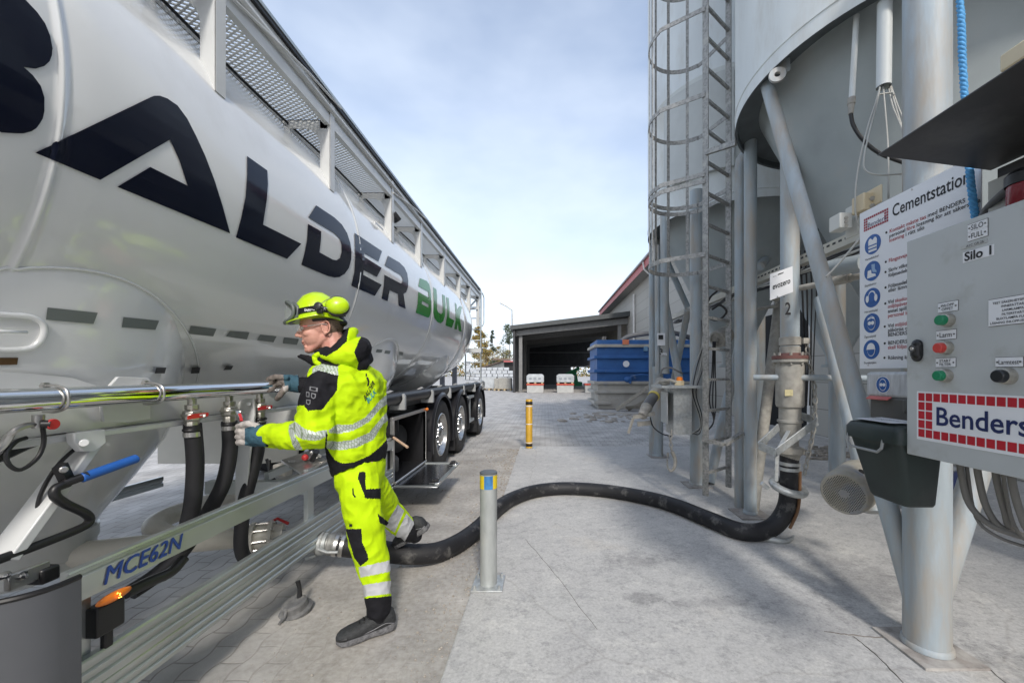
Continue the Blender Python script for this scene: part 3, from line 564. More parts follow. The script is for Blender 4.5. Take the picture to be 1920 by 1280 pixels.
for px, open_ in ((360, 0), (430, 1), (487, 0)):
    y = 1.6 * F / (CX - px); c_ = Vector((-1.6, y, 1.205)); b = MB()
    b.lathe([(0, 0.08), (0.017, 0.08), (0.017, 0.055), (0.026, 0.054), (0.026, 0.034), (0.022, 0.032), (0.033, 0.024), (0.036, 0.008), (0.034, -0.012), (0.026, -0.022), (0.027, -0.024), (0.027, -0.05), (0.022, -0.052), (0.022, -0.062), (0, -0.062)], c_, n=8)
    b.lathe([(0.037, 0.014), (0.039, 0.012), (0.039, 0.004), (0.037, 0.002)], c_, n=24)
    b.cyl(c_ + Vector((0.03, 0.0, 0)), c_ + Vector((0.052, 0.012, 0)), 0.008, n=8); b.cyl(c_ + Vector((0, 0.03, 0)), c_ + Vector((0, 0.055, 0)), 0.010, n=10)
    v = b.build('ball_valve', brass, mani, smooth=30, bevel=0.0015)
    lv = MB()
    if open_:
        lv.beam(W(449, 775, y - 0.02), W(453, 789, y - 0.04), 0.012, 0.004); lv.build('lever', red, v)
        MB().beam(W(445, 770, y - 0.015), W(452, 783, y - 0.03), 0.017, 0.003).build('lever_plate', steel, v)
    else:
        lv.prism([(-0.062, -0.010), (0.03, -0.006), (0.034, 0.006), (0.03, 0.012), (-0.04, 0.012), (-0.062, 0.004)], c_ + Vector((0.044, -0.004, 0.004)), (0.10, 0.995, 0), (0, 0, 1), 0.004)
        l_ = lv.build('lever', red, v); MB().prism([(-0.010, 0.0), (0.018, 0.001), (0.018, 0.007), (-0.010, 0.006)], c_ + Vector((0.0484, -0.004, 0.0045)), (0.10, 0.995, 0), (0, 0, 1), 0.0005).build('print_mark', lever_w, v)
    MB().lathe([(0.029, 0.025), (0.032, 0.024), (0.032, 0.004), (0.029, 0.002)], c_ + Vector((0, 0, -0.094)), n=24).build('hose_clip', steel, v)
    MB().lathe([(0.0335, 0.01), (0.0345, 0.008), (0.0345, 0.0), (0.0335, 0)], c_ + Vector((0, 0, -0.064)), n=24).build('collar', blackp, v)
    if px == 360: path = [(361, 795, -1.6), (366, 867, -1.61), (362, 937, -1.63), (352, 985, -1.66), (335, 1035, -1.72), (300, 1080, -1.8)]
    elif px == 430: path = [(430, 790, -1.6), (431, 844, -1.61), (420, 902, -1.63), (397, 949, -1.66), (372, 990, -1.70), (335, 1040, -1.71), (290, 1080, -1.73), (245, 1110, -1.75)]
    else: path = [(486, 790, -1.6), (483, 844, -1.61), (471, 891, -1.63), (459, 938, -1.65), (453, 985, -1.67), (452, 1025, -1.68), (460, 1046, -1.69), (480, 1056, -1.72)]
    MB().tube([WX(*p) for p in path], 0.0335, 20, smooth=6).build('air_hose', rubber, mani, smooth=60)
# print running down the first hose
MB().tube([WX(a, b, c) + Vector((0.026, -0.021, 0)) for a, b, c in ((374, 880, -1.61), (371, 930, -1.626), (362, 975, -1.65))], 0.002, 5, smooth=6).build('hose_print', textwht, mani)
# support plate between the hoses
b = MB(); o_ = W(444, 752, 2.16); pts = [W(a, c, 2.16) - o_ for a, c in ((444, 770), (452, 752), (462, 747), (478, 747), (480, 775), (470, 860), (462, 950), (456, 1000), (444, 1000), (444, 900))]; b.prism([(p.x, p.z) for p in pts], o_, (1, 0, 0), (0, 0, 1), 0.01)
b.cyl(W(466, 757, 2.14), W(466, 757, 2.12), 0.010, n=10); b.build('support_plate', wpaint, trailer)
b = MB(); o_ = W(305, 870, 3.3); pts = [W(a, c, 3.3) - o_ for a, c in ((300, 868), (490, 868), (560, 862), (560, 750), (300, 720))]; b.prism([(p.x, p.z) for p in pts], o_, (1, 0, 0), (0, 0, 1), 0.02)
b.build('cream_panel', pm('cream paint', (0.78, 0.74, 0.65), 0.5, var=0.05), trailer)
# ---- product line under the belly
cream = pm('cream pipe paint', (0.68, 0.65, 0.58), 0.4, var=0.10, dirt=(0.40, 0.38, 0.34), dlo=0.5, dhi=0.8)
b = MB(); b.tube([W(120, 1042, 1.98), W(240, 1028, 2.1), W(340, 1016, 2.3), W(470, 1006, 2.60)], 0.062, 24); b.tube([W(640, 880, 4.6), W(560, 898, 3.8), W(445, 925, 3.05), W(350, 955, 2.58), W(300, 975, 2.38), W(290, 990, 2.3), W(312, 1003, 2.28), W(345, 1010, 2.32)], 0.055, 24, smooth=6)
line = b.build('product_line', cream, trailer, smooth=60)
b = MB(); c_ = W(492, 1006, 2.62); ax = Vector((0.8, 0.35, 0.0)).normalized(); b.lathe([(0, -0.06), (0.1, -0.06), (0.1, -0.04), (0.075, -0.035), (0.085, 0.0), (0.075, 0.035), (0.1, 0.04), (0.1, 0.06), (0.07, 0.065), (0.07, 0.12), (0, 0.12)], c_, ax, n=28)
vb = b.build('line_valve', cream, line); b = MB()
for k in range(8):
    a, bb, n_ = frame(ax); d = a * math.cos(k * math.pi / 4) + bb * math.sin(k * math.pi / 4); b.cyl(c_ + d * 0.087 - n_ * 0.07, c_ + d * 0.087 + n_ * 0.07, 0.008, n=6)
b.build('bolts', steel, vb)
MB().tube([c_ + Vector((0, 0, 0.07)), c_ + Vector((0.06, 0.06, 0.10)), c_ + Vector((0.14, 0.05, 0.07))], 0.010, 8).build('valve_lever', red, vb)
# outlet stub that takes the discharge hose
b = MB(); b.tube([W(520, 1010, 2.64), W(600, 1018, 2.66)], 0.062, 24); b.lathe([(0.062, 0), (0.075, 0.005), (0.075, 0.03), (0.066, 0.035), (0.066, 0.06), (0.0, 0.06)], W(598, 1018, 2.66), (1, 0.1, -0.02), n=28)
b.build('outlet_stub', gal, line)

# ---- blue-handled butterfly valve lever on the first hopper
b = MB(); X_ = -1.60; b.beam(WX(112, 872, X_), WX(128, 905, X_ - 0.01), 0.024, 0.03); b.cyl(WX(120, 906, X_), WX(165, 890, X_ + 0.02), 0.014, n=12)
b.tube([WX(128, 905, X_), WX(105, 915, X_), WX(104, 930, X_), WX(125, 945, X_ - 0.01), WX(160, 962, X_ - 0.02), WX(168, 975, X_ - 0.03), WX(150, 990, X_ - 0.03), WX(70, 1022, X_ - 0.03), WX(-20, 1055, X_ - 0.03)], 0.014, 12, smooth=5)
lv = b.build('flap_linkage', blackp, hop1, smooth=60); MB().cyl(WX(152, 896, X_ + 0.015), WX(256, 859, X_ + 0.035), 0.0165, n=16).build('grip', bluep, lv, bevel=0.003)
MB().lathe([(0, 0), (0.009, 0), (0.011, 0.003), (0.008, 0.006), (0, 0.006)], WX(119, 880, X_ + 0.016), (1, -0.5, 0), n=10).build('bolt', steel, lv)

# ---- extruded side guards
def rail_profile(z0, z1, grooves):
    p = [(-0.03, z0), (0.0, z0)]
    for gz in grooves: p += [(0.0, gz - 0.012), (-0.010, gz - 0.006), (-0.010, gz + 0.006), (0.0, gz + 0.012)]
    return p + [(0.0, z1), (-0.004, z1 + 0.006), (-0.03, z1 + 0.006)]
def rail(z0, z1, y0, y1, x, gr):
    pr = rail_profile(z0, z1, gr); b = MB(); b.prism([(px_, pz) for px_, pz in pr], (x, y1, 0), (1, 0, 0), (0, 0, 1), (y1 - y0)); return b
guard = rail(0.665, 0.765, 1.245, 3.9, -1.5, [0.752]).build('side_guard', alu, trailer, smooth=30)
rail(0.262, 0.352, 1.245, 3.9, -1.5, [0.29, 0.325]).build('lower_board', alu, guard, smooth=30); rail(0.358, 0.458, 1.245, 3.9, -1.5, [0.395, 0.43]).build('lower_board', alu, guard, smooth=30)
for y in (1.30, 2.58, 3.8):
    b = MB(); b.bx(-1.56, -1.531, y - 0.03, y + 0.03, 0.27, 0.78 if y > 1.4 else 0.665); b.bx(-2.2, -1.56, y - 0.03, y + 0.03, 0.62, 0.70) if y > 2 else None
    b.build('guard_post', alu, guard)
write('MCE62N', 0.084, (-1.4990, 1.335, 0.683), (0, 1, 0), (0, 0, 1), textblue, guard, bold=0.0, shear=0.25, fit=0.292, double=0.0014)
fg = MB(); rings = []
prof_xy = [(-1.470, 1.252), (-1.471, 1.20), (-1.478, 1.172), (-1.490, 1.150), (-1.508, 1.13), (-1.533, 1.11), (-1.575, 1.092), (-1.65, 1.08), (-1.8, 1.078)]
fg.loft([[(x, y, 0.10), (x, y, 0.755), (x - 0.012, y + 0.004, 0.755), (x - 0.012, y + 0.004, 0.10)] for x, y in prof_xy])
fg_o = fg.build('guard_end_panel', pm('satin grey panel', (0.10, 0.105, 0.115), 0.42, metal=0.2, var=0.05), guard, smooth=60)
MB().tube([(x - 0.006, y, 0.757) for x, y in prof_xy], 0.009, 8).build('edge_trim', blackp, fg_o)
rail(0.20, 0.30, 1.2, 4.2, -4.06, [0.25]).build('far_side_guard', alu, trailer); MB().bx(-4.1, -4.05, 2.18, 2.26, 0.2, 1.0).build('far_guard_post', alu, trailer)
# bits behind the end panel
b = MB(); b.box(WX(52, 1078, -1.62), (0.02, 0.10, 0.05)); b.build('latch_plate', steel, guard, bevel=0.004)
b = MB()
for px in (8, 42): b.lathe([(0, 0), (0.012, 0), (0.014, 0.004), (0.008, 0.014), (0, 0.016)], WX(px, 1078, -1.61), (1, -0.3, 0), n=8)
b.build('latch_bolts', chrome, guard); MB().box(WX(80, 1076, -1.63), (0.06, 0.05, 0.05)).build('latch_block', blackp, guard, bevel=0.008)
# amber side marker on a black box
b = MB(); b.box(W(196, 1155, 1.36), (0.05, 0.09, 0.10)); b.box(W(200, 1195, 1.36), (0.02, 0.03, 0.07)); mk = b.build('sensor_box', blackp, guard, bevel=0.006)
b = MB(); b.ell(W(214, 1117, 1.37), (0.012, 0.058, 0.017), nu=20); mk2 = b.build('marker_lamp', orange, guard)
b = MB()
for k in range(9): b.ell(W(216 + random.uniform(-8, 8), 1115 + random.uniform(-5, 5), 1.37) + Vector((0.011, 0, 0)), 0.0022, nu=6, nv=4)
b.build('diodes', pm('lit amber diode', (1, 0.4, 0.05), 0.4, emit=((1.0, 0.35, 0.05), 3.5)), mk2, smooth=0)
MB().tube([WX(345, 1046, -1.53), WX(320, 1072, -1.53), WX(280, 1090, -1.53), WX(235, 1112, -1.53)], 0.020, 12, smooth=5).build('light_cable_sleeve', blackp, guard)

# ---- open locker behind the operator, its door let down
KY0, KY1, KZ0, KZ1 = 3.93, 4.95, 0.30, 0.93
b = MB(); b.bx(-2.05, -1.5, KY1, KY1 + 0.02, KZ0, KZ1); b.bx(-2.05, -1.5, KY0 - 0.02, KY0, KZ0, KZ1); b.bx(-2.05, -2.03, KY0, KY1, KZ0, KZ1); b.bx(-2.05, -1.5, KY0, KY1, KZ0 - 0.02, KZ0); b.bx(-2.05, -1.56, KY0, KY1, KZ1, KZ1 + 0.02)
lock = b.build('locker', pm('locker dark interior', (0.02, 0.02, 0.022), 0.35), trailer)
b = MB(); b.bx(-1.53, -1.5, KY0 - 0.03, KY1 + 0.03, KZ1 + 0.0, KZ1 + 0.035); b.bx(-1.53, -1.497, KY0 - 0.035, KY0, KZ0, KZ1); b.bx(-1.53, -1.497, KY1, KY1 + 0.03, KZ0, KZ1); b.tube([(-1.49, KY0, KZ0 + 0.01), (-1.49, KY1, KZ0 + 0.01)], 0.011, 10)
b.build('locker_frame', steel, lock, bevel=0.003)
MB().ell((-1.49, KY1 + 0.03, KZ1 + 0.02), (0.02, 0.03, 0.02)).build('amber_marker', orange, lock)
b = MB(); z_ = KZ0 - 0.012; b.bx(-1.485, -1.06, KY0 - 0.06, KY1 - 0.04, z_ - 0.012, z_)
door = b.build('locker_door', pm('polished door sheet', (0.46, 0.47, 0.49), 0.22, metal=1.0, var=0.15, scale=2), lock, bevel=0.003)
b = MB(); b.bx(-1.485, -1.06, KY0 - 0.06, KY0 - 0.03, z_, z_ + 0.01); b.bx(-1.485, -1.06, KY1 - 0.07, KY1 - 0.04, z_, z_ + 0.01); b.bx(-1.10, -1.06, KY0 - 0.03, KY1 - 0.07, z_, z_ + 0.008); b.build('door_edge', alu, door)
for y in (KY0 + 0.05, KY1 - 0.17):
    b = MB(); b.box((-1.11, y, z_ + 0.014), (0.10, 0.09, 0.018)); l2 = b.build('latch', chrome, door, bevel=0.004); b = MB()
    for k in range(5): b.ell((-1.11 + 0.022 * math.cos(k * 1.257), y + 0.022 * math.sin(k * 1.257), z_ + 0.038), 0.017, nu=8, nv=6)
    b.ell((-1.11, y, z_ + 0.036), 0.024, nu=10, nv=6); b.build('star_knob', blackp, l2)
b = MB(); b.tube([(-1.52, 3.86, 0.80), (-1.40, 3.80, 0.70)], 0.011, 10); 
b = MB(); b.tube([W(735, 818, 3.9), W(764, 838, 3.72)], 0.013, 12); b.build('wooden_handle', pm('pale wood', (0.55, 0.38, 0.26), 0.6, var=0.15, scale=30), lock)
b = MB(); b.tube([W(722, 812, 3.95), W(738, 820, 3.88)], 0.022, 12); b.build('handle_grip', blackp, lock)
o_ = W(724, 845, 3.9); MB().box(W(730, 834, 3.895), (0.075, 0.006, 0.11)).build('data_plate', signw, lock); MB().box(W(730, 833, 3.891), (0.06, 0.004, 0.055)).build('data_plate_field', pm('violet print', (0.10, 0.07, 0.30), 0.5), lock)
MB().lathe([(0, 0), (0.09, 0), (0.095, 0.02), (0.095, 0.14), (0.07, 0.17), (0.03, 0.18), (0.03, 0.2), (0, 0.2)], (-1.75, 4.45, KZ0), n=20).build('canister', pm('dull plastic canister', (0.16, 0.16, 0.15), 0.6), lock)
MB().lathe([(0, 0), (0.16, 0), (0.17, 0.03), (0.13, 0.06), (0.06, 0.08), (0, 0.08)], (-1.8, 4.75, 0.62), (1, -0.4, 0), n=24).build('compressor_housing', pm('dark casting', (0.045, 0.045, 0.045), 0.5), lock)
MB().lathe([(0, 0), (0.035, 0), (0.035, 0.12), (0.045, 0.125), (0.045, 0.16), (0, 0.16)], W(741, 800, 4.25) - Vector((0, 0, 0.05)), n=18).build('filter_pot', blackp, lock)
# small control tray seen under the operator's arm
b = MB(); b.hexa([W(527, 866, 2.75), W(565, 890, 2.55), W(613, 866, 2.7), W(580, 848, 2.95), W(527, 862, 2.75), W(565, 886, 2.55), W(613, 862, 2.7), W(580, 844, 2.95)])
tray = b.build('tool_tray', steel, trailer); b = MB()
for k in range(9): b.box(W(random.uniform(548, 600), random.uniform(848, 872), 2.72), (0.04, 0.03, 0.02), frame((random.random(), random.random(), 1)))
b.build('fittings', steel, tray, bevel=0.004); MB().ell(W(572, 857, 2.68), 0.022, nu=10, nv=8).build('red_cap', red, tray)
MB().cyl(W(585, 862, 2.66), W(594, 846, 2.62), 0.018, n=12).build('black_fitting', blackp, tray)
MB().tube([W(505, 862, 2.7), W(508, 890, 2.68), W(522, 905, 2.66), W(545, 912, 2.66), W(556, 895, 2.66)], 0.010, 8, smooth=5).build('cable', blackp, tray); MB().tube([W(500, 860, 2.72), W(512, 900, 2.7), W(524, 915, 2.7)], 0.010, 8, smooth=5).build('cable', blackp, tray)
MB().box(W(530, 880, 2.9), (0.10, 0.08, 0.09)).build('junction_box', cream, tray, bevel=0.01)
MB().beam(W(500, 893, 2.62), W(690, 805, 3.9), 0.03, 0.05).build('tray_rail', alu, trailer)

# ---- wheels and mudguards
def wheel(x, y, sgn):
    b = MB(); ax = (sgn, 0, 0); c_ = (x, y, 0.515)
    b.lathe([(0.29, -0.36), (0.31, -0.375), (0.42, -0.385), (0.485, -0.375), (0.508, -0.35), (0.512, -0.34), (0.505, -0.30), (0.515, -0.295), (0.515, -0.20), (0.505, -0.195), (0.505, -0.185), (0.515, -0.18), (0.515, -0.08), (0.505, -0.075), (0.512, -0.04), (0.505, -0.02), (0.485, 0.0), (0.42, 0.012), (0.36, 0.008), (0.31, -0.004), (0.29, -0.02)], c_, ax, n=56)
    o = b.build('wheel', tyre_m, trailer, smooth=50); b = MB()
    b.lathe([(0.29, -0.36), (0.30, -0.02), (0.312, -0.004), (0.305, 0.004), (0.292, 0.0), (0.285, -0.02), (0.27, -0.06), (0.265, -0.075), (0.22, -0.085), (0.19, -0.075), (0.175, -0.06), (0.12, -0.058), (0.118, -0.02), (0.10, 0.0), (0.06, 0.006), (0, 0.006)], c_, ax, n=48)
    b.build('rim', pm('polished alloy', (0.52, 0.52, 0.51), 0.24, metal=1.0, var=0.08), o, smooth=40)
    if sgn < 0: return o
    for k in range(10):
        a = k * math.pi / 5; q = Vector((x - sgn * 0.06, y + 0.148 * math.cos(a), 0.515 + 0.148 * math.sin(a)))
        MB().lathe([(0, 0.05), (0.009, 0.05), (0.017, 0.03), (0.018, 0.0)], q, ax, n=8).build('wheel_nut', chrome, o, smooth=40)
        a = (k + 0.5) * math.pi / 5; q = Vector((x - sgn * 0.073, y + 0.225 * math.cos(a), 0.515 + 0.225 * math.sin(a)))
        MB().lathe([(0, 0.003), (0.02, 0.003), (0.024, 0.0)], q, ax, n=14).build('hand_hole', blackp, o)
    return o
for y in (5.74, 7.07, 9.14): wheel(-1.5, y, 1); wheel(-4.1, y, -1)
for y in (5.74, 7.07, 9.14):
    b = MB(); rings = []
    for k in range(25):
        a = R(-18 + 216 * k / 24); r0 = 0.585; cc = [(x, y + (r0 + dr) * math.cos(a), 0.515 + (r0 + dr) * math.sin(a)) for x, dr in ((-1.47, -0.035), (-1.465, 0.0), (-1.49, 0.028), (-1.90, 0.028), (-1.90, 0.0), (-1.50, 0.0))]
        rings.append(cc)
    b.loft(rings); mg = b.build('mudguard', blackm, trailer, smooth=40)
    MB().bx(-1.90, -1.48, y - 0.60, y - 0.585, 0.14, 0.38).build('mud_flap', rubber, mg)
b = MB(); b.bx(-1.62, -1.50, 7.72, 8.36, 0.90, 0.95); b.bx(-1.62, -1.50, 7.72, 8.36, 0.42, 0.47); b.bx(-1.60, -1.52, 7.98, 8.05, 0.47, 0.90)
b.build('step_frame', alu, trailer, bevel=0.004)
b = MB(); b.tube([(-1.56, 2.9, 1.14), (-1.56, 9.15, 1.14)], 0.064, 20)
tube_ = b.build('hose_tube', blackp, trailer, smooth=60)
for y in (4.13, 5.17, 6.13, 7.17, 8.3, 9.3):
    pts = [(-0.11, -0.12), (0.09, -0.12), (0.09, 0.0)] + [(0.078 * math.cos(R(a)), 0.078 * math.sin(R(a))) for a in range(0, -181, -20)] + [(-0.078, 0.06), (-0.05, 0.085), (-0.07, 0.10), (-0.11, 0.08)]
    pts2 = [(-0.11, -0.12), (0.10, -0.12), (0.10, 0.02), (0.082, 0.05), (0.07, 0.045), (0.076, 0.0)] + [(0.074 * math.cos(R(a)), 0.074 * math.sin(R(a))) for a in range(-20, -181, -20)] + [(-0.07, 0.05), (-0.03, 0.072), (-0.06, 0.085), (-0.11, 0.06)]
    MB().prism(pts2, (-1.56, y + 0.025, 1.14), (1, 0, 0), (0, 0, 1), 0.05).build('hose_cradle', pm('grey bracket paint', (0.34, 0.35, 0.35), 0.45), trailer, bevel=0.004)
b = MB(); b.tube([(-1.62, 9.5, 1.10), (-1.55, 9.62, 1.2), (-1.52, 9.75, 1.16), (-1.54, 9.8, 1.05), (-1.6, 9.78, 0.98)], 0.035, 12, smooth=5); b.build('towing_hook', gal, trailer)
b = MB(); b.tube([(-1.62, 9.9, 0.50), (-1.60, 10.2, 0.62)], 0.012, 8); b.ell((-1.60, 10.2, 0.62), 0.025, nu=8, nv=6); b.bx(-1.66, -1.58, 9.85, 9.92, 0.4, 0.62); b.build('rear_marker_arm', blackp, trailer)
# ---- rear ladder
b = MB()
for x in (-1.63, -2.02): b.tube([(x, 10.02, 1.25), (x, 10.02, 3.5)], 0.018, 10)
for k in range(8): b.tube([(-1.63, 10.02, 1.4 + 0.28 * k), (-2.02, 10.02, 1.4 + 0.28 * k)], 0.013, 8)
b.tube([(-1.60, 10.05, 2.6), (-1.57, 10.12, 2.7), (-1.57, 10.12, 3.35), (-1.60, 10.05, 3.45)], 0.014, 8)
lad = b.build('rear_ladder', alu, trailer); MB().bx(-2.05, -1.60, 9.85, 10.15, 1.93, 2.03).build('platform', wpaint, lad)
b = MB()
for x, z in ((-1.66, 3.32), (-2.0, 3.3)): b.beam((x, 9.9, z), (x - 0.15, 9.35, 2.95), 0.03, 0.03)
b.beam((-1.66, 9.75, 3.0), (-2.2, 9.6, 2.95), 0.04, 0.04); b.build('rear_frame', wpaint, walk)
for x in (-2.2, -2.5): MB().bx(x - 0.05, x + 0.05, 9.55, 9.65, 1.1, 2.0).build('rear_support', pm('pale lilac grey paint', (0.45, 0.46, 0.52), 0.4), trailer)
# ================================================================ silos
def silo(name, label, c, r, zr, zt, n=96):
    t = thing(name, label, 'silo', (c[0], c[1], 0), 'cement silos on legs')
    sh = MB().lathe([(r, zr), (r, zr + 0.10), (r + 0.006, zr + 0.105), (r + 0.006, zr + 0.115), (r, zr + 0.12), (r, zr + 1.7), (r + 0.004, zr + 1.705), (r + 0.004, zr + 1.715), (r, zr + 1.72), (r, zt), (0, zt + 0.5)], (c[0], c[1], 0), n=n).build('shell', silo_m, t, smooth=40)
    MB().lathe([(r - 0.003, zr + 0.002), (r - 0.02, zr + 0.004), (r - 0.02, zr + 0.06), (r - 0.20, zr + 0.10)], (c[0], c[1], 0), n=n).build('ring_beam', ring_shade, t, smooth=30)
    MB().lathe([(r - 0.19, zr + 0.10), (0.16, zr - 1.85), (0.16, zr - 2.0), (0.22, zr - 2.0), (0.22, zr - 2.04), (0, zr - 2.04)], (c[0], c[1], 0), n=n).build('cone', cone_m, t, smooth=40)
    return t
S1 = (2.80, 3.05); S2 = (2.87, 6.02); ZR = 3.57
silo1 = silo('cement_silo', 'nearer pale grey cement silo on tubular legs with diagonal brace behind the control cabinet', S1, 1.2, ZR, 9.5)
silo3 = silo('cement_silo', 'rear-row cement silo half hidden between the ladder and the filling pipe', (4.92, 6.65), 1.2, 3.55, 9.5)
silo2 = silo('cement_silo', 'farther pale grey cement silo seen through the caged ladder', S2, 1.26, 3.54, 9.5)
plate_m = pm('rusty base plate', (0.27, 0.245, 0.225), 0.8, var=0.25, scale=20, dirt=(0.45, 0.43, 0.40), dlo=0.4, dhi=0.65, dscale=9)
def leg(t, x, y, r, top, base=True, taper=0):
    b = MB(); b.tube([(x, y, SLZ), (x, y, 1.2), (x, y, top)], r, 28); l = b.build('leg', leg_m, t, smooth=40)
    if base: MB().bx(x - 0.15, x + 0.15, y - 0.15, y + 0.15, SLZ, SLZ + 0.012).build('base_plate', plate_m, l)
    if base: MB().lathe([(r + 0.01, 0.014), (r + 0.008, 0.035), (r, 0.04)], (x, y, SLZ), n=28).build('weld_collar', leg_m, l, smooth=60)
    return l
legA = leg(silo1, 1.905, 1.97, 0.092, 3.9); legB = leg(silo1, W(1407, 700, 3.84).x, 3.84, 0.058, ZR + 0.1); leg(silo1, 3.72, 3.95, 0.12, ZR + 0.1, False); leg(silo1, 3.75, 2.1, 0.12, ZR + 0.1, False)
leg(silo2, W(1306, 700, 4.85).x, 4.85, 0.078, 3.64); leg(silo2, W(1233, 700, 6.55).x, 6.55, 0.09, 1.52); leg(silo2, W(1224, 700, 6.55).x, 6.60, 0.05, 3.64, False); leg(silo2, 3.75, 6.9, 0.09, 3.6, False); leg(silo2, 3.7, 5.0, 0.09, 3.6, False)
def brace(t, p, q, r, name='brace', m=None): return MB().tube([p, (Vector(p) + Vector(q)) / 2, q], r, 22).build(name, m or leg_m, t, smooth=40)
brace(silo1, (1.885, 1.985, 0.17), (1.69, 3.0, ZR + 0.02), 0.047)
brace(silo1, (1.98, 1.99, 0.30), (3.3, 2.3, 3.3), 0.056); brace(silo1, W(1412, 955, 3.87), W(1462, 560, 4.35), 0.052, m=dust_m); brace(silo1, W(1640, 960, 2.45), W(1540, 560, 3.2), 0.055)
brace(silo2, W(1276, 725, 5.6), W(1226, 450, 6.3), 0.055); brace(silo2, W(1250, 700, 6.2), W(1232, 470, 6.5), 0.045); brace(silo2, W(1228, 440, 6.6), W(1300, 600, 6.7), 0.05); brace(silo2, W(1330, 905, 4.9), W(1388, 640, 5.6), 0.062); brace(silo2, W(1262, 720, 6.5), W(1290, 580, 5.7), 0.05)
brace(silo2, W(1425, 500, 5.2), W(1458, 455, 5.6), 0.06)
MB().tube([W(1387, 960, 4.05), W(1387, 320, 4.05), W(1389, 300, 4.06), W(1400, 288, 4.10)], 0.050, 22).build('riser_pipe', leg_m, silo1, smooth=40)
# lifting eye, hanging pipes with their cables under the rim
b = MB(); o_ = W(1440, 165, 2.82); pts = [(0.0, 0.02), (0.03, -0.01), (0.075, 0.0), (0.115, 0.06), (0.12, 0.13), (0.02, 0.07)]
b.lathe([(0.020, 0), (0.054, 0), (0.054, 0.018), (0.020, 0.018), (0.020, 0)], W(1457, 143, 2.79), (-0.35, -0.93, 0.1), n=28); b.box(W(1466, 124, 2.81), (0.10, 0.09, 0.017), frame((-0.35, -0.93, 0.1))); b.build('lifting_eye', leg_m, silo1)
MB().tube([W(1606, 30, 2.42), W(1597, 186, 2.42)], 0.016, 16).build('conduit_pipe', silo_m, silo1)
b = MB(); b.tube([W(1597, 184, 2.42), W(1596, 196, 2.42)], 0.021, 14); b.tube([W(1596, 196, 2.42), W(1595, 214, 2.42)], [0.018, 0.014], 14); b.build('cable_gland', dust_m, silo1)
MB().tube([W(1595, 212, 2.42), W(1600, 235, 2.42), W(1618, 262, 2.40), W(1650, 288, 2.36), W(1702, 308, 2.3)], 0.011, 10, smooth=5).build('flexible_conduit', blackp, silo1)
b = MB(); p, q = W(1659, 5, 2.3), W(1657, 163, 2.3); b.tube([p, q], 0.036, 22, caps=False); b.tube([p, q], 0.033, 22, caps=False); b.build('cable_pipe', silo_m, silo1, fix=False)
cab_m = pm('grey cable sheath', (0.42, 0.42, 0.39), 0.5, var=0.1)
def cable(t, pts, r=0.0045, m=None, name='cable', k=6): return MB().tube([W(*p) for p in pts], r, 7, smooth=k).build(name, m or cab_m, t, smooth=180)
for pts in ([(1652, 150, 2.3), (1645, 190, 2.28), (1632, 240, 2.26), (1621, 290, 2.25), (1622, 318, 2.24), (1648, 328, 2.2), (1705, 325, 2.15)], [(1652, 155, 2.3), (1641, 195, 2.28), (1628, 235, 2.27), (1612, 300, 2.27), (1604, 360, 2.27), (1606, 410, 2.27), (1622, 440, 2.26)],
            [(1655, 155, 2.3), (1660, 210, 2.28), (1665, 280, 2.25), (1666, 372, 2.2)], [(1668, 160, 2.3), (1678, 195, 2.26), (1692, 240, 2.2), (1704, 262, 2.15)], [(1670, 160, 2.3), (1682, 195, 2.26), (1698, 235, 2.2), (1706, 255, 2.15)], [(1666, 165, 2.3), (1674, 200, 2.26), (1690, 238, 2.2), (1702, 268, 2.15)], [(1645, 178, 2.3), (1672, 174, 2.28), (1676, 178, 2.26)]):
    cable(silo1, pts)
# ---- cable tray running along both silos
tray_m = pm('cream perforated tray', (0.50, 0.48, 0.41), 0.5, var=0.1)
tr = thing('cable_tray', 'long perforated cable tray with loose black cables strung along the silo legs', 'cable tray', (2.15, 4.6, 2.3))
b = MB(); b.bx(2.12, 2.126, 2.62, 7.0, 2.31, 2.38); b.bx(2.12, 2.19, 2.62, 7.0, 2.304, 2.31); tro = b.build('tray', tray_m, tr)
for k in range(26): MB().bx(2.1175, 2.1195, 2.7 + 0.06 * k, 2.73 + 0.06 * k, 2.345, 2.36).build('slot', blackp, tro)
for k in range(9):
    y = 2.45; pts = []
    off = random.uniform(-0.05, 0.0)
    while y < 7.0: pts.append((2.11 + random.uniform(-0.02, 0.03), y, 2.27 + off + random.uniform(-0.03, 0.02))); y += 0.35
    MB().tube(pts, random.uniform(0.005, 0.010), 7, smooth=4).build('cable', blackp if k % 3 else cab_m, tr, smooth=180)
cable(tr, [(1625, 430, 2.2), (1600, 462, 2.25), (1572, 495, 2.3), (1548, 520, 2.35)], 0.006)
cable(tr, [(1345, 545, 4.2), (1330, 560, 4.3), (1322, 590, 4.3), (1345, 600, 4.3), (1362, 585, 4.2), (1350, 572, 4.2), (1335, 580, 4.2)], 0.012, blackp)
jb = thing('junction_box', 'cream junction box with two round glands above the safety sign corner', 'junction box', W(1625, 395, 2.25), 'junction boxes')
ax_ = frame((-1, 0, 0.1)); b = MB(); b.box(W(1620, 383, 2.27), (0.075, 0.09, 0.10)); b.box(W(1634, 372, 2.24), (0.012, 0.14, 0.10)); b.build('case', pm('cream plastic', (0.60, 0.50, 0.33), 0.5, var=0.05), jb, bevel=0.006)
for py in (372, 386): MB().cyl(W(1635, py, 2.225), W(1636, py, 2.215), 0.012, n=14).build('gland', dust_m, jb)
jb2 = thing('junction_box', 'off-white junction box with three round glands fixed to the cable tray', 'junction box', W(1583, 418, 2.35), 'junction boxes')
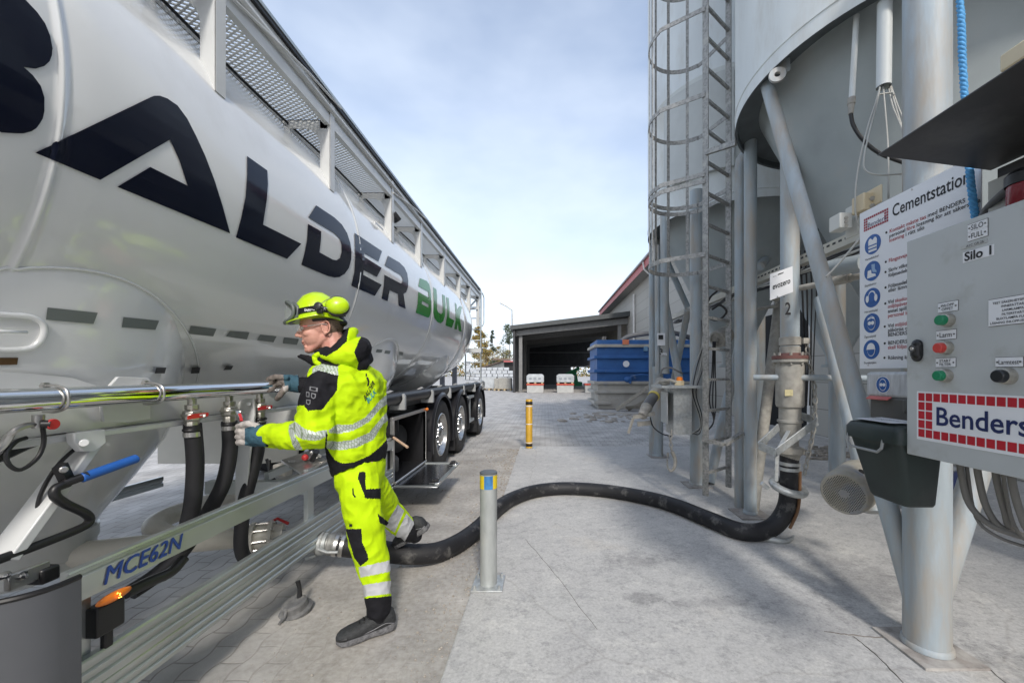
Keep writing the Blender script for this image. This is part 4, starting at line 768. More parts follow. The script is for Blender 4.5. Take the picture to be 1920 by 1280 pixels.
b = MB(); b.box(W(1576, 418, 2.36), (0.075, 0.09, 0.09)); b.box(W(1598, 415, 2.36), (0.01, 0.10, 0.19)); b.build('case', pm('off-white plastic', (0.56, 0.56, 0.52), 0.5, var=0.05), jb2, bevel=0.006)
for py in (408, 415.5, 423): MB().cyl(W(1586.5, py, 2.315), W(1587, py, 2.307), 0.010, n=14).build('gland', dust_m, jb2)
b = MB(); b.tube([W(1548, 505, 2.75), W(1620, 492, 2.5)], 0.055, 18); pb = thing('pneumatic_line', 'dusty grey air pipe with fittings under the near silo cone', 'pipe', W(1580, 520, 2.8)); b.build('drum', cone_m, pb)
b = MB(); b.tube([W(1500, 540, 3.0), W(1550, 530, 2.85), W(1625, 515, 2.6)], 0.022, 14); b.tube([W(1560, 512, 2.83), W(1562, 528, 2.83)], 0.016, 10); b.tube([W(1566, 527, 2.8), W(1594, 521, 2.7)], 0.032, 14); b.build('pipe', dust_m, pb)
b = MB(); b.tube([W(1405, 582, 4.6), W(1462, 572, 4.2)], 0.020, 12); b.ell(W(1456, 598 - 40, 4.2), (0.05, 0.05, 0.04)); b.tube([W(1456, 570, 4.2), W(1456, 560, 4.2)], 0.012); b.build('branch', dust_m, pb)
# ---- fill pipe 2
fp = thing('fill_pipe', 'pale blue filling pipe marked 2 with dusty flanged valve and hanging bracket', 'fill pipe', (W(1482, 700, 3.25).x, 3.25, 0)); FX, FY = W(1481, 700, 3.25).x, 3.25
def zz(py): return CH - (py - HY) * FY / F
MB().tube([(FX, FY, zz(655)), (FX, FY, 2.3), (FX, FY, 3.3)], 0.070, 28).build('pipe', leg_m, fp, smooth=40)
b = MB(); b.lathe([(0.071, zz(648)), (0.080, zz(647)), (0.080, zz(633)), (0.071, zz(632))], (FX, FY, 0), n=28); b.box((FX + 0.09, FY - 0.05, zz(640)), (0.05, 0.05, 0.045)); b.build('pipe_clamp', dust_m, fp)
b = MB(); b.lathe([(0, zz(679)), (0.130, zz(679)), (0.130, zz(674)), (0.076, zz(673)), (0.076, zz(650)), (0, zz(650))], (FX, FY, 0), n=36); fl = b.build('flange', dust_m, fp, smooth=30)
MB().lathe([(0.130, zz(673.5)), (0.132, zz(673)), (0.132, zz(667)), (0.09, zz(666)), (0.076, zz(662))], (FX, FY, 0), n=36).build('gasket_ring', pm('oxide red primer', (0.16, 0.07, 0.06), 0.7, var=0.2), fl, smooth=30)
for k in range(8):
    a = k * math.pi / 4 + 0.3; MB().cyl((FX + 0.110 * math.cos(a), FY + 0.110 * math.sin(a), zz(684)), (FX + 0.110 * math.cos(a), FY + 0.110 * math.sin(a), zz(661)), 0.011, n=6).build('flange_bolt', dust_m, fl)
MB().lathe([(0.104, zz(679)), (0.105, zz(700)), (0.104, zz(758)), (0.098, zz(762)), (0.081, zz(764)), (0.081, zz(786)), (0.092, zz(787)), (0.092, zz(791)), (0.081, zz(792)), (0.076, zz(815)), (0.064, zz(822)), (0.064, zz(835)), (0.098, zz(838)), (0.102, zz(848)), (0.076, zz(852)), (0.068, zz(860)), (0, zz(860))], (FX, FY, 0), n=36).build('valve_body', dust_m, fp, smooth=30)
MB().box((FX - 0.045, FY - 0.096, zz(735)), (0.11, 0.004, 0.05)).build('yellow_label', pm('faded yellow label', (0.52, 0.46, 0.26), 0.6, var=0.15, scale=40), fp)
b = MB(); P1, P2, P3, P4 = W(1423, 835, 3.12), W(1455, 848, 3.0), W(1532, 790, 3.1), W(1500, 778, 3.3)
for p, q in ((P1, P2), (P2, P3), (P3, P4), (P1, W(1460, 800, 3.25))): b.beam(p, q, 0.012, 0.06)
b.beam(W(1462, 838, 3.1), W(1480, 805, 3.2), 0.03, 0.012); b.build('hanging_bracket', gal, fp, bevel=0.003)
b = MB(); b.beam(W(1457, 848, 3.08), W(1455, 902, 3.05), 0.03, 0.014); b.build('cam_arm', gal, fp, bevel=0.004)
ch_ = []
def chain(parent, pts, link_l=0.035, m=None):
    pts = catmull([W(*p) for p in pts], 14); d = 0; last = pts[0]; i = 0; k = 0
    b = MB()
    for p in pts[1:]:
        if (p - last).length >= link_l * 0.78:
            mid = (p + last) / 2; ax = (p - last).normalized(); a, c2, n_ = frame(ax); side = a if k % 2 else c2
            b.tube([mid + ax * link_l * 0.5 * math.cos(t) + side * link_l * 0.28 * math.sin(t) for t in [2 * math.pi * j / 12 for j in range(12)]], link_l * 0.11, 6, closed=True); last = p; k += 1
    return b.build('chain', m or dust_m, parent)
chain(fp, [(1512, 640, 3.2), (1518, 680, 3.18), (1528, 735, 3.15), (1526, 800, 3.12), (1516, 850, 3.1), (1508, 890, 3.08)], 0.055)
MB().tube([W(1413, 707, 3.35), W(1625, 709, 2.95)], 0.024, 14).build('cross_bar', leg_m, fp)
es = thing('name_sign', 'small white name board tied to the filling pipe above its painted numeral', 'sign', W(1465, 530, 3.12)); q = [W(1444, 514, 3.13), W(1444, 563, 3.13), W(1487, 547, 3.13), W(1486, 499, 3.13)]
n_ = (q[2] - q[1]).cross(q[0] - q[1]).normalized(); b = MB(); b.add([p for p in q] + [p - n_ * 0.004 for p in q], [(0, 1, 2, 3), (7, 6, 5, 4), (0, 4, 5, 1), (1, 5, 6, 2), (2, 6, 7, 3), (3, 7, 4, 0)]); b.build('board', signw, es, smooth=0)
uu = (q[2] - q[1]).normalized(); write('evozero', 0.066, W(1448.5, 543, 3.128), uu, (0, 0, 1), textblk, es, bold=0.012, fit=0.148)
write('Beton,', 0.012, W(1449, 520, 3.128), uu, (0, 0, 1), textblk, es); MB().box(W(1464, 512.5, 3.126), (0.045, 0.004, 0.006), (uu, n_, Vector((0, 0, 1)))).build('hanger_slot', blackp, es)
for px in (1458, 1470): MB().cyl(W(px, 556, 3.128), W(px, 556, 3.122), 0.004, n=8).build('eyelet', blackp, es)
write('2', 0.14, (FX - 0.085, FY - 0.0715, zz(592)), (1, 0, 0), (0, 0, 1), textblk, fp, bold=0.02, wide=0.7)

for k in range(4): cable(fp, [(1500 + 9 * k, 470, 3.32), (1504 + 9 * k, 540, 3.34), (1507 + 7 * k, 610, 3.36), (1510 + 5 * k, 690, 3.4), (1506 + 6 * k, 760, 3.45)], 0.008 - 0.001 * k, blackp)
rbs = MB()
for k in range(140):
    p = GZ(random.gauss(1555, 26), random.uniform(838, 862), SLZ); r = random.uniform(0.01, 0.05); rbs.ell(p + Vector((0, 0, r * 0.3)), (r * random.uniform(0.8, 2.2), r, r * 0.6), nu=6, nv=4)
o = rbs.build('debris', pm('grey debris', (0.27, 0.25, 0.22), 0.9, var=0.35, scale=9), smooth=0, fix=False); o['kind'] = 'stuff'; tag(o, 'grey debris swept against the hall wall behind the motor', 'debris')
# ---- caged ladder
ld = thing('caged_ladder', 'galvanised caged ladder with round safety hoops in front of the far silo', 'ladder', (1.77, 4.05, 0)); ld_m = pm('galvanised ladder steel', (0.27, 0.27, 0.26), 0.55, metal=0.4, var=0.35, scale=45, dirt=(0.42, 0.41, 0.38), dlo=0.5, dhi=0.7, dscale=14)
LA, LB = Vector((W(1323, 0, 3.91).x, 3.91, 0)), Vector((W(1366, 0, 4.20).x, 4.20, 0)); LD = (LB - LA).normalized(); LN = Vector((-LD.y, LD.x, 0))
LZ0 = 0.19
for p in (LA, LB): MB().box(p + Vector((0, 0, (LZ0 + 9) / 2)), (0.018, 0.06, 9 - LZ0), (LD, LN, Vector((0, 0, 1)))).build('stile', ld_m, ld, bevel=0.003)
z = 2.266 - 0.309 * 6
while z < 7.6:
    MB().beam(LA + Vector((0, 0, z)), LB + Vector((0, 0, z)), 0.026, 0.026).build('rung', ld_m, ld); z += 0.309
hc = (LA + LB) / 2
def hoop(z, flat=0.045):
    vs = []; half = (LB - LA).length / 2 + 0.015
    pts = [-LD * half]
    for k in range(0, 25):
        a = math.pi - math.pi * k / 24; pts.append(LD * (0.37 * math.cos(a)) + LN * (0.39 + 0.37 * math.sin(a)))
    pts.append(LD * half); pts = catmull(pts, 2)
    b = MB(); rings = []
    for i, p in enumerate(pts):
        t = (pts[min(i + 1, len(pts) - 1)] - pts[max(0, i - 1)]).normalized(); n_ = Vector((-t.y, t.x, 0)) * 0.004; c_ = hc + p
        rings.append([c_ + n_ + Vector((0, 0, z - flat / 2)), c_ + n_ + Vector((0, 0, z + flat / 2)), c_ - n_ + Vector((0, 0, z + flat / 2)), c_ - n_ + Vector((0, 0, z - flat / 2))])
    return b.loft(rings).build('hoop', ld_m, ld, smooth=40)
HZ = [CH - (py - HY) * 3.91 / F for py in (477, 340, 327, 178, 18, -145, -300)]
for z in HZ: hoop(z)
for a in (150, 120, 90, 60, 25):
    p = hc + LD * (0.362 * math.cos(R(a))) + LN * (0.39 + 0.362 * math.sin(R(a))); MB().box(p + Vector((0, 0, (HZ[0] + 7.6) / 2)), (0.034, 0.006, 7.6 - HZ[0] + 0.05), frame(Vector((math.cos(R(a)) * LD.x + math.sin(R(a)) * LN.x, math.cos(R(a)) * LD.y + math.sin(R(a)) * LN.y, 0)))[0:1] + (frame(Vector((math.cos(R(a)) * LD.x + math.sin(R(a)) * LN.x, math.cos(R(a)) * LD.y + math.sin(R(a)) * LN.y, 0)))[2], Vector((0, 0, 1)))).build('cage_strip', ld_m, ld)
MB().beam(W(1324, 286, 3.89), W(1380, 268, 3.62), 0.03, 0.05).build('wall_bracket', ld_m, ld); MB().beam(W(1318, 824, 3.9), W(1358, 833, 3.75), 0.05, 0.03).build('foot_bracket', ld_m, ld)
MB().beam(W(1358, 833, 3.75), W(1392, 812, 3.85), 0.05, 0.03).build('foot_bracket', ld_m, ld)
# access door panel on the far silo
b = MB(); th = math.atan2(-0.95, -0.62)
def on2(a, z, r): return (S2[0] + r * math.cos(a), S2[1] + r * math.sin(a), z)
rings = []
for k in range(13):
    a = R(203 + 42 * k / 12); rings.append([on2(a, 3.95, 1.265), on2(a, 5.15, 1.265), on2(a, 5.15, 1.32), on2(a, 3.95, 1.32)])
b.loft(rings); hd = b.build('cladding_panel', pm('pale cladding panel', (0.46, 0.48, 0.47), 0.45, var=0.05), silo2, smooth=30)
# ---- filling nozzle and pipes marked 3 on the far silo
fp3 = thing('fill_pipe', 'grey filling pipe marked 3 with a slanted nozzle hanging from it', 'fill pipe', W(1246, 700, 5.6)); MB().tube([W(1246, 700, 5.6), W(1246, 400, 5.6)], 0.060, 22).build('pipe', leg_m, fp3, smooth=40)
MB().tube([W(1233, 700, 5.65), W(1232, 460, 5.65)], 0.036, 16).build('vent_pipe', leg_m, fp3, smooth=40)
b = MB(); b.box(W(1240, 636, 5.5), (0.10, 0.02, 0.17)); b.build('number_plate', signw, fp3); MB().box(W(1239, 632, 5.48), (0.065, 0.012, 0.06)).build('plate_frame', blackp, fp3)
write('3', 0.11, W(1236, 664, 5.535), (1, 0, 0), (0, 0, 1), textblk, fp3, bold=0.02); o_ = W(1244, 664, 5.53); MB().box(W(1245, 664, 5.534), (0.08, 0.003, 0.035)).build('name_strip', signw, fp3); write('MENT', 0.026, W(1240, 666, 5.531), (1, 0, 0), (0, 0, 1), textblk, fp3)
b = MB(); A_, B_, C_, D_ = W(1240, 715, 5.5), W(1226, 742, 5.3), W(1213, 762, 5.15), W(1204, 780, 5.05)
b.tube([A_, B_], 0.075, 20); nz_ = b.build('nozzle', dust_m, fp3, smooth=40); MB().tube([B_ + (A_ - B_) * 0.05, B_ - (A_ - B_) * 0.05], 0.079, 20).build('yellow_band', pm('worn yellow band', (0.60, 0.50, 0.12), 0.6), nz_)
MB().tube([B_, C_], 0.068, 20).build('rubber_sleeve', pm('grey rubber', (0.13, 0.13, 0.13), 0.6), nz_); b = MB(); b.tube([C_, D_], [0.075, 0.06], 20); b.beam(W(1187, 782, 5.05), W(1228, 775, 5.05), 0.02, 0.05); b.beam(W(1187, 784, 5.05), W(1178, 812, 5.0), 0.02, 0.03); b.beam(W(1195, 795, 5.1), W(1222, 792, 5.1), 0.03, 0.06); b.build('coupling_head', dust_m, nz_)
cable(fp3, [(1219, 782, 5.1), (1225, 800, 5.0), (1240, 812, 4.9), (1258, 818, 4.8)], 0.008, blackp)
# ---- galvanised control box with beacon
gb = thing('control_box', 'open galvanised steel control box with amber beacon on the far silo leg', 'control box', W(1275, 815, 4.6)); y = 4.6
b = MB(); p0, p1 = W(1263, 815, y), W(1297, 728, y); b.bx(p0.x, p1.x, y, y + 0.02, p0.z, p1.z); b.bx(p0.x, p0.x + 0.012, y + 0.02, y + 0.30, p0.z, p1.z); b.build('door', gal, gb)
b = MB(); q0, q1 = W(1240, 790, 4.85), W(1262, 733, 4.85); b.bx(q0.x, q1.x + 0.06, 4.85, 4.87, q0.z, q1.z); b.bx(q0.x, q0.x + 0.012, 4.63, 4.85, q0.z, q1.z); b.build('case', cabin_m, gb)
MB().bx(W(1249, 0, 4.84).x, W(1266, 0, 4.84).x, 4.835, 4.845, W(0, 778, 4.84).z, W(0, 737, 4.84).z).build('notice', pm('faded orange notice', (0.50, 0.30, 0.16), 0.6, var=0.3, scale=30), gb)
b = MB(); b.bx(W(1236, 0, 4.6).x, W(1312, 0, 4.6).x, 4.5, 4.95, W(0, 727, 4.6).z, W(0, 722.5, 4.6).z); b.build('top_plate', gal, gb)
bc = MB(); c_ = W(1274, 722, 4.6); bc.lathe([(0, 0), (0.055, 0), (0.055, 0.055), (0, 0.055)], c_, n=4); bs = bc.build('beacon_base', pm('cream plastic', (0.6, 0.5, 0.33), 0.5), gb); MB().lathe([(0.036, 0.055), (0.036, 0.07), (0.034, 0.09), (0.02, 0.098), (0, 0.1)], c_, n=20).build('beacon_lens', orange, bs, smooth=40)
b = MB(); b.ell(W(1245, 716, 4.7), (0.06, 0.05, 0.045)); b.tube([W(1236, 716, 4.7), W(1256, 712, 4.6), W(1268, 716, 4.6)], 0.018, 10); b.build('coupling', dust_m, gb)
MB().tube([W(1238, 705, 4.7), W(1242, 692, 4.7), W(1256, 689, 4.7), W(1272, 696, 4.7), W(1280, 700, 4.8)], 0.010, 8, smooth=5).build('hose', pm('grey rubber', (0.13, 0.13, 0.13), 0.6), gb)
hk = thing('chain_hook', 'rusty hoist hook hanging on a chain below the galvanised box', 'hook', W(1257, 840, 4.6)); chain(hk, [(1259, 806, 4.6), (1257, 822, 4.6), (1258, 836, 4.6), (1260, 848, 4.6)], 0.06)
b = MB(); b.tube([W(1260, 846, 4.6), W(1266, 862, 4.6), W(1264, 876, 4.6), W(1258, 883, 4.6), W(1252, 876, 4.6), W(1251, 860, 4.6)], [0.022, 0.02, 0.018, 0.012, 0.008, 0.008], 10, smooth=5); b.ell(W(1252, 852, 4.6), (0.014, 0.014, 0.03)); b.build('hook', dust_m, hk)
for k in range(4): cable(gb, [(1318 - k, 600, 4.75), (1316 + k, 650, 4.72), (1300 + 6 * k, 690, 4.7), (1296 + 3 * k, 735, 4.68), (1310 + 2 * k, 780, 4.66), (1312, 800 + 4 * k, 4.66), (1298, 812, 4.6)], 0.006, blackp if k % 2 else cab_m)
for k in range(3): cable(gb, [(1337 + 2 * k, 640, 4.9), (1335 + 3 * k, 700, 4.9), (1330 + 6 * k, 750, 4.85), (1338, 790, 4.8), (1322, 812, 4.7)], 0.008, blackp)
# vibrator motor hanging under the far cone
vm = thing('vibrator_motor', 'round dusty vibrator motor hanging under the far silo cone', 'motor', W(1352, 630, 5.2)); b = MB(); ax = Vector((-0.75, -0.5, -0.35)).normalized(); b.lathe([(0, -0.14), (0.10, -0.14), (0.115, -0.12), (0.12, 0.06), (0.11, 0.10), (0.085, 0.105), (0.08, 0.09), (0.03, 0.09), (0.025, 0.11), (0, 0.11)], W(1352, 632, 5.2), ax, n=28); b.build('housing', dust_m, vm, smooth=30); MB().beam(W(1338, 642, 5.15), W(1368, 650, 5.3), 0.06, 0.02).build('foot', dust_m, vm)

# ================================================================ control post on the near leg
CABX = 1.5
cb = thing('control_cabinet', 'grey silo control cabinet with coloured push buttons and red-tiled sign on its door', 'control cabinet', (1.64, 1.25, 1.07)); CY0, CY1, CZ0, CZ1 = 0.80, 1.637, 1.068, 1.945
b = MB(); b.bx(CABX + 0.02, 1.775, CY0 + 0.01, CY1 - 0.008, CZ0 + 0.008, CZ1 - 0.008); b.build('case', cabin_m, cb, bevel=0.004)
dr = MB().bx(CABX, CABX + 0.018, CY0, CY1, CZ0, CZ1).build('door', cabin_m, cb, bevel=0.003)
U, V, NX = Vector((0, -1, 0)), Vector((0, 0, 1)), Vector((-1, 0, 0))
def plate(px, py, w, h, lift=0.003, m=signw, parent=cb, X=CABX, name='engraved_plate', corner=True):      # pixel = top-left corner
    o = WX(px, py, X); y, z = o.y, o.z; return MB().bx(X - lift, X, y - w, y, z - h, z).build(name, m, parent, bevel=0.0), o
def sheet_text(lines, px, py, X, size, parent, m=textblk, lead=1.25, lift=0.0012, align='LEFT', bold=0.0, fit=None):
    o = WX(px, py, X)
    for i, s in enumerate(lines): write(s, size, o + Vector((0, 0, -size * lead * i)), U, V, m, parent, lift=lift, align=align, bold=bold, fit=fit)
edge_m = pm('plate edge', (0.10, 0.10, 0.10), 0.5)
for px, py, w, h, tx, sz in ((1816, 422.5, 0.062, 0.0265, 'SILO', 0.026), (1816, 437, 0.062, 0.030, 'FULL', 0.026), (1760, 569.5, 0.072, 0.035, '', 0), (1757, 621, 0.072, 0.033, 'Larm', 0.027), (1756, 672, 0.072, 0.033, '', 0), (1868, 670.5, 0.075, 0.030, 'Larmtest', 0.021)):
    o, c_ = plate(px, py, w, h); plate(px - 0.7, py - 0.9, w + 0.0022, h + 0.0032, 0.0016, edge_m, o, name='plate_edge')
    for yy_ in (0.006, w - 0.006): MB().cyl(c_ + Vector((-0.003, -yy_, -h / 2)), c_ + Vector((-0.0045, -yy_, -h / 2)), 0.003, n=8).build('rivet', edge_m, o)
    if tx: write(tx, sz, c_ + Vector((-0.003, -w / 2, -h / 2 - sz * 0.34)), U, V, textblk, o, align='CENTER', fit=w * (0.62 if tx != 'Larmtest' else 0.74))
    else:
        a_, b_ = ('INLOPP', 'ÖPPET') if py < 600 else ('START', 'FILTER')
        for i_, s_ in enumerate((a_, b_)): write(s_, 0.0145, c_ + Vector((-0.003, -w / 2, -h * (0.45 + 0.40 * i_))), U, V, textblk, o, align='CENTER')
o, c_ = plate(1802, 462, 0.085, 0.013, 0.002, pm('dymo strip', (0.42, 0.43, 0.42), 0.5)); write('A1C GR.26', 0.012, c_ + Vector((-0.002, -0.02, -0.0105)), U, V, textblk, o)
o, c_ = plate(1806, 474, 0.098, 0.037, 0.0015, name='name_label'); write('Silo 1', 0.043, c_ + Vector((-0.0015, -0.006, -0.032)), U, V, textblk, o, bold=0.025, fit=0.085)
o, c_ = plate(1855, 563, 0.14, 0.088, 0.003); plate(1854.3, 562, 0.1425, 0.0915, 0.0016, edge_m, o, name='plate_edge')
for i_, s_ in enumerate(('TEST SÄKERHETSFUNKT', 'INNEFATTAR:', 'LARMLAMPA', 'FILTERSTART', 'BLIXTLAMPA FULLT', 'LÅSNING INLOPP-ISLANGN')): write(s_, 0.0105, c_ + Vector((-0.003, -0.070, -0.017 - 0.0132 * i_)), U, V, textblk, o, align='CENTER', bold=0.008)
def button(px, py, m, rr=0.0195):
    o = WX(px, py, CABX); k = MB().lathe([(0, 0), (rr + 0.006, 0), (rr + 0.006, 0.006), (rr + 0.003, 0.020), (rr, 0.022), (0, 0.022)], o, (-1, 0, 0), n=28).build('button_collar', pm('worn chrome collar', (0.42, 0.40, 0.35), 0.45, metal=0.7, var=0.2, scale=60), cb, smooth=40)
    MB().lathe([(0, 0.04), (rr - 0.004, 0.04), (rr - 0.001, 0.037), (rr, 0.022)], o, (-1, 0, 0), n=28).build('push_button', m, k, smooth=40)
gbt = pm('green push button', (0.01, 0.20, 0.09), 0.35); rbt = pm('red push button', (0.50, 0.05, 0.04), 0.35)
button(1779, 600, gbt); button(1776, 652, rbt); button(1775, 704, gbt); button(1891, 705, pm('black push button', (0.012, 0.014, 0.016), 0.35), 0.0215)
b = MB(); o = WX(1723, 657, CABX); b.tube([o + Vector((-0.008, 0, -0.022)), o + Vector((-0.008, 0, 0.022))], 0.0205, 20); b.ell(o + Vector((-0.008, 0, 0.024)), (0.014, 0.0205, 0.0205)); b.ell(o + Vector((-0.008, 0, -0.024)), (0.014, 0.0205, 0.0205)); lk = b.build('door_lock', blackp, cb, smooth=60); MB().ring(o + Vector((-0.0275, 0, 0.008)), (-1, 0, 0), 0.012, 0.003).build('key_ring', pm('worn black', (0.05, 0.05, 0.05), 0.3), lk); MB().lathe([(0, 0), (0.009, 0), (0.007, 0.004), (0, 0.004)], o + Vector((-0.027, 0, 0.008)), (-1, 0, 0), n=12).build('key_cylinder', chrome, lk)
# ---- company sign on the door: white panel, border of red tiles, dark blue name
sg, c_ = plate(1720, 733, 0.47, 0.192, 0.002, signw, name='company_sign'); sg['label'] = 'white sign with red tile border'
redt = pm('red tile print', (0.43, 0.012, 0.025), 0.4, var=0.06)
tiles = []
cell = 0.0305
for row in range(5):
    for col in range(15):
        if row in (0, 4) or col in (0, 1): tiles.append((row, col))
for row, col in tiles:
    y0 = c_.y - 0.007 - col * cell; z0 = c_.z - 0.0065 - row * (0.179 / 5); MB().bx(CABX - 0.0026, CABX - 0.002, y0 - cell + 0.005, y0, z0 - 0.179 / 5 + 0.005, z0).build('red_tile', redt, sg)
me_ = write('Benders', 0.098, c_ + Vector((-0.002, -0.075, -0.125)), U, V, pm('sign navy', (0.012, 0.022, 0.10), 0.4), sg, bold=0.014, fit=0.292)
# ---- safety sign
SX = 1.77
ss = thing('safety_sign', 'white cement station safety sign with blue mandatory pictograms beside the cabinet', 'sign', (SX, 1.9, 1.43)); sy0, sy1 = SX * F / (1840 - CX), SX * F / (1612 - CX)
zb_ = WX(1611, 691, SX).z; zt_ = WX(1612.5, 401, SX).z
MB().bx(SX, SX + 0.004, sy0, sy1, zb_, zt_).build('board', signw, ss)
def run(px, py, segs, size, bold=0.010):
    o = WX(px, py, SX)
    for s, m in segs:
        me = text_mesh(s, size, bold); w = (max(v.co.x for v in me.vertices) if len(me.vertices) else 0); bpy.data.meshes.remove(me)
        write(s, size, o, U, V, m, ss, bold=bold); o = o + U * (w + size * 0.28)
K, Rr = textblk, textred
write('Cementstation', 0.085, WX(1673, 407, SX), U, V, textblk, ss, bold=0.012, fit=0.365)
SZ = 0.0265
run(1668, 437, [('Kontakt måste tas', Rr), ('med BENDERS', K)], SZ); run(1667.5, 446, [('personal', K), ('före', Rr), ('lossning för att säkerställa', K)], SZ); run(1667.5, 454.5, [('lossning', Rr), ('i rätt silo', K)], SZ); run(1666.5, 492, [('Fångstvajer', Rr)], SZ)
run(1666, 510, [('Skriv vilken', K)], SZ); run(1666, 519.5, [('följesedeln', K)], SZ); run(1665.6, 540, [('Följesedeln s', K)], SZ); run(1665.6, 548, [('eller lämnas', K)], SZ); run(1665, 569.5, [('Vid', K), ('skador p', Rr)], SZ); run(1665, 578, [('miljöpåverka', Rr)], SZ); run(1665, 586.7, [('annat spill (t', K)], SZ); run(1665, 595.3, [('personal info', Rr)], SZ)
run(1665, 614, [('Vid', K), ('miljötillbud', Rr)], SZ); run(1665, 622.5, [('påbörjas om', K)], SZ); run(1665, 631, [('BENDERS pe', K)], SZ); run(1665, 646, [('BENDERS hå', K)], SZ); run(1665, 654.5, [('skall följas', Rr)], SZ); run(1665, 673.7, [('Rökning är fö', K)], SZ)
for px, py in ((1662, 436), (1661, 491), (1660.5, 510), (1660.5, 539), (1660, 569), (1659, 612), (1659, 643.5), (1658.5, 670.5)): MB().lathe([(0, 0.001), (0.006, 0.001), (0.006, 0)], WX(px, py, SX), (-1, 0, 0), n=12).build('bullet', textblk, ss)
write('Benders', 0.034, WX(1627, 427, SX), U, V, pm('sign navy', (0.012, 0.022, 0.10), 0.4), ss, fit=0.115)
lo = WX(1620, 411.5, SX); lw, lh = 0.158, 0.073
for row in range(5):
    for col in range(12):
        if row in (0, 4) or col in (0, 1, 10, 11): y0 = lo.y - col * lw / 12; z0 = lo.z - row * lh / 5; MB().bx(SX - 0.001, SX - 0.0001, y0 - lw / 12 + 0.003, y0, z0 - lh / 5 + 0.003, z0).build('logo_tile', pm('muted red print', (0.30, 0.03, 0.05), 0.5), ss)
pict = pm('mandatory blue', (0.012, 0.085, 0.30), 0.4); 
def poly(o, pts, m, parent, lift=0.002, name='pictogram_shape'):
    b = MB(); b.prism([(x, y) for x, y in pts], o + NX * (lift - 0.0008), U, V, 0.0008); return b.build(name, m, parent, smooth=0)
def circ2(r, cx=0, cy=0, n=28, sy=1.0, a0=0, a1=360): return [(cx + r * math.cos(R(a0 + (a1 - a0) * k / n)), cy + sy * r * math.sin(R(a0 + (a1 - a0) * k / n))) for k in range(n + (0 if a1 - a0 == 360 else 1))]
for i, (px, py, cap_) in enumerate(((1636.5, 458, 'Varselklädsel'), (1635.6, 508, 'Skyddsskor'), (1635.3, 558, 'Hörselskydd'), (1634.4, 605.6, 'Ögonskydd'), (1634, 655, 'Skyddshjälm'))):
    o = WX(px, py, SX); d = poly(o, circ2(0.0525), pict, ss, 0.0012, 'pictogram')
    write(cap_, 0.017, o + Vector((0, 0.05, -0.077)), U, V, textblk, ss, bold=0.004)
    if i == 0:
        poly(o, [(-0.028, 0.02), (-0.022, 0.033), (-0.012, 0.035), (0, 0.022), (0.012, 0.035), (0.022, 0.033), (0.028, 0.02), (0.026, -0.038), (-0.026, -0.038)], textwht, d); [poly(o, [(-0.027, z), (0.027, z), (0.027, z - 0.006), (-0.027, z - 0.006)], pict, d, 0.0035) for z in (-0.002, -0.02)]
    elif i == 1: poly(o, [(-0.028, 0.006), (-0.006, 0.008), (-0.004, -0.012), (0.022, -0.020), (0.024, -0.032), (-0.032, -0.034)], textwht, d); poly(o, [(-0.004, 0.036), (0.018, 0.034), (0.018, 0.008), (0.03, -0.006), (0.028, -0.014), (0.004, -0.006), (-0.002, 0.012)], pm('pale blue print', (0.25, 0.36, 0.52), 0.5), d)
    elif i == 2: poly(o, circ2(0.024, 0, 0.008, sy=1.25), textwht, d); poly(o, circ2(0.020, 0, 0.002, sy=1.45), pict, d, 0.0035); [poly(o, circ2(0.010, s * 0.028, -0.004, sy=1.9), textwht, d, 0.004) for s in (-1, 1)]
    elif i == 3: poly(o, circ2(0.026, 0, 0, sy=1.45), textwht, d); poly(o, circ2(0.024, 0, 0, sy=1.42), pict, d, 0.0035); poly(o, [(-0.02, 0.03), (0.02, 0.03), (0.024, 0.018), (0, 0.026), (-0.024, 0.018)], textwht, d, 0.004); [poly(o, circ2(0.0105, s * 0.0105, 0.0), textwht, d, 0.004) for s in (-1, 1)]
    else: poly(o, circ2(0.025, 0, -0.002, sy=1.4), textwht, d); poly(o, circ2(0.0225, 0, -0.002, sy=1.38), pict, d, 0.0035); poly(o, circ2(0.027, 0, 0.004, sy=1.15, a0=0, a1=180) + [(-0.032, 0.0), (0.032, 0.0)], textwht, d, 0.004)
for px, py in ((1710, 355), (1628, 684)): MB().ell(WX(px, py, SX), (0.003, 0.006, 0.006), nu=8, nv=6).build('screw', steel, ss)
# ---- eye protection dispenser
pb_ = thing('goggle_dispenser', 'translucent goggle dispenser box with blue pictogram hanging under the safety sign', 'dispenser', (1.72, 2.05, 1.2)); X_ = 1.70
y1, y0 = X_ * F / (1623 - CX), X_ * F / (1702 - CX); b = MB(); zt_, zm_, zb_ = WX(1623, 697, X_).z, WX(1623, 742, X_).z, WX(1628, 782, X_).z
b.bx(X_, X_ + 0.09, y0 - 0.05, y1, zm_, zt_); lid_ = b.build('lid', pm('scuffed clear plastic', (0.46, 0.47, 0.48), 0.35, var=0.2, scale=25, stretch=(1, 3, 0.5)), pb_, bevel=0.015); b = MB(); b.bx(X_ + 0.005, X_ + 0.10, y0 - 0.05, y1 - 0.02, zb_, zm_); b.bx(X_ - 0.0, X_ + 0.02, y0 + 0.005, y0 + 0.03, zm_ - 0.07, zm_); b.build('box', pm('dark smoked plastic', (0.09, 0.09, 0.085), 0.4), pb_, bevel=0.008)
b = MB(); o = WX(1631, 743, X_); b.hexa([o + Vector(v) for v in ((-0.02, 0, -0.012), (-0.02, -0.13, -0.012), (0, -0.13, 0), (0, 0, 0), (-0.022, 0, -0.008), (-0.022, -0.13, -0.008), (0, -0.13, 0.005), (0, 0, 0.005))]); b.build('red_flap', pm('pale red plastic', (0.55, 0.13, 0.12), 0.4), pb_)
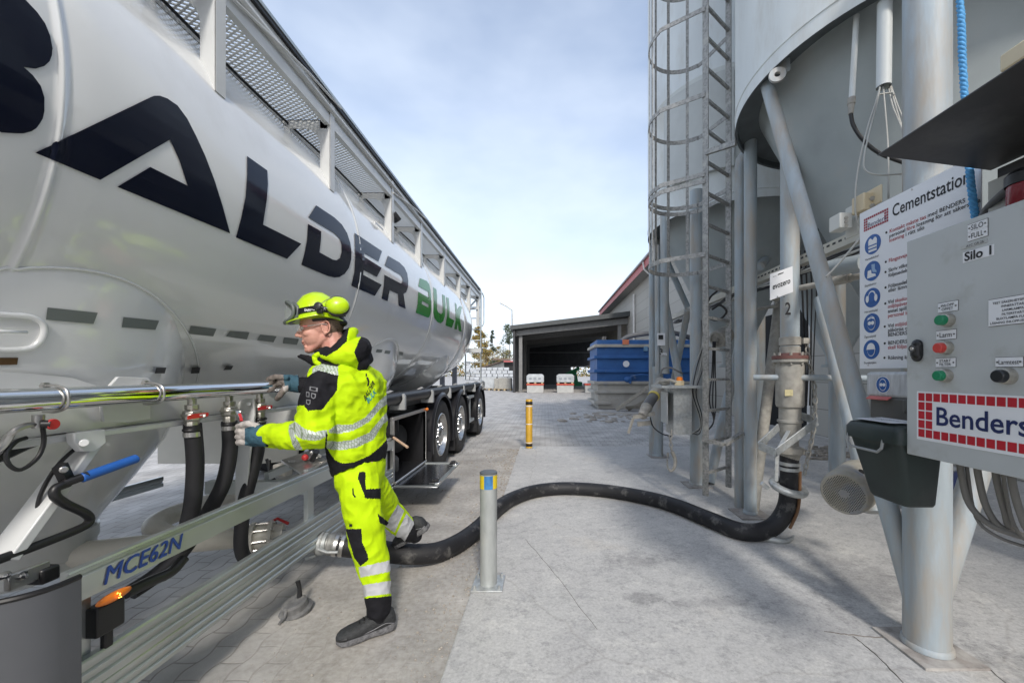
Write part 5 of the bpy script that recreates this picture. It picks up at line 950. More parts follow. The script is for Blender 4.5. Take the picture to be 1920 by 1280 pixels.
o = WX(1656, 721, X_); d = poly(o, circ2(0.042), textwht, pb_, 0.0015, 'pictogram'); poly(o, circ2(0.039), pict, d, 0.002); poly(o, circ2(0.021, 0, 0, sy=1.45), textwht, d, 0.003); poly(o, circ2(0.019, 0, 0, sy=1.42), pict, d, 0.0035); [poly(o, circ2(0.0085, s * 0.0085, 0.0), textwht, d, 0.0042) for s in (-1, 1)]
# ---- bin
bn = thing('waste_bin', 'dark green plastic waste bin with a paper note on its lid mounted under the cabinet', 'waste bin', (1.56, 1.78, 0.83)); 
def bring(z, x0, x1, y0, y1, r, k=5):
    pts = []
    for cx, cy, a in ((x1 - r, y1 - r, 0), (x0 + r, y1 - r, 90), (x0 + r, y0 + r, 180), (x1 - r, y0 + r, 270)):
        pts += [(cx + r * math.cos(R(a + 90 * i / k)), cy + r * math.sin(R(a + 90 * i / k)), z) for i in range(k + 1)]
    return pts
b = MB().loft([bring(0.832, 1.535, 1.66, 1.675, 1.86, 0.02), bring(0.845, 1.525, 1.665, 1.665, 1.87, 0.03), bring(1.11, 1.475, 1.675, 1.645, 1.925, 0.03)]); b.build('body', binm, bn, smooth=40)
lid = MB().loft([bring(1.10, 1.463, 1.68, 1.635, 1.937, 0.03), bring(1.15, 1.463, 1.68, 1.635, 1.937, 0.03), bring(1.172, 1.475, 1.67, 1.645, 1.925, 0.03), bring(1.18, 1.50, 1.65, 1.67, 1.90, 0.03)]).build('lid', binm, bn, smooth=40)
MB().tube([(1.47, 1.91, 1.12), (1.462, 1.91, 1.075), (1.464, 1.89, 1.055), (1.464, 1.74, 1.055), (1.462, 1.715, 1.075), (1.47, 1.715, 1.12)], 0.006, 8).build('wire_handle', pm('grey wire', (0.25, 0.26, 0.26), 0.4), bn)
pp = MB().add([(1.478, 1.885, 1.187), (1.478, 1.69, 1.187), (1.62, 1.655, 1.189), (1.62, 1.90, 1.190)], [(0, 1, 2, 3)]).build('paper_note', signw, bn)
write('AVFALLSBEHÅLLARE', 0.024, (1.555, 1.885, 1.189), U, (1, 0, 0), textblk, pp, fit=0.20); write('CEMENT', 0.024, (1.515, 1.86, 1.189), U, (1, 0, 0), textblk, pp, fit=0.10)
# ---- canopy over the cabinet
cp = thing('canopy_roof', 'dark sheet steel canopy sloping over the control cabinet', 'canopy', (1.6, 1.2, 2.29)); dk = pm('dark canopy steel', (0.045, 0.042, 0.04), 0.45, var=0.25, scale=2, dirt=(0.09, 0.085, 0.08), dlo=0.55, dhi=0.8)
b = MB(); A1 = W(1645, 292, 1.60); dxy = 0.46; b.hexa([(A1.x, 0.55, A1.z), (A1.x + dxy, 0.55, A1.z - 0.06), (A1.x + dxy, 1.60, A1.z - 0.06), (A1.x, 1.60, A1.z), (A1.x, 0.55, A1.z + 0.004), (A1.x + dxy, 0.55, A1.z - 0.056), (A1.x + dxy, 1.60, A1.z - 0.056), (A1.x, 1.60, A1.z + 0.004)]); b.build('roof_sheet', dk, cp)
MB().bx(1.80, 1.808, 0.6, 1.57, 1.95, A1.z - 0.07).build('back_sheet', dk, cp); MB().bx(A1.x + 0.02, 1.80, 0.56, 0.57, 1.95, A1.z - 0.065).build('end_sheet', dk, cp)
MB().box(W(1912, 105, 1.6) , (0.06, 0.09, 0.07)).build('cable_gland_box', pm('cream plastic', (0.6, 0.5, 0.33), 0.5), cp, bevel=0.006)
rl = thing('warning_lamp', 'dark red warning lamp with black cap standing on the control cabinet', 'warning lamp', (1.68, 1.32, 1.94)); c_ = WX(1925, 395, 1.68); c_.z = 1.94
MB().lathe([(0, 0), (0.055, 0), (0.055, 0.02), (0.05, 0.022), (0, 0.022)], c_, n=24).build('base', dust_m, rl); MB().lathe([(0.045, 0.022), (0.05, 0.03), (0.048, 0.12), (0, 0.12)], c_, n=24).build('lens', pm('dark red lens', (0.22, 0.01, 0.02), 0.2), rl, smooth=40); MB().lathe([(0.053, 0.12), (0.053, 0.155), (0.04, 0.17), (0, 0.17)], c_, n=24).build('cap', blackp, rl)
cable(cp, [(1838, 420, 1.57), (1848, 395, 1.57), (1872, 370, 1.5), (1900, 348, 1.45), (1925, 338, 1.42)], 0.014, pm('grey rubber', (0.13, 0.13, 0.13), 0.6), 'thick_cable')
MB().bx(1.74, 1.79, 1.40, 1.55, 1.95, 2.15).build('terminal_strip', cab_m, cp)
# ---- rope
rp_ = thing('rope', 'bright blue twisted rope hanging in front of the safety sign', 'rope', (1.72, 1.615, 2.0)); pts = [Vector((1.645, 1.612, 3.6)), W(1800, 0, 1.612), W(1805, 120, 1.612), W(1813, 250, 1.614), W(1819, 330, 1.616), W(1824, 375, 1.618), W(1829, 425, 1.62), Vector((1.77, 1.65, 1.90))]
pts = catmull(pts, 24)
for s_ in range(3):
    b = MB(); L_ = 0; hp = []
    for i, p in enumerate(pts):
        if i: L_ += (p - pts[i - 1]).length
        a = 2 * math.pi * (L_ / 0.055 + s_ / 3); hp.append(p + Vector((math.cos(a), math.sin(a), 0)) * 0.0068)
    b.tube(hp, 0.0072, 7); b.build('strand', pm('blue rope fibre', (0.09, 0.33, 0.62), 0.7, var=0.2, scale=90), rp_, smooth=60)
# ---- screw motor with perforated fan cover
mo = thing('screw_motor', 'cement-dusted beige electric motor with perforated round fan cover by the bin', 'motor', W(1590, 935, 2.4)); ax = Vector((-0.80, -0.55, -0.12)).normalized(); c_ = W(1582, 925, 2.38)
b = MB(); b.lathe([(0.118, 0.0), (0.130, -0.012), (0.135, -0.05), (0.137, -0.28), (0.12, -0.30), (0.115, -0.45), (0, -0.45)], c_, ax, n=40); b.lathe([(0, 0.003), (0.118, 0.003), (0.118, -0.02)], c_, ax, n=40); mob = b.build('housing', pm('dusty beige casting', (0.34, 0.315, 0.26), 0.75, var=0.25, scale=10, bump=0.3, bscale=25, dirt=(0.22, 0.23, 0.25), dlo=0.5, dhi=0.65, dscale=5), mo, smooth=40)
a_, bb_, _ = frame(ax); b = MB()
for i in range(-11, 12):
    for j in range(-11, 12):
        x, y = i * 0.0105 + (0.005 if j % 2 else 0), j * 0.0095
        if 0.028 < math.hypot(x, y) < 0.108: b.lathe([(0, 0.0045), (0.0034, 0.0045)], c_ + a_ * x + bb_ * y, ax, n=6)
gl_ = b.build('vent_holes', pm('vent shadow hole', (0.03, 0.03, 0.028), 0.8), mob, smooth=0, fix=False); gl_['kind'] = 'stuff'
MB().lathe([(0, 0.1385), (0.02, 0.1385), (0.02, 0.134)], c_ - ax * 0.12, (0.1, -0.5, 0.86), n=14).build('plug_hole', blackp, mob)
MB().tube([c_ - ax * 0.40, c_ - ax * 1.2], 0.10, 20).build('screw_tube', dust_m, mo, smooth=40)
# cables and blue fitting under the cabinet
cbg = thing('cable_bundle', 'bundle of grey cables drooping from the underside of the control cabinet', 'cables', (1.65, 1.35, 1.0))
for k, (px, e) in enumerate(((1800, 1860), (1832, 1880), (1866, 1900), (1896, 1935), (1812, 1870), (1880, 1925))):
    x = 1.62 + 0.02 * (k % 3); p = WX(px, 885, x); p.z = CZ0 + 0.002; MB().tube([p, p + Vector((0, -0.005, -0.06)), WX(px + 18, 945 + 6 * k, x + 0.02), WX(e, 985 + 5 * k, x + 0.05), WX(e + 70, 1010 + 5 * k, x + 0.1)], 0.011 if k < 4 else 0.006, 9, smooth=5).build('cable', pm('dusty dark cable', (0.14, 0.135, 0.125), 0.6, var=0.2), cbg, smooth=180)
    MB().cyl(p + Vector((0, 0, 0.0)), p + Vector((0, 0, -0.025)), 0.019, n=6).build('gland', blackp, cbg)
MB().lathe([(0, 0), (0.06, 0), (0.07, 0.03), (0.06, 0.08), (0, 0.085)], W(1802, 905, 2.3), (-0.5, -0.6, 0.2), n=20).build('blue_cover', pm('dark blue cover', (0.012, 0.02, 0.07), 0.4), mo)
# ================================================================ discharge hose and small things on the ground
hs = thing('discharge_hose', 'thick black rubber discharge hose arching over the concrete pad to the filling pipe', 'hose', (0.2, 3.9, 0)); r_ = 0.070
def on(px, py, z): return GZ(px, py, z)
zc = SLZ + r_; path = [(FX - 0.005, FY, zz(852)), (FX - 0.005, FY, zz(905)), (FX - 0.02, FY + 0.01, zz(950)), W(1455, 982, 3.26), W(1425, 996, 3.25)] + [on(px, py, zc) for px, py in ((1385, 994), (1330, 973), (1262, 946), (1200, 930), (1130, 919), (1060, 915), (1005, 920), (962, 934))] + [W(931, 954, 3.78)] + [on(px, py, r_) for px, py in ((902, 985), (868, 1012))] + [W(830, 1031, 2.95), W(795, 1038, 2.86), W(750, 1037, 2.80), W(700, 1030, 2.75), W(650, 1023, 2.70), W(628, 1020, 2.68)]
hs_m = rubber_dusty; hb_ = MB().tube(path, r_, 24, smooth=8).build('hose', hs_m, hs, smooth=60)
MB().tube([p + Vector((0.045, -0.060, 0.0)) for p in catmull([Vector((FX, FY, zz(880))), Vector((FX - 0.005, FY, zz(930))), Vector((FX - 0.02, FY + 0.01, zz(958))), W(1462, 985, 3.26)], 6)], 0.012, 8).build('brown_stripe', pm('brown hose stripe', (0.16, 0.08, 0.035), 0.6), hs)
for py in (868, 878): MB().lathe([(r_ + 0.001, -0.014), (r_ + 0.008, -0.013), (r_ + 0.008, 0.013), (r_ + 0.001, 0.014)], (FX - 0.004, FY, zz(py) ), n=30).build('hose_clamp', gal, hs)
b = MB(); b.ring((FX - 0.02, FY - 0.01, zz(912)), (0.15, -0.25, 1), 0.115, 0.030, 30, 10); b.beam(W(1428, 905, 3.15), W(1440, 915, 3.15), 0.03, 0.03); b.build('coupling_ring', gal, hs)
ax = (W(650, 1023, 2.70) - W(600, 1018, 2.66)).normalized(); c_ = W(618, 1019, 2.675)
b = MB(); b.lathe([(0.05, -0.07), (0.074, -0.07), (0.074, -0.045), (0.062, -0.04), (0.062, -0.01), (0.073, -0.005), (0.073, 0.02), (0.071, 0.025), (0.071, 0.09)], c_, ax, n=30); cf = b.build('cam_coupling', pm('dull coupling steel', (0.26, 0.26, 0.25), 0.55, metal=0.5, var=0.3, scale=30), hs)
for k in (0.0, 0.04): MB().lathe([(0.071, k), (0.076, k + 0.004), (0.076, k + 0.024), (0.071, k + 0.028)], c_ + ax * 0.03, ax, n=30).build('hose_clamp', steel, cf)
MB().tube([c_ + Vector((-0.03, -0.08, 0.0)), c_ + Vector((0.03, -0.082, -0.02)), c_ + Vector((0.1, -0.08, -0.02))], 0.010, 8).build('cam_lever', gal, cf); MB().tube([c_ + Vector((-0.06, -0.06, -0.05)), c_ + Vector((-0.12, -0.07, -0.07))], 0.010, 8).build('cam_lever', gal, cf)
hd = thing('dropped_lever', 'grey steel lever handle lying on the ground below the filling pipe', 'lever', GZ(1455, 1010)); b = MB(); g_ = lambda a, c, z: GZ(a, c, z)
b.tube([g_(1432, 1008, 0.045), g_(1452, 1012, 0.05), g_(1475, 1014, 0.045), g_(1488, 1005, 0.055)], [0.028, 0.03, 0.02, 0.012], 10, smooth=4); b.ell(g_(1448, 1010, 0.05), (0.05, 0.04, 0.025)); b.build('lever', gal, hd, smooth=60)
# ---- bollards
bl = thing('bollard', 'round galvanised bollard with a yellow and blue sticker band near the hose', 'bollard', GZ(916, 1098, SLZ), 'bollards'); c_ = GZ(916, 1095, SLZ); H_ = 0.735
MB().lathe([(0.055, 0), (0.055, H_ - 0.01)], c_, n=36).build('post', pm('weathered galvanised tube', (0.42, 0.44, 0.43), 0.5, metal=0.4, var=0.2, scale=14, stretch=(1, 1, 0.35), dirt=(0.55, 0.55, 0.51), dlo=0.5, dhi=0.75, dscale=8), bl, smooth=60)
MB().lathe([(0.057, H_ - 0.012), (0.057, H_ - 0.004), (0.05, H_), (0, H_ + 0.002)], c_, n=36).build('cap', pm('dark grey cap', (0.10, 0.11, 0.12), 0.5), bl, smooth=40)
b = MB()
for k in range(6):
    a0 = R(248 + k * 60); b.cur = (k + 1) % 2; b.lathe([(0.0562, H_ - 0.105), (0.0562, H_ - 0.02)], c_, n=8, up=(0, 1, 0), a0=a0, a1=a0 + R(60))
b.build('sticker_band', [pm('yellow sticker', (0.70, 0.52, 0.02), 0.4, var=0.05), pm('blue sticker', (0.05, 0.20, 0.45), 0.4, var=0.25, scale=30)], bl, smooth=60, fix=False)
MB().bx(c_.x - 0.10, c_.x + 0.10, c_.y - 0.10, c_.y + 0.10, SLZ, SLZ + 0.012).build('foot_plate', gal, bl, bevel=0.003)
for i in (-1, 1):
    for j in (-1, 1): MB().lathe([(0.014, 0.012), (0.014, 0.016), (0.009, 0.018), (0.009, 0.035), (0, 0.036)], (c_.x + 0.078 * i, c_.y + 0.078 * j, SLZ), n=8).build('anchor_bolt', gal, bl)
yb = thing('bollard', 'yellow painted bollard with black top at the far end of the concrete pad', 'bollard', GZ(992, 842, SLZ), 'bollards'); c_ = GZ(992, 840, SLZ)
MB().lathe([(0.062, 0), (0.062, 0.89), (0.05, 0.90), (0, 0.90)], c_, n=28).build('post', pm('ochre yellow paint', (0.55, 0.32, 0.03), 0.45, var=0.12), yb, smooth=60)
for z0, z1, m_ in ((0.80, 0.86, pm('black sticker', (0.02, 0.02, 0.02), 0.5)), (0.765, 0.785, textwht), (0.10, 0.115, textwht), (0.04, 0.09, blackp), (0.44, 0.455, textwht)): MB().lathe([(0.063, z0), (0.063, z1)], c_, n=28).build('band', m_, yb, smooth=60)
MB().bx(c_.x - 0.12, c_.x + 0.12, c_.y - 0.12, c_.y + 0.12, SLZ, SLZ + 0.012).build('foot_plate', gal, yb)
# ---- coupling cap dropped on the pavers
dc = thing('coupling_cap', 'grey dusty coupling cap with upright lever lying on the pavers', 'coupling cap', GZ(555, 1150)); c_ = GZ(556, 1146); cm = pm('dusty dark cap', (0.13, 0.13, 0.13), 0.65, var=0.25, scale=30, dirt=(0.24, 0.23, 0.21), dlo=0.5, dhi=0.7, dscale=12)
MB().lathe([(0, 0.012), (0.07, 0.01), (0.085, 0.0), (0.088, 0.018), (0.07, 0.028), (0.066, 0.06), (0.055, 0.07), (0, 0.07)], c_, (-0.12, -0.2, 1), n=36).build('cap', cm, dc, smooth=40)
MB().tube([c_ + Vector((0.005, 0.02, 0.06)), c_ + Vector((0.0, 0.03, 0.12)), c_ + Vector((-0.012, 0.03, 0.165))], [0.016, 0.011, 0.013], 10).build('lever', blackp, dc)
MB().tube([c_ + Vector((-0.01, -0.075, 0.05)), c_ + Vector((-0.012, -0.09, 0.02)), c_ + Vector((-0.015, -0.13, 0.008))], 0.009, 8).build('lever', cm, dc)
# ================================================================ the operator
man = thing('person', 'worker in yellow high-visibility jacket and trousers with helmet reaching for the hose valves', 'person', (-0.95, 2.1, 0))
hv = pm('fluorescent yellow fabric', (0.51, 0.75, 0.004), 0.75, var=0.08, scale=9, bump=0.2, bscale=30, spec=0.2, folds=1.0, fscale=5.5)
hvt = pm('fluorescent yellow trouser fabric', (0.51, 0.75, 0.004), 0.75, var=0.08, scale=7, bump=0.2, bscale=30, spec=0.2, folds=0.9, fscale=4.5)
bk = pm('black fabric', (0.012, 0.012, 0.015), 0.8, var=0.3, scale=20, bump=0.3, bscale=25, spec=0.2, folds=0.5, fscale=5.5)
def retro_mat(name, base, line, sc):
    m = bpy.data.materials.new(name); m.use_nodes = True; t = m.node_tree; b = t.nodes['Principled BSDF']; tcn = t.nodes.new('ShaderNodeTexCoord'); mpn = t.nodes.new('ShaderNodeMapping'); mpn.inputs['Rotation'].default_value = (0.4, 0.5, 0.7); t.links.new(tcn.outputs['Object'], mpn.inputs[0])
    br = t.nodes.new('ShaderNodeTexBrick'); t.links.new(mpn.outputs[0], br.inputs['Vector']); br.inputs['Scale'].default_value = sc; br.inputs['Color1'].default_value = (*base, 1); br.inputs['Color2'].default_value = (*[x * 0.93 for x in base], 1); br.inputs['Mortar'].default_value = (*line, 1); br.inputs['Mortar Size'].default_value = 0.035
    br.inputs['Brick Width'].default_value = 0.35; br.inputs['Row Height'].default_value = 0.35
    t.links.new(br.outputs['Color'], b.inputs['Base Color']); b.inputs['Roughness'].default_value = 0.45; b.inputs['Metallic'].default_value = 0.15; return m
retro = retro_mat('segmented silver tape', (0.52, 0.57, 0.54), (0.24, 0.30, 0.20), 28); retro2 = pm('solid silver tape', (0.60, 0.61, 0.63), 0.4, metal=0.15, var=0.08, scale=12)
skin = pm('skin', C((205, 152, 135)), 0.5, var=0.10, scale=14, bump=0.06, bscale=120, dirt=C((196, 122, 110)), dlo=0.52, dhi=0.8, dscale=16)
def inside(p, poly):
    x, y = p; c = False; n = len(poly)
    for i in range(n):
        (x0, y0), (x1, y1) = poly[i], poly[i - 1]
        if (y0 > y) != (y1 > y) and x < (x1 - x0) * (y - y0) / (y1 - y0) + x0: c = not c
    return c
def garment(mb, voxel, name, mats, regions, amp=0.006, freq=9.0, parent=man, smooth=5, fine=0.0, seed=0.0, aniso=(1, 1, 1)):
    me = fused(mb, voxel, smooth); nrm = [v.normal.copy() for v in me.vertices]
    for v, n in zip(me.vertices, nrm):
        q = Vector((v.co.x * aniso[0], v.co.y * aniso[1], v.co.z * aniso[2])) * freq + Vector((seed, seed, seed))
        d = noise.noise(q) + 0.55 * noise.noise(q * 2.1); rdg = 1 - abs(noise.noise(q * 1.5 + Vector((3, 1, 7)))) * 2.2
        v.co = v.co + n * (amp * d + amp * 0.55 * max(-0.6, rdg))
    for p in me.polygons:
        c = PX(p.center); mi = 0
        for k, poly in regions:
            if inside(c, poly): mi = k
        p.material_index = mi
    return link(me, name, mats, parent, smooth=180, fix=False)
def erng(c, a, b, yaw, tilt, n=28, sq=2.3):      # one ring of a trunk: a half width, b half depth
    f = Vector((-math.cos(yaw), math.sin(yaw), 0)); s = Vector((-f.y, f.x, 0)); fz = (f * math.cos(tilt) - Vector((0, 0, 1)) * math.sin(tilt)); out = []
    for k in range(n):
        t = 2 * math.pi * k / n; cx, sy = math.cos(t), math.sin(t)
        out.append(c + s * a * math.copysign(abs(cx) ** (2 / sq), cx) + fz * b * math.copysign(abs(sy) ** (2 / sq), sy))
    return out
YAW = R(17)
# ---- one continuous body under the clothes
SL, EL, WL = W(604, 712, 1.95), W(589, 812, 1.87), W(503, 816, 1.94)
SR, ER, WR = W(678, 712, 2.26), W(622, 752, 2.40), W(560, 722, 2.375)
HL, KL, AL = W(668, 905, 2.06), W(689, 1022, 2.09), W(709, 1135, 2.125)
HR_, KR, AR = W(692, 905, 2.24), W(724, 955, 2.50), W(768, 998, 2.70)
hf = Vector((-0.885, -0.43, -0.15)).normalized(); hs_ = Vector((0, 0, 1)).cross(hf).normalized(); hu = hf.cross(hs_).normalized(); HO = W(608, 617, 2.075)
def H(a, b, c): return HO + hf * a + hs_ * b + hu * c
HA = (hf, hs_, hu)
b = MB()
b.ell(H(0.0, 0, 0.045), (0.100, 0.078, 0.108), HA); b.ell(H(0.045, 0, -0.025), (0.062, 0.063, 0.078), HA); b.ell(H(0.060, 0, 0.03), (0.048, 0.060, 0.05), HA)
for s in (-1, 1):
    b.cap(H(0.0, s * 0.040, -0.045), H(0.078, s * 0.014, -0.098), 0.026, 0.019); b.ell(H(0.070, s * 0.040, -0.018), (0.026, 0.022, 0.022), HA); b.ell(H(0.112, s * 0.0095, -0.026), (0.010, 0.0085, 0.008), HA)
    b.ell(H(0.092, s * 0.030, 0.026), (0.012, 0.022, 0.008), HA)
b.ell(H(0.086, 0, -0.100), (0.020, 0.022, 0.017), HA); b.cap(H(0.096, 0, 0.022), H(0.124, 0, -0.017), 0.0085, 0.0115); b.ell(H(0.127, 0, -0.020), (0.010, 0.011, 0.009), HA)
b.ell(H(0.094, 0, -0.048), (0.014, 0.026, 0.012), HA); b.ell(H(0.1035, 0, -0.0535), (0.009, 0.022, 0.0055), HA); b.ell(H(0.1015, 0, -0.0665), (0.009, 0.020, 0.0062), HA); b.ell(H(0.095, 0, -0.083), (0.010, 0.02, 0.010), HA)
for s in (-1, 1):     # ears
    b.tube([H(-0.012 + 0.018 * math.cos(t), s * (0.075 + 0.010 * (1 if math.cos(t) < 0 else 0.35)), 0.002 + 0.031 * math.sin(t) - 0.003 * math.cos(t)) for t in [2 * math.pi * k / 18 for k in range(18)]], 0.0048, 6, closed=True); b.ell(H(-0.010, s * 0.074, 0.002), (0.016, 0.005, 0.027), HA); b.ell(H(-0.004, s * 0.075, -0.030), (0.009, 0.006, 0.010), HA)
b.cap(H(-0.025, 0, -0.04), W(634, 678, 2.08), 0.057, 0.062)
b.limb([W(634, 678, 2.08), W(652, 740, 2.09), W(668, 830, 2.11), W(676, 890, 2.13)], [0.07, 0.125, 0.105, 0.10]); b.limb([W(634, 700, 2.08), SL, EL, WL, W(472, 812, 1.95)], [0.06, 0.05, 0.042, 0.03, 0.024]); b.limb([W(645, 700, 2.12), SR, ER, WR, W(535, 719, 2.365)], [0.06, 0.05, 0.042, 0.03, 0.024])
b.limb([W(676, 890, 2.13), HL, KL, AL], [0.09, 0.08, 0.055, 0.038]); b.limb([W(676, 890, 2.13), HR_, KR, AR], [0.09, 0.08, 0.055, 0.038])
body = link(fused(b, 0.0036, 3), 'body', skin, man, smooth=180, fix=False)
# features
MB().ell(H(0.093, 0.030, 0.010), (0.010, 0.012, 0.0065), HA).build('eye', pm('eye white', (0.55, 0.52, 0.5), 0.25), body, smooth=180); MB().ell(H(0.0995, 0.029, 0.008), (0.0045, 0.005, 0.005), HA).build('iris', pm('iris', (0.05, 0.06, 0.07), 0.2), body, smooth=180)
MB().ell(H(0.093, -0.030, 0.010), (0.010, 0.012, 0.0065), HA).build('eye', pm('eye white', (0.55, 0.52, 0.5), 0.25), body, smooth=180)
MB().tube([H(0.101, 0.012, 0.026), H(0.103, 0.030, 0.031), H(0.092, 0.048, 0.027)], 0.0032, 6, smooth=4).build('eyebrow', pm('brown hair', (0.12, 0.075, 0.045), 0.8, var=0.3, scale=90), body, smooth=180)
MB().tube([H(0.1105, 0.004, -0.0600), H(0.1085, 0.014, -0.0605), H(0.099, 0.025, -0.0625)], 0.0018, 6, smooth=4).build('mouth', pm('lip shadow red', (0.22, 0.07, 0.06), 0.6), body, smooth=180)
hb2 = MB(); vs = []; n1, n2 = 22, 12      # cropped hair at the back and sides
for i in range(n1):
    az = R(97 + 166 * i / (n1 - 1)); row = []
    for j in range(n2):
        e = R(-42 + 80 * j / (n2 - 1)); row.append(H(0.0 + 0.1025 * math.cos(az) * math.cos(e), 0.0805 * math.sin(az) * math.cos(e), 0.045 + 0.1105 * math.sin(e)))
    vs.append(row)
hb2.loft(vs, caps=False); hb2.f = [f for i, f in enumerate(hb2.f) if (i % n2) != n2 - 1]; hb2.mi = hb2.mi[:len(hb2.f)]
hb2.build('hair', pm('cropped brown hair', (0.20, 0.145, 0.11), 0.85, var=0.35, scale=120, bump=0.2, bscale=200), body, smooth=180, fix=False)
# ---- helmet
hel = pm('fluorescent helmet shell', (0.51, 0.75, 0.004), 0.3, var=0.03, coat=0.4)
def hp_(phi, v):      # v 0 rim .. 1 crown
    cph, sph = math.cos(phi), math.sin(phi); e = v * math.pi / 2; r = math.cos(e) ** 0.9 if v < 1 else 0
    z0 = 0.048 + 0.020 * (1 - abs(cph)) + 0.010 * max(0, cph) - 0.016 * max(0, -cph)
    return H(0.012 + (0.116 if cph > 0 else 0.110) * cph * r, 0.108 * sph * r, z0 + (0.190 - z0) * math.sin(e) ** 1.0)
rings = []; NP = 56
def brim(phi, k): cph = max(0, math.cos(phi)); p = hp_(phi, 0); out_ = hf * math.cos(phi) + hs_ * math.sin(phi); return p + out_ * (0.009 + 0.033 * cph ** 1.6) * k - hu * (0.006 + 0.008 * cph ** 2) * k
rings.append([brim(2 * math.pi * k / NP, 0.2) - hu * 0.006 for k in range(NP)]); rings.append([brim(2 * math.pi * k / NP, 1.0) - hu * 0.002 for k in range(NP)]); rings.append([brim(2 * math.pi * k / NP, 1.0) + hu * 0.001 for k in range(NP)]); rings.append([brim(2 * math.pi * k / NP, 0.25) + hu * 0.003 for k in range(NP)])
for v in [0.0, 0.06, 0.15, 0.25, 0.35, 0.45, 0.55, 0.65, 0.75, 0.85, 0.93, 0.98]: rings.append([hp_(2 * math.pi * k / NP, v) for k in range(NP)])
hm = MB().loft(rings).build('helmet', hel, man, smooth=60)
MB().tube([hp_(R(a), 0.985) if False else H(0.014 + t, 0, 0.1835 - 5.2 * t * t) for a, t in ((0, -0.07), (0, -0.03), (0, 0.01), (0, 0.05), (0, 0.08))], [0.004, 0.011, 0.012, 0.011, 0.004], 10, smooth=3).build('crown_ridge', hel, hm, smooth=180)
def band(v0, v1, a0, a1, off, n=40): return MB().loft([[hp_(R(a0 + (a1 - a0) * k / n), v) + (hp_(R(a0 + (a1 - a0) * k / n), v) - H(0.014, 0, 0.09)).normalized() * o for v, o in ((v0, off - 0.003), (v0, off), (v1, off), (v1, off - 0.003))] for k in range(n + 1)])
st = band(0.08, 0.22, 22, 338, 0.005); strap = st.build('goggle_strap', bk, hm, smooth=40)
MB().tube([H(0.09 * math.cos(t) - 0.005, 0.082 * math.sin(t), 0.045) for t in [R(a) for a in range(60, 301, 12)]], 0.010, 8).build('harness_band', blackp, hm, smooth=60); MB().ell(W(640, 605, 2.09), (0.03, 0.03, 0.022)).build('ratchet_knob', blackp, hm)
gfm = pm('grey goggle frame', (0.10, 0.115, 0.11), 0.4); gax = (hf * 0.95 + hs_ * 0.10 + hu * 0.22).normalized(); ga, gb_, _ = frame(gax, hu); gc = H(0.158, 0.0, 0.100)
ov = [gc + ga * 0.078 * math.copysign(abs(math.cos(t)) ** 0.75, math.cos(t)) + gb_ * 0.052 * math.copysign(abs(math.sin(t)) ** 0.75, math.sin(t)) - gax * 0.035 * (math.cos(t) ** 2) for t in [2 * math.pi * k / 36 for k in range(36)]]
gg = MB().tube(ov, 0.0085, 8, closed=True).build('goggles', gfm, hm, smooth=180); MB().tube([p - gax * 0.022 + (gc - p) * 0.06 for p in ov], 0.009, 8, closed=True).build('goggle_skirt', gfm, gg, smooth=180)
lens_m = pm('clear lens', (0.75, 0.80, 0.78), 0.05, alpha=0.16); lm = MB(); lm.add([gc + gax * 0.006] + ov, [(0, 1 + k, 1 + (k + 1) % 36) for k in range(36)]); lm.build('goggle_lens', lens_m, gg, smooth=180, fix=False)
def cup(c, nrm):
    b = MB(); b.lathe([(0.052, -0.022), (0.055, -0.018), (0.055, -0.004), (0.05, 0.0), (0, 0.0)], c, nrm, n=28, up=hf); o = b.build('ear_defender', blackp, hm, smooth=50); a_, b2, n_ = frame(nrm, hf); MB().ell(Vector(c) + n_ * 0.002, (0.054, 0.046, 0.036), (b2, a_, n_)).build('cup_shell', hel, o, smooth=180); return o
cu_ = cup(W(633, 573, 1.985), (0.40, -0.88, 0.25)); cup(H(-0.05, -0.145, 0.12), (0.3, 0.9, 0.2))
MB().lathe([(0, 0.012), (0.016, 0.012), (0.020, 0.008), (0.021, 0.0), (0.018, -0.012), (0, -0.012)], W(597, 574, 1.955), (-0.05, -1, 0.2), n=24).build('pivot_knob', pm('dark grey plastic', (0.03, 0.03, 0.033), 0.4), hm, smooth=50); MB().box(W(600, 583, 1.957), (0.030, 0.012, 0.022)).build('pivot_clip', blackp, hm, bevel=0.003)
MB().tube([W(599, 573, 1.95), W(606, 566, 1.948), W(620, 559, 1.955), W(630, 562, 1.965)], 0.0016, 6, smooth=4).build('wire_arm', steel, hm); MB().tube([W(598, 575, 1.95), W(612, 577, 1.948), W(624, 580, 1.958)], 0.0016, 6).build('wire_arm', steel, hm); MB().tube([W(622, 583, 1.97), W(636, 590, 1.98), W(648, 592, 2.0)], 0.006, 6).build('cup_hinge', blackp, hm)
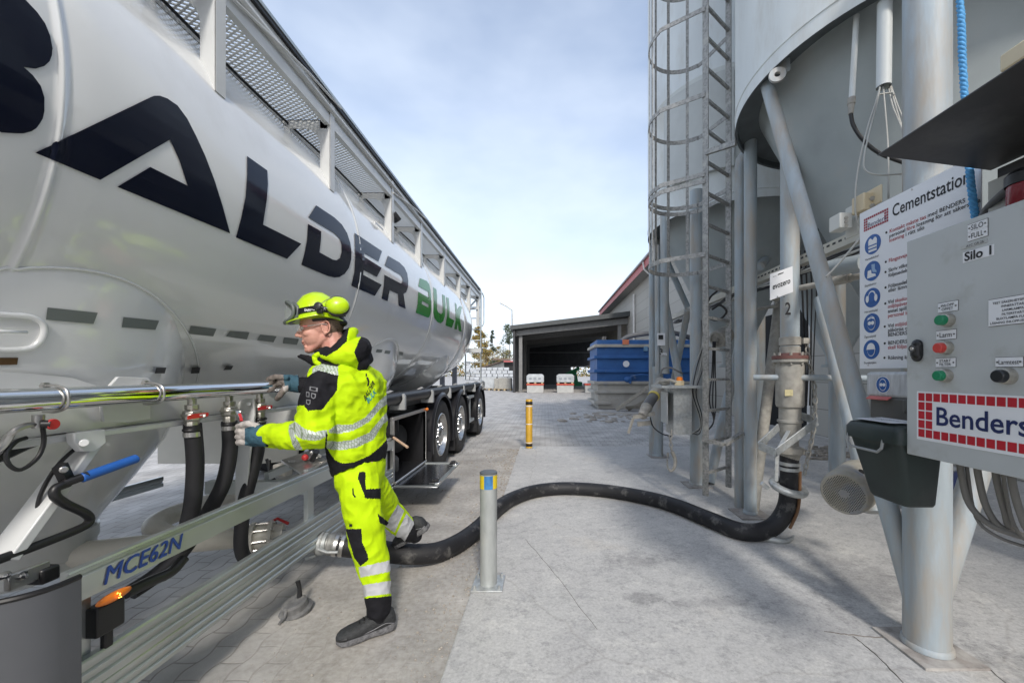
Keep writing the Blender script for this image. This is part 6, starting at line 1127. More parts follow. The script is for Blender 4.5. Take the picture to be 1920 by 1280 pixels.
# safety glasses
gl = MB(); pts = [H(0.1255, 0.0, 0.014), H(0.1235, 0.020, 0.013), H(0.115, 0.045, 0.010), H(0.097, 0.061, 0.008)]
gl.loft([[p + hu * 0.016 + hf * 0.002, p + hu * 0.002 + hf * 0.004, p - hu * 0.016] for p in pts], caps=False); gl.loft([[p + hu * 0.016, p + hu * 0.002 + hf * 0.004, p - hu * 0.016] for p in [H(0.1255, 0.0, 0.014), H(0.1235, -0.020, 0.013), H(0.115, -0.045, 0.010), H(0.097, -0.061, 0.008)]], caps=False)
gl.f = [f for i, f in enumerate(gl.f) if i % 3 != 2]; gl.mi = [0] * len(gl.f)
sg_ = gl.build('safety_glasses', pm('clear eyewear', (0.8, 0.83, 0.82), 0.05, alpha=0.22), man, smooth=180, fix=False); MB().tube([H(0.099, 0.062, 0.012), H(0.06, 0.073, 0.016), H(0.0, 0.083, 0.018), H(-0.02, 0.082, 0.012)], 0.0022, 6, smooth=3).build('temple_arm', pm('clear grey arm', (0.25, 0.25, 0.25), 0.3), sg_); MB().box(H(0.078, 0.0715, 0.016), (0.02, 0.003, 0.006), HA).build('red_hinge', pm('dull red print', (0.35, 0.08, 0.07), 0.5), sg_)
# ---- jacket
b = MB(); rg = [((676, 874, 2.125), 0.150, 0.104, 0.36), ((674, 858, 2.12), 0.155, 0.112, 0.36), ((670, 830, 2.115), 0.165, 0.122, 0.34), ((664, 795, 2.11), 0.182, 0.136, 0.32), ((658, 760, 2.10), 0.200, 0.143, 0.28), ((654, 725, 2.095), 0.215, 0.146, 0.22), ((646, 700, 2.09), 0.195, 0.125, 0.15), ((638, 684, 2.085), 0.13, 0.095, 0.1), ((634, 674, 2.08), 0.085, 0.08, 0.1)]
b.loft([erng(W(*c), a, d, YAW, t) for c, a, d, t in rg])
b.limb([W(640, 706, 2.02), W(612, 716, 1.96), W(598, 752, 1.91), W(588, 790, 1.88), W(593, 808, 1.86)], [0.095, 0.088, 0.083, 0.080, 0.074], 18); b.limb([W(596, 812, 1.86), W(572, 815, 1.875), W(545, 815, 1.90), W(514, 817, 1.935), W(506, 817, 1.94)], [0.068, 0.068, 0.062, 0.055, 0.053], 18)
b.limb([W(668, 712, 2.18), W(684, 716, 2.24), W(650, 745, 2.36), W(618, 750, 2.40), W(592, 734, 2.39), W(572, 724, 2.38)], [0.09, 0.078, 0.072, 0.068, 0.058, 0.05], 16)
JR = [(1, [(604, 671), (640, 680), (634, 687), (599, 682)]), (2, [(599, 681), (633.5, 687), (634, 704), (597, 694), (585, 700), (586, 690)]),
      (1, [(585, 700), (597, 694), (634, 704), (631.6, 732), (605, 767), (577, 770), (569, 758), (560, 740), (560, 715), (576, 707)]), (1, [(540, 690), (576, 690), (576, 760), (540, 760)]),
      (2, [(553, 790), (542, 797), (541, 808), (548, 833), (556, 845), (567, 842), (557, 823), (551, 814), (567.5, 823.6), (590, 826), (601, 824), (614, 816), (613, 805), (590, 810), (570, 803)]),
      (2, [(617, 806), (631, 795.6), (659, 796), (685, 782.5), (711, 752), (730, 735), (730, 755), (714, 765), (692.5, 790), (662.5, 807), (636, 812.5), (617, 811)]),
      (2, [(611, 826), (636, 827.5), (662, 824), (692.5, 810.6), (716, 782.5), (732, 765), (732, 785), (718, 795), (700, 824), (670, 838), (640, 843.5), (617.5, 841.6), (609, 838)]),
      (1, [(611, 812), (614.5, 813), (612, 838), (621, 852), (629, 863), (642, 868), (664, 866), (692, 854), (711, 839), (722, 827), (745, 800), (745, 930), (590, 930), (590, 850), (608, 852)])]
jac = garment(b, 0.0046, 'jacket', [hv, bk, retro], JR, amp=0.0095, freq=11, smooth=7, seed=2.0, aniso=(1, 1, 1.25))
JB = bvh_of(jac)
# hood and stand-up collar
b = MB(); b.limb([W(612, 664, 1.985), W(634, 668, 1.965), W(655, 664, 1.985), W(672, 655, 2.05), W(676, 650, 2.12), W(660, 648, 2.19)], [0.030, 0.040, 0.052, 0.055, 0.055, 0.045]); b.limb([W(596, 660, 2.0), W(612, 662, 1.985)], [0.018, 0.03]); b.limb([W(640, 650, 1.99), W(656, 628, 2.03), W(662, 622, 2.10), W(650, 626, 2.17)], [0.026, 0.026, 0.026, 0.026]); b.limb([W(628, 662, 1.98), W(642, 648, 1.985)], [0.03, 0.026])
b.limb([W(646, 672, 1.99), W(668, 680, 2.05), W(680, 672, 2.13)], [0.045, 0.055, 0.05])
HRg = [(1, [(672, 640), (680, 626), (700, 640), (705, 690), (668, 696), (672, 680), (664, 660)]), (1, [(560, 640), (640, 600), (655, 612), (650, 640), (634, 655), (612, 668), (600, 664), (585, 662), (560, 668)])]
hood = garment(b, 0.0046, 'hood', [hv, bk], HRg, amp=0.006, freq=12, parent=man, smooth=4, seed=5)
b = MB(); b.limb([W(560, 668, 2.02), W(575, 671, 2.0), W(592, 680, 1.985), W(604, 676, 1.985)], [0.008, 0.014, 0.02, 0.025]); b.limb([W(564, 667, 2.10), W(580, 672, 2.12), W(600, 678, 2.13)], [0.008, 0.016, 0.022]); b.limb([W(572, 672, 2.0), W(574, 672, 2.1)], [0.010, 0.010])
garment(b, 0.005, 'collar_flap', [bk], [], amp=0.003, freq=14, parent=man, smooth=3)
MB().limb([W(597, 664, 1.965), W(590, 668, 1.97), W(592, 678, 1.965), W(598, 682, 1.96)], [0.012, 0.013, 0.013, 0.012]).build('storm_flap', hv, man, smooth=180)
def text_decal(s, o, u, v, bvh, mat, parent, name='lettering', bold=0.02):
    me = text_mesh(s, 1.0, bold); xs = [p.co.x for p in me.vertices]; w = max(xs); eye = Vector((0, 0, CH))
    for p in me.vertices:
        px, py = o[0] + u[0] * p.co.x / w + v[0] * p.co.y, o[1] + u[1] * p.co.x / w + v[1] * p.co.y; d = (W(px, py, 1.0) - eye).normalized(); h = bvh.ray_cast(eye, d)
        p.co = (h[0] - d * 0.004) if h[0] else W(px, py, 2.1)
    me.materials.clear(); return link(me, name, mat, parent, smooth=0, fix=False)
text_decal('BALDER', (685, 752), (18, -33), (-4.5, -12), JB, textblk, jac); text_decal('BULK', (690, 757), (16, -21), (-4.5, -13), JB, pm('teal print', (0.01, 0.30, 0.38), 0.6), jac)
decal([[(684.5, 701), (687, 700), (687.5, 705), (685, 706)], [(686, 708), (689, 707), (692, 714), (691, 722), (687, 724), (689, 716)]], JB, 'emblem', textblk, jac, lift=0.003, step=3)
bdg = pm('grey badge print', (0.17, 0.175, 0.185), 0.6)
for q in ([(581, 724), (597, 727), (596, 735), (580, 732)], [(584, 736), (593, 738), (592, 746), (588, 748.5), (583.5, 745)], [(574.5, 734), (581, 735), (581, 745), (575, 744)], [(575, 748), (583.5, 749), (583, 757), (579, 760), (574.5, 757)]):
    cx_, cy_ = sum(a for a, _ in q) / len(q), sum(c for _, c in q) / len(q); q = [(cx_ + (a - cx_) * 0.92, cy_ + (c - cy_) * 0.92) for a, c in q]
    d_ = decal([q], JB, 'sleeve_badge', bdg, jac, lift=0.003, step=4); decal([[(cx_ + (a - cx_) * 0.62, cy_ + (c - cy_) * 0.62) for a, c in q]], JB, 'badge_field', bk, jac, lift=0.0042, step=4)
SB_ = bvh_of(strap); text_decal('SAFETY', (570.5, 583.0), (20, 1.6), (0.3, -6.2), SB_, textwht, strap, bold=0.03); text_decal('JOGG', (606.5, 581.0), (15, -2.4), (-0.6, -5.6), SB_, textwht, strap, bold=0.03)
# ---- trousers
b = MB(); b.loft([erng(W(*c), a, d, YAW, t) for c, a, d, t in (((676, 915, 2.12), 0.11, 0.085, 0.1), ((676, 900, 2.13), 0.138, 0.102, 0.2), ((676, 885, 2.13), 0.142, 0.100, 0.25), ((676, 868, 2.125), 0.138, 0.095, 0.3))])
b.limb([W(672, 896, 2.075), W(676, 925, 2.07), W(683, 975, 2.08), W(690, 1020, 2.09), W(699, 1055, 2.10), W(705, 1085, 2.115), W(709, 1112, 2.12), W(711, 1140, 2.13)], [0.094, 0.096, 0.090, 0.087, 0.078, 0.070, 0.065, 0.062], 20)
b.limb([W(690, 905, 2.23), W(708, 930, 2.36), W(722, 953, 2.50), W(738, 968, 2.58), W(757, 987, 2.66), W(768, 998, 2.70)], [0.092, 0.088, 0.082, 0.077, 0.070, 0.062], 20)
TRg = [(1, [(674, 884), (685, 884), (686, 916.6), (714, 915), (714, 935), (685, 934), (676, 909), (670.6, 896)]), (1, [(648, 991), (677.5, 991), (679, 1015), (690, 1040), (690.6, 1049), (676, 1061), (664, 1045), (655, 1015)]), (2, [(672, 1063), (735, 1049), (735, 1070), (676, 1082)]), (2, [(676, 1097), (738, 1087), (738, 1111), (676, 1119)]),
       (1, [(676, 1122), (745, 1115), (745, 1200), (676, 1200)]), (2, [(722, 986), (746, 945), (758, 957), (740, 998)]), (2, [(741, 1006), (762, 962), (778, 980), (756, 1020)]), (1, [(756, 1020), (777, 981), (810, 985), (810, 1040), (750, 1040)]), (1, [(708, 962), (729, 979), (725, 985), (712, 980)])]
tro = garment(b, 0.0046, 'trousers', [hvt, bk, retro2], TRg, amp=0.0085, freq=10, smooth=7, seed=9, aniso=(1, 1, 0.9))
TBv = bvh_of(tro); decal([[(661, 915), (663, 914), (664, 926), (668, 931), (665, 932), (661, 926)]], TBv, 'pocket_zip', bk, tro, lift=0.003, step=4); decal([[(656, 981), (661, 981), (661, 986), (656, 986)]], TBv, 'press_button', blackp, tro, lift=0.004, step=4)
# ---- gloves
leath = pm('pale grey glove leather', (0.42, 0.39, 0.37), 0.75, var=0.25, scale=30, bump=0.3, bscale=60); dleath = pm('soiled grey glove leather', (0.17, 0.145, 0.13), 0.75, var=0.35, scale=30, bump=0.3, bscale=60); teal = pm('teal glove fabric', (0.035, 0.095, 0.135), 0.8, var=0.15, scale=20, bump=0.2, bscale=50)
b = MB(); b.limb([W(506, 817, 1.94), W(484, 816, 1.945)], [0.054, 0.050], 18); b.limb([W(484, 815, 1.945), W(466, 813, 1.955)], [0.046, 0.040], 16); b.cap(W(476, 803, 1.94), W(462, 801, 1.94), 0.026, 0.02); b.cap(W(478, 828, 1.95), W(462, 827, 1.95), 0.024, 0.018)
for i, y in enumerate((799, 809, 819, 829)): b.limb([W(464, y, 1.935), W(452 + abs(i - 1), y - 1, 1.935), W(446 + abs(i - 1.5), y, 1.955), W(449 + i, y + 1, 1.985)], [0.0155, 0.015, 0.0145, 0.013], 12)
b.limb([W(480, 800, 1.925), W(466, 794, 1.92), W(453, 796, 1.925)], [0.019, 0.0165, 0.0145], 12)
garment(b, 0.0034, 'glove', [leath, teal, bk], [(1, [(459, 803), (470, 798), (484, 797), (520, 780), (520, 850), (462, 850), (459, 838)]), (0, [(470, 790), (484, 790), (480, 800), (466, 800)]), (2, [(497, 780), (520, 780), (520, 850), (499, 850)])], amp=0.002, freq=40, smooth=2)
b = MB(); b.limb([W(572, 722, 2.38), W(551, 721, 2.375)], [0.050, 0.045], 16); b.limb([W(551, 720, 2.372), W(532, 715, 2.365)], [0.040, 0.036], 16)
px_, pc = -1.6, 1.321
for i, y in enumerate((2.325, 2.350, 2.375, 2.398)):
    o_ = 0.0 if i != 3 else 0.006; b.limb([Vector((-1.535 + 0.012 * abs(i - 1), y, pc + 0.055)), Vector((-1.585, y + 0.0, pc + 0.060 - o_)), Vector((-1.628, y + 0.004, pc + 0.048)), Vector((-1.652, y + 0.006, pc + 0.012))], [0.0155, 0.015, 0.0142, 0.0125], 12)
b.limb([W(541, 722, 2.335), W(531, 732, 2.31), W(524, 742, 2.305), W(520, 747, 2.31)], [0.021, 0.0175, 0.016, 0.014], 12); b.cap(W(538, 716, 2.345), W(530, 713, 2.35), 0.026, 0.022)
garment(b, 0.0034, 'glove', [dleath, teal, bk, leath], [(1, [(531, 700), (560, 700), (560, 745), (536, 734), (533, 718)]), (3, [(530, 725), (540, 722), (541, 734), (533, 735)]), (2, [(559, 690), (590, 690), (590, 750), (561, 750)])], amp=0.002, freq=40, smooth=2)
# ---- shoes
def shoe(heel, toe, up, name='shoe'):
    heel, toe = Vector(heel), Vector(toe); u = (toe - heel).normalized(); Ls = (toe - heel).length; s = Vector(up).cross(u).normalized(); n = u.cross(s).normalized(); secs = [(0.0, 0.020, 0.030, 0.080), (0.03, 0.032, 0.024, 0.110), (0.12, 0.039, 0.022, 0.132), (0.26, 0.042, 0.022, 0.136), (0.38, 0.043, 0.022, 0.122), (0.50, 0.046, 0.022, 0.103), (0.64, 0.050, 0.022, 0.087), (0.80, 0.050, 0.022, 0.077), (0.92, 0.042, 0.024, 0.066), (0.98, 0.027, 0.028, 0.054), (1.0, 0.010, 0.034, 0.044)]
    def ringf(t, w, z0, z1, q=2.6):
        out = []
        for k in range(24):
            a = 2 * math.pi * k / 24; ca, sa = math.cos(a), math.sin(a); hgt = (z1 - z0) / 2; wz = w * (1.0 if sa < 0.2 else 1 - 0.28 * (sa - 0.2))
            out.append(heel + u * t * Ls + s * wz * math.copysign(abs(ca) ** (2 / q), ca) + n * ((z0 + z1) / 2 + hgt * math.copysign(abs(sa) ** (2 / q), sa)))
        return out
    o = MB().loft([ringf(*x) for x in secs]).build(name, pm('dark grey shoe mesh', (0.028, 0.030, 0.032), 0.7, var=0.3, scale=60, bump=0.4, bscale=120), man, smooth=60)
    MB().loft([ringf(t, w + 0.004, (0.003 if 0.02 < t < 0.95 else 0.012) + (0.006 if 0.36 < t < 0.52 else 0), 0.037 + (0.012 if t < 0.25 else 0.0), 5) for t, w, _, _ in secs]).build('sole', pm('grey speckled sole', (0.13, 0.13, 0.135), 0.8, var=0.45, scale=70, bump=0.5, bscale=80), o, smooth=50)
    for k in range(5): MB().tube([heel + u * Ls * (0.40 + 0.075 * k) + s * (0.028 * j) + n * (0.124 - 0.011 * k - 0.012 * j * j) for j in (-1, -0.5, 0, 0.5, 1)], 0.003, 6).build('lace', blackp, o, smooth=180)
    MB().loft([ringf(t, w + 0.0015, 0.026, z1 * 0.66) for t, w, z1 in ((0.84, 0.0505, 0.088), (0.92, 0.0435, 0.085), (0.98, 0.029, 0.075), (1.006, 0.011, 0.062))]).build('toe_cap', pm('toe cap rubber', (0.014, 0.014, 0.015), 0.5), o, smooth=60)
    MB().tube([heel + u * Ls * t + s * 0.0425 * sg + n * z for sg in (1,) for t, z in ((0.04, 0.05), (0.2, 0.062), (0.4, 0.048), (0.6, 0.040), (0.75, 0.034))], 0.0022, 6, smooth=4).build('piping', pm('grey piping', (0.2, 0.2, 0.21), 0.5), o, smooth=180)
    MB().lathe([(0.0, 0.012), (0.010, 0.012), (0.012, 0.006), (0.012, 0)], heel + u * Ls * 0.36 + n * 0.126, n * 0.8 + u * 0.6, n=16).build('lace_dial', blackp, o)
    return o
hl = GZ(741, 1176); tl = GZ(630, 1211); hl.z = tl.z = 0.002; shoe(hl, tl, (0, 0, 1))
shoe(W(806, 990, 2.70), W(745, 1024, 2.80), (-0.42, -0.25, 0.87))
b = MB(); b.limb([W(711, 1125, 2.13), W(711, 1152, 2.135)], [0.056, 0.050], 18); garment(b, 0.005, 'sock', [bk], [], amp=0.002, freq=20, smooth=2); b = MB(); b.limb([W(766, 996, 2.69), W(778, 1004, 2.72)], [0.056, 0.048], 18); garment(b, 0.005, 'sock', [bk], [], amp=0.002, freq=20, smooth=2)
# ================================================================ the yard behind
hall = thing('industrial_hall', 'beige panel-clad industrial hall with red fascia and long eave behind the silos', 'hall', (9, 20, 0)); HX, EX, EZ = 6.2, 5.55, CH + 5.55 / 0.895
pan = bpy.data.materials.new('beige wall panels'); pan.use_nodes = True; t_ = pan.node_tree; b_ = t_.nodes['Principled BSDF']; tcn = t_.nodes.new('ShaderNodeTexCoord'); sx = t_.nodes.new('ShaderNodeSeparateXYZ'); cmb = t_.nodes.new('ShaderNodeCombineXYZ'); t_.links.new(tcn.outputs['Object'], sx.inputs[0]); t_.links.new(sx.outputs['Y'], cmb.inputs[0]); t_.links.new(sx.outputs['Z'], cmb.inputs[1])
br = t_.nodes.new('ShaderNodeTexBrick'); br.offset = 0; t_.links.new(cmb.outputs[0], br.inputs['Vector']); br.inputs['Scale'].default_value = 1; br.inputs['Brick Width'].default_value = 6; br.inputs['Row Height'].default_value = 0.6; br.inputs['Mortar Size'].default_value = 0.012
br.inputs['Color1'].default_value = (0.34, 0.325, 0.29, 1); br.inputs['Color2'].default_value = (0.37, 0.355, 0.32, 1); br.inputs['Mortar'].default_value = (0.2, 0.19, 0.17, 1); t_.links.new(br.outputs['Color'], b_.inputs['Base Color']); b_.inputs['Roughness'].default_value = 0.7
MB().bx(HX, HX + 0.3, -30, 40, 0, EZ).build('wall', pan, hall, smooth=0); MB().bx(HX, 22, 39.7, 40, 0, EZ).build('gable', pan, hall, smooth=0)  # wall's run behind the camera is unseen, added for the tank's reflections
b = MB(); b.hexa([(EX, -30, EZ), (22, -30, EZ + 3.2), (22, 40.3, EZ + 3.2), (EX, 40.3, EZ), (EX, -30, EZ + 0.15), (22, -30, EZ + 3.35), (22, 40.3, EZ + 3.35), (EX, 40.3, EZ + 0.15)]); b.build('roof', pm('grey roof sheet', (0.25, 0.25, 0.25), 0.5), hall, smooth=0)
MB().bx(EX - 0.02, EX, -30, 40.3, EZ - 0.35, EZ + 0.1).build('fascia', pm('faded red fascia', (0.42, 0.10, 0.10), 0.55, var=0.1), hall); MB().bx(EX, HX, -30, 40, EZ - 0.34, EZ - 0.32).build('soffit', pm('grey soffit', (0.26, 0.255, 0.24), 0.7), hall)
b = MB(); b.tube([(EX - 0.08, -30, EZ + 0.12), (EX - 0.08, 40.4, EZ + 0.12)], 0.075, 12); b.build('gutter', pm('grey gutter', (0.33, 0.33, 0.33), 0.4), hall)
dp_m = pm('white downpipe', (0.62, 0.60, 0.57), 0.4)
MB().tube([(EX - 0.08, 22.0, EZ), (EX - 0.02, 22.0, EZ - 0.4), (HX - 0.12, 22.0, EZ - 0.9), (HX - 0.12, 22.0, 0)], 0.06, 10).build('downpipe', dp_m, hall); MB().tube([(HX - 0.12, 27, EZ - 0.8), (HX - 0.12, 27, 0)], 0.07, 10).build('downpipe', dp_m, hall)
MB().bx(HX - 0.01, HX, 9.3, 12.2, 0, 3.0).build('gate_opening', pm('doorway shade', (0.006, 0.006, 0.006), 0.9), hall); MB().bx(HX - 0.03, HX - 0.01, 9.2, 9.3, 0, 3.1).build('door_frame', dp_m, hall)  # thin dark sheet on the wall stands for the shade inside the opening
# ---- open-fronted shed
sd = thing('storage_shed', 'dark open-fronted storage shed with sloping roof across the yard', 'shed', (1.8, 31, 0)); dkc = pm('dark grey corrugated cladding', (0.04, 0.04, 0.042), 0.6, var=0.3, scale=2); SY = 29.0
def sx_(px): return (px - CX) * SY / F
def sz_(py): return CH - (py - HY) * SY / F
xl, xr = sx_(963), sx_(1187); zl, zr_ = sz_(612), sz_(583)
b = MB(); b.hexa([(xl - 0.25, SY - 0.2, zl - 0.25), (xr, SY - 0.2, zr_ - 0.35), (xr, 52, zr_ - 0.35), (xl - 0.25, 52, zl - 0.25), (xl - 0.25, SY - 0.2, zl + 0.05), (xr, SY - 0.2, zr_), (xr, 52, zr_), (xl - 0.25, 52, zl + 0.05)]); b.build('roof', pm('dark roof edge', (0.055, 0.06, 0.06), 0.5), sd, smooth=0)
MB().bx(xl - 0.05, xl + 0.1, SY, 50, 0, zl - 0.25).build('side_wall', dkc, sd, smooth=0)
b = MB(); x = xl
while x < xr + 2: b.bx(x, x + 0.22, 49.9, 50, 2.3, zr_ + 0.5) if True else 0; x += 0.26
b.bx(xl, xr + 2, 50, 50.1, 2.2, zr_ + 0.5); b.build('rear_wall', dkc, sd, smooth=0)
MB().bx(xl, xl + 5.6, 50, 50.1, 0, 2.25).build('rear_sliding_door', pm('mid grey slatted door', (0.12, 0.12, 0.12), 0.7, var=0.3, scale=3, stretch=(8, 1, 0.2)), sd)
for zc_ in (2.3, 4.0): MB().bx(xl, xr + 2, 49.8, 49.9, zc_, zc_ + 0.10).build('rail', pm('pale girt', (0.20, 0.20, 0.195), 0.6), sd)
cream2 = pm('grey steel column', (0.20, 0.20, 0.195), 0.5, var=0.1)
for y in (29.6, 36, 43): MB().bx(xl + 0.35, xl + 0.60, y, y + 0.25, 0, zl - 0.35).build('column', cream2, sd)
for y in (29.4, 34, 39, 44): b = MB(); b.hexa([(xl + 0.1, y, zl - 0.65), (xr, y, zr_ - 0.85), (xr, y + 0.2, zr_ - 0.85), (xl + 0.1, y + 0.2, zl - 0.65), (xl + 0.1, y, zl - 0.28), (xr, y, zr_ - 0.42), (xr, y + 0.2, zr_ - 0.42), (xl + 0.1, y + 0.2, zl - 0.28)]); b.build('rafter', pm('grey rafter', (0.20, 0.20, 0.195), 0.6), sd)
for y in (29.6,): MB().bx(xr - 0.3, xr, y, y + 0.3, 0, zr_ - 0.6).build('column', cream2, sd); MB().bx(xr - 1.0, xr - 0.75, y, y + 0.3, 0, zr_ - 0.7).build('column', cream2, sd)
MB().tube([(xl - 0.1, SY, zl), (xl - 0.1, SY, zl + 1.2), (xl - 0.5, SY, zl + 1.5), (xl - 1.0, SY, zl + 1.75)], 0.06, 8).build('lamp_arm', gal, sd)
# pallets of blocks standing inside
wrap = pm('white plastic wrap', (0.42, 0.44, 0.45), 0.4, var=0.18, scale=3); blkm = pm('pale concrete blocks', (0.42, 0.42, 0.40), 0.8, var=0.1, scale=4); redp = pm('red pallet deck', (0.50, 0.07, 0.04), 0.6, var=0.1); wood = pm('raw pallet wood', (0.42, 0.33, 0.20), 0.8, var=0.2, scale=6)
def shed_pallet(px, lab, w=1.2, top=True):
    x = (px - CX) * 28.6 / F; t = thing('block_pallet', lab, 'pallet', (x, 28.6, 0), 'pallets in front of the shed')
    MB().bx(x - w / 2, x + w / 2, 28.6, 29.7, 0, 0.56).build('concrete_base', blkm, t, bevel=0.02); MB().bx(x - w / 2 - 0.03, x + w / 2 + 0.03, 28.55, 29.75, 0.56, 0.66).build('red_deck', redp, t)
    if top:
        for k in (-1, 0, 1): MB().bx(x + k * 0.5 - 0.07, x + k * 0.5 + 0.07, 28.55, 29.7, 0.66, 0.76).build('pallet_block', wood, t)
        MB().bx(x - w / 2 - 0.03, x + w / 2 + 0.03, 28.55, 29.7, 0.76, 1.26).build('wrapped_load', wrap, t, bevel=0.03); MB().hexa([(x - w / 2, 28.6, 1.262), (x + w / 2, 28.6, 1.262), (x + w / 2, 29.7, 1.262), (x - w / 2, 29.7, 1.262), (x - w / 2 + 0.15, 28.7, 1.36), (x + w / 2 - 0.1, 28.7, 1.36), (x + w / 2 - 0.1, 29.6, 1.36), (x - w / 2 + 0.15, 29.6, 1.36)]).build('loose_wrap', wrap, t)
        for k in range(3): MB().bx(x - 0.45 + 0.33 * k, x - 0.25 + 0.33 * k, 28.542, 28.549, 0.96, 1.10).build('print_field', pm('faded grey print', (0.25, 0.27, 0.30), 0.6), t)
shed_pallet(1003.5, 'left of the two wrapped block pallets on red decks at the shed mouth'); shed_pallet(1060, 'right of the two wrapped block pallets on red decks at the shed mouth'); shed_pallet(1113, 'bare concrete base with red deck half hidden by the blue container', 1.2, False)
gm = thing('green_machine', 'green loading machine parked in the gap at the back of the shed', 'machine', W(1082, 730, 44)); gp = pm('green machine paint', (0.03, 0.32, 0.13), 0.45)
b = MB(); y = 44.0; p = lambda a, c: W(a, c, y); q = [p(1062, 702), p(1080, 692), p(1084, 715), p(1092, 716), p(1090, 735), p(1066, 735)]; o_ = q[0]; b.prism([((v - o_).x, (v - o_).z) for v in q], o_, (1, 0, 0), (0, 0, 1), -1.5); b.build('body', gp, gm); MB().beam(p(1060, 703), p(1086, 690), 0.5, 0.35).build('boom', gp, gm); MB().bx(p(1070, 0).x, p(1078, 0).x, 43.4, 43.44, p(0, 712).z, p(0, 703).z).build('panel', textwht, gm)
# ---- blue hopper container
bc_ = thing('blue_container', 'large ribbed blue steel container with dusty grey lower half standing beside the silos', 'container', (4.2, 15.5, 0)); KX0, KX1, KY = 2.02, 6.0, 15.5
blu = pm('worn blue paint', (0.022, 0.10, 0.29), 0.5, var=0.2, scale=2, dirt=(0.30, 0.33, 0.37), dlo=0.62, dhi=0.85, dscale=2.5, bump=0.1, bscale=6); bdu = pm('dusty container paint', (0.38, 0.36, 0.32), 0.8, var=0.2, scale=2, dirt=(0.26, 0.29, 0.35), dlo=0.55, dhi=0.7, dscale=1.2)
def kz(py): return CH - (py - HY) * KY / F
MB().bx(KX0 + 0.02, KX1, KY, KY + 2.4, kz(717), kz(637)).build('upper_tub', blu, bc_); MB().hexa([(KX0 + 0.08, KY, 0.02), (KX0 + 2.2, KY, 0.02), (KX0 + 2.2, KY + 2.4, 0.02), (KX0 + 0.08, KY + 2.4, 0.02), (KX0 + 0.04, KY, kz(717)), (KX1, KY, kz(717)), (KX1, KY + 2.4, kz(717)), (KX0 + 0.04, KY + 2.4, kz(717))]).build('lower_tub', bdu, bc_)
for py, m_ in ((648, bdu), (669, blu), (695, blu), (717, bdu), (734, bdu), (755, bdu)): MB().bx(KX0 - 0.10, KX1 if py < 720 else KX1 - (py - 717) * 0.09, KY - 0.10, KY + 2.4, kz(py + 3), kz(py - 2.5)).build('rib', m_, bc_, bevel=0.015)
b = MB(); c_ = W(1174, 682, KY - 0.02); b.lathe([(0, 0.01), (0.125, 0.01), (0.125, 0)], c_, (0, -1, 0), n=28); b.build('round_label', signw, bc_); MB().bx(W(1166, 0, KY).x, W(1178, 0, KY).x, KY - 0.14, KY - 0.10, kz(646), kz(637)).build('orange_plate', pm('orange plate', (0.65, 0.20, 0.10), 0.5), bc_)
b = MB(); c_ = W(1177, 711, KY - 0.1); b.ell(c_, (0.15, 0.1, 0.12)); b.tube([c_, c_ + Vector((0.1, -0.05, -0.15)), c_ + Vector((0.12, -0.05, 0.1)), W(1190, 704, KY - 0.15), W(1205, 702, KY - 0.15), W(1224, 706, KY - 0.15)], 0.035, 8, smooth=4); b.build('air_valve', blu, bc_)
MB().bx(W(1206, 0, KY).x, W(1213, 0, KY).x, KY - 0.12, KY, kz(658), kz(650)).build('hook_plate', pm('light blue steel', (0.15, 0.28, 0.42), 0.5), bc_); write('EUROVAC', 0.13, W(1141, 747, KY - 0.003), (1, 0, 0), (0, 0, 1), pm('chalk lettering', (0.45, 0.44, 0.42), 0.8), bc_, bold=0.01)
MB().tube([(KX0 + 1.1, KY + 0.6, kz(637)), (KX0 + 1.4, KY + 0.6, kz(628)), (KX0 + 2.2, KY + 0.6, kz(622)), (KX0 + 3.2, KY + 0.6, kz(621)), (KX0 + 4, KY + 0.8, kz(630))], 0.10, 10, smooth=4).build('delivery_hose', pm('grey rubber', (0.13, 0.13, 0.13), 0.6), bc_)
tm = pm('weathered timber', (0.33, 0.30, 0.25), 0.85, var=0.25, scale=5, stretch=(1, 6, 6))
def plank(lab, p, q, w=0.22, h=0.12): b = MB().beam(p, q, w, h).build('timber_beam', tm, None, bevel=0.01); tag(b, lab, 'timber beam', 'timber beams by the blue container'); return b
plank('longest slanting timber beam leaning beside the blue container', W(1156, 768, 14.6), W(1222, 721, 14.2)); plank('lower slanting timber beam crossing under the longest one', W(1178, 768, 14.9), W(1228, 741, 14.6), 0.15, 0.10); plank('flat timber beam lying on the ground before the blue container', W(1118, 775, 14.2), W(1195, 779, 13.6), 0.3, 0.12); plank('short timber beam stacked by the silo pipes', W(1172, 764, 14.8), W(1206, 761, 14.8), 0.2, 0.12)
rb = MB()
for k in range(60):
    p = GZ(random.gauss(1150, 50), random.uniform(776, 792)); r = random.uniform(0.02, 0.09); rb.ell(p + Vector((0, 0, r * 0.2)), (r * 1.6, r, r * 0.6), nu=7, nv=5)
o = rb.build('rubble', pm('rubble', (0.36, 0.33, 0.29), 0.9, var=0.2), smooth=0, fix=False); o['kind'] = 'stuff'; tag(o, 'dusty rubble spilled around the foot of the blue container', 'rubble')
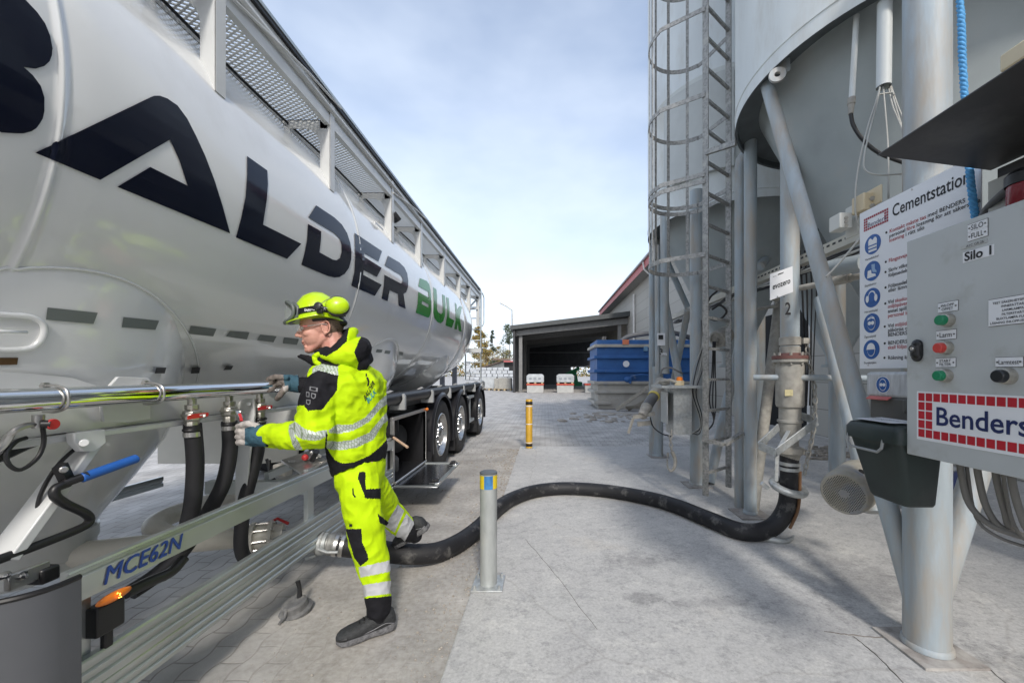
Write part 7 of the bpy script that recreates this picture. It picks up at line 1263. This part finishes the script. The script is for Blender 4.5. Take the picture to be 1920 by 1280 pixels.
# ---- stacks of wrapped paving on the left
def stack(name, lab, x, y, w, d, h, m, group, gap=True, n=1):
    t = thing(name, lab, 'pallet', (x, y, 0), group)
    for k in range(3): MB().bx(x - w / 2 + k * (w - 0.14) / 2, x - w / 2 + k * (w - 0.14) / 2 + 0.14, y, y + d, 0, 0.12).build('pallet_block', wood, t)
    MB().bx(x - w / 2, x + w / 2, y, y + d, 0.12, 0.15).build('pallet_deck', wood, t); MB().bx(x - w / 2 + 0.03, x + w / 2 - 0.03, y + 0.02, y + d, 0.15, h).build('load', m, t, bevel=0.03); return t
stone = pm('bundled grey pavers', (0.33, 0.32, 0.29), 0.8, var=0.15, scale=6); stack('paver_pallet', 'pallet of bare grey pavers next to the shed corner', W(946, 0, 32).x, 32, 1.1, 1.1, 1.05, stone, 'paver pallets beside the shed'); stack('paver_pallet', 'white wrapped paver pallet directly right of the trailer rear', W(917, 0, 33).x, 33, 1.25, 1.3, 1.1, wrap, 'paver pallets beside the shed'); stack('paver_pallet', 'brown-grey paver pallet right of the white wrapped one', W(934, 0, 32.4).x + 0.1, 32.3, 0.9, 1.2, 1.0, stone, 'paver pallets beside the shed')
wl2 = pm('bright white wrap', (0.42, 0.44, 0.46), 0.4, var=0.15, scale=1)
rowg = 'white wrapped bales in the long far wall'
for r_ in range(4):
    for k in range(7 if r_ < 3 else 6):
        x = -14.4 + 1.14 * k + 0.3 * (r_ % 2); b = MB().bx(x, x + 1.02, 80 + 0.1 * (k % 2), 81.2, 0.06 + r_ * 0.66, 0.64 + r_ * 0.66)
        bo = b.build('wrapped_bale', wl2, None, bevel=0.06); tag(bo, 'one white wrapped bale in the long stacked wall far behind the trailer', 'bale', rowg)
for r_ in range(5):
    for k in range(2 if r_ < 3 else 1):
        x = -16.9 + 1.3 * k + 0.2 * (r_ % 2); bo = MB().bx(x, x + 1.15, 82, 83.2, 0.06 + r_ * 0.80, 0.76 + r_ * 0.80).build('wrapped_bale', wl2, None, bevel=0.06); tag(bo, 'one white wrapped bale in the taller heap just right of the trailer', 'bale', 'white wrapped bales in the tall heap')
fs = thing('far_barn', 'long low grey barn with red roof edge behind the white bales', 'barn', (-14, 110, 0)); MB().hexa([(-20, 118, 0), (-11.4, 110, 0), (-11.4, 126, 0), (-20, 130, 0), (-20, 118, 2.4), (-11.4, 110, 4.7), (-11.4, 126, 4.7), (-20, 130, 2.4)]).build('wall', pm('pale barn boards', (0.36, 0.36, 0.34), 0.8, var=0.25, scale=2, stretch=(6, 6, 0.3)), fs, smooth=0)
MB().hexa([(-11.4, 109.9, 0), (-6, 109.9, 0), (-6, 126, 0), (-11.4, 126, 0), (-11.4, 109.9, 4.6), (-6, 109.9, 4.6), (-6, 126, 4.6), (-11.4, 126, 4.6)]).build('open_bay', pm('barn bay shade', (0.02, 0.02, 0.02), 0.9), fs); MB().hexa([(-20.5, 117, 2.5), (-11.4, 108.5, 4.8), (-11.4, 128, 5.6), (-20.5, 131, 3.4), (-20.5, 117, 2.75), (-11.4, 108.5, 5.1), (-11.4, 128, 5.9), (-20.5, 131, 3.7)]).build('roof', pm('brown roof', (0.16, 0.11, 0.09), 0.7), fs); MB().bx(-14.2, -6, 108.4, 108.6, 5.1, 5.45).build('roof_edge', pm('brown roof', (0.16, 0.11, 0.09), 0.7), fs); MB().bx(-11.4, -6, 108.6, 108.7, 4.55, 4.9).build('fascia', pm('faded red fascia', (0.42, 0.10, 0.10), 0.55), fs)  # open_bay is a solid block coloured as the shade inside the bay
# ---- trees
def leafy(name, lab, x, y, h, w, cols, bare=0.25, z0=0.0, n=2600, trunk=0.2, kind='round'):
    x, y, h, w = x * 1.3, y * 1.3, h * 1.25, w * 1.15
    t = thing(name, lab, 'tree', (x, y, z0), 'trees behind the yard'); rng = random.Random(int(x * 13 + y * 7 + h * 3)); tr = MB(); ends = []
    bark = pm('bark', (0.10, 0.08, 0.065), 0.9, var=0.3)
    tr.tube([(x, y, z0), (x + 0.1, y, z0 + h * 0.5), (x, y, z0 + h * 0.97)], [trunk, trunk * 0.6, 0.03], 8)
    for k in range(26):
        f = rng.uniform(bare, 0.97); a = rng.uniform(0, 6.28)
        rad = w * (math.sin(math.pi * min(1, (f - bare) / (1 - bare) * 0.92 + 0.08)) ** 0.7 if kind == 'round' else (1 - (f - bare) / (1 - bare)) * 0.95 + 0.05) * rng.uniform(0.55, 1.05)
        p = Vector((x, y, z0 + h * f)); q = p + Vector((math.cos(a) * rad, math.sin(a) * rad, rad * (0.25 if kind == 'round' else -0.15))); tr.tube([p, (p + q) / 2 + Vector((0, 0, 0.1 * rad)), q], [trunk * 0.3, trunk * 0.18, 0.015], 5); ends.append((p, q, rad))
    tr.build('trunk', bark, t, smooth=60); lf = MB()
    for i in range(n):
        p, q, rad = ends[rng.randrange(len(ends))]; f = rng.random() ** 0.6; c_ = p + (q - p) * f + Vector((rng.gauss(0, 1), rng.gauss(0, 1), rng.gauss(0, 0.8))) * (0.16 * rad + 0.12); s = rng.uniform(0.10, 0.26) * (h / 9) ** 0.5
        a = Vector((rng.gauss(0, 1), rng.gauss(0, 1), rng.gauss(0, 1))).normalized(); bvec = a.cross(Vector((rng.gauss(0, 1), rng.gauss(0, 1), rng.gauss(0, 1)))).normalized(); lf.cur = rng.randrange(len(cols)); lf.add([c_ - a * s, c_ + bvec * s * 0.6, c_ + a * s, c_ - bvec * s * 0.6], [(0, 1, 2, 3)])
    lf.build('crown', cols, t, smooth=0, fix=False); return t
au = [pm('autumn leaf gold', (0.34, 0.25, 0.06), 0.7, var=0.3), pm('autumn leaf amber', (0.26, 0.16, 0.05), 0.7, var=0.3), pm('olive leaf', (0.16, 0.16, 0.06), 0.7, var=0.3)]; gn = [pm('dark conifer green', (0.05, 0.07, 0.05), 0.7, var=0.3), pm('mid conifer green', (0.07, 0.095, 0.06), 0.7, var=0.3)]; pn = [pm('pine needle green', (0.09, 0.12, 0.07), 0.7, var=0.3), gn[1]]
leafy('birch_tree', 'tall golden autumn birch rising just behind the trailer rear', -16.8, 100, 13.5, 3.0, au, 0.15, n=3800); leafy('birch_tree', 'shorter amber autumn birch low beside the trailer ladder', -14.4, 96, 9.0, 2.2, au, 0.1, n=2600)
leafy('spruce_tree', 'thin dark spruce standing against the sky right of the trailer ladder', -13.9, 104, 13.5, 2.3, gn, 0.12, n=1100, kind='cone'); leafy('pine_tree', 'lone pine with bare stem and high crown left of the shed', W(955, 0, 110).x, 110, 15.5, 2.7, pn, 0.62, n=1100)
leafy('birch_tree', 'broad golden bush-like birch centred above the far barn', W(932, 0, 125).x, 125, 10.0, 5.0, au, 0.2, n=2600); leafy('birch_tree', 'olive and amber birch between the far barn and pine', W(915, 0, 130).x, 130, 9.0, 4.5, au, 0.2, n=2200); leafy('birch_tree', 'yellow-green birch crown touching the shed corner', W(948, 0, 128).x, 128, 9.0, 4.0, [au[0], au[2], pn[0]], 0.2, n=2200); leafy('bare_tree', 'nearly bare grey tree beside the lone pine', W(943, 0, 115).x, 115, 11.5, 2.6, pn, 0.3, n=260)
fw = MB(); rng = random.Random(3)
for i in range(9000):
    x = rng.uniform(-200, 60); y = 170 + rng.uniform(0, 14); z = rng.uniform(0, 6.5 + 2.5 * noise.noise(Vector((x * 0.08, 0, 0)))); s = rng.uniform(0.3, 0.7); a = Vector((rng.gauss(0, 1), rng.gauss(0, 1), rng.gauss(0, 1))).normalized(); bv = a.cross(Vector((rng.gauss(0, 1), rng.gauss(0, 1), rng.gauss(0, 1)))).normalized(); c_ = Vector((x, y, z)); fw.cur = rng.choice((0, 1, 2, 2, 3)); fw.add([c_ - a * s, c_ + bv * s * 0.7, c_ + a * s, c_ - bv * s * 0.7], [(0, 1, 2, 3)])
o = fw.build('far_wood', au + [gn[1]], smooth=0, fix=False); o['kind'] = 'stuff'; tag(o, 'distant autumn wood forming a low ragged band along the horizon', 'wood')
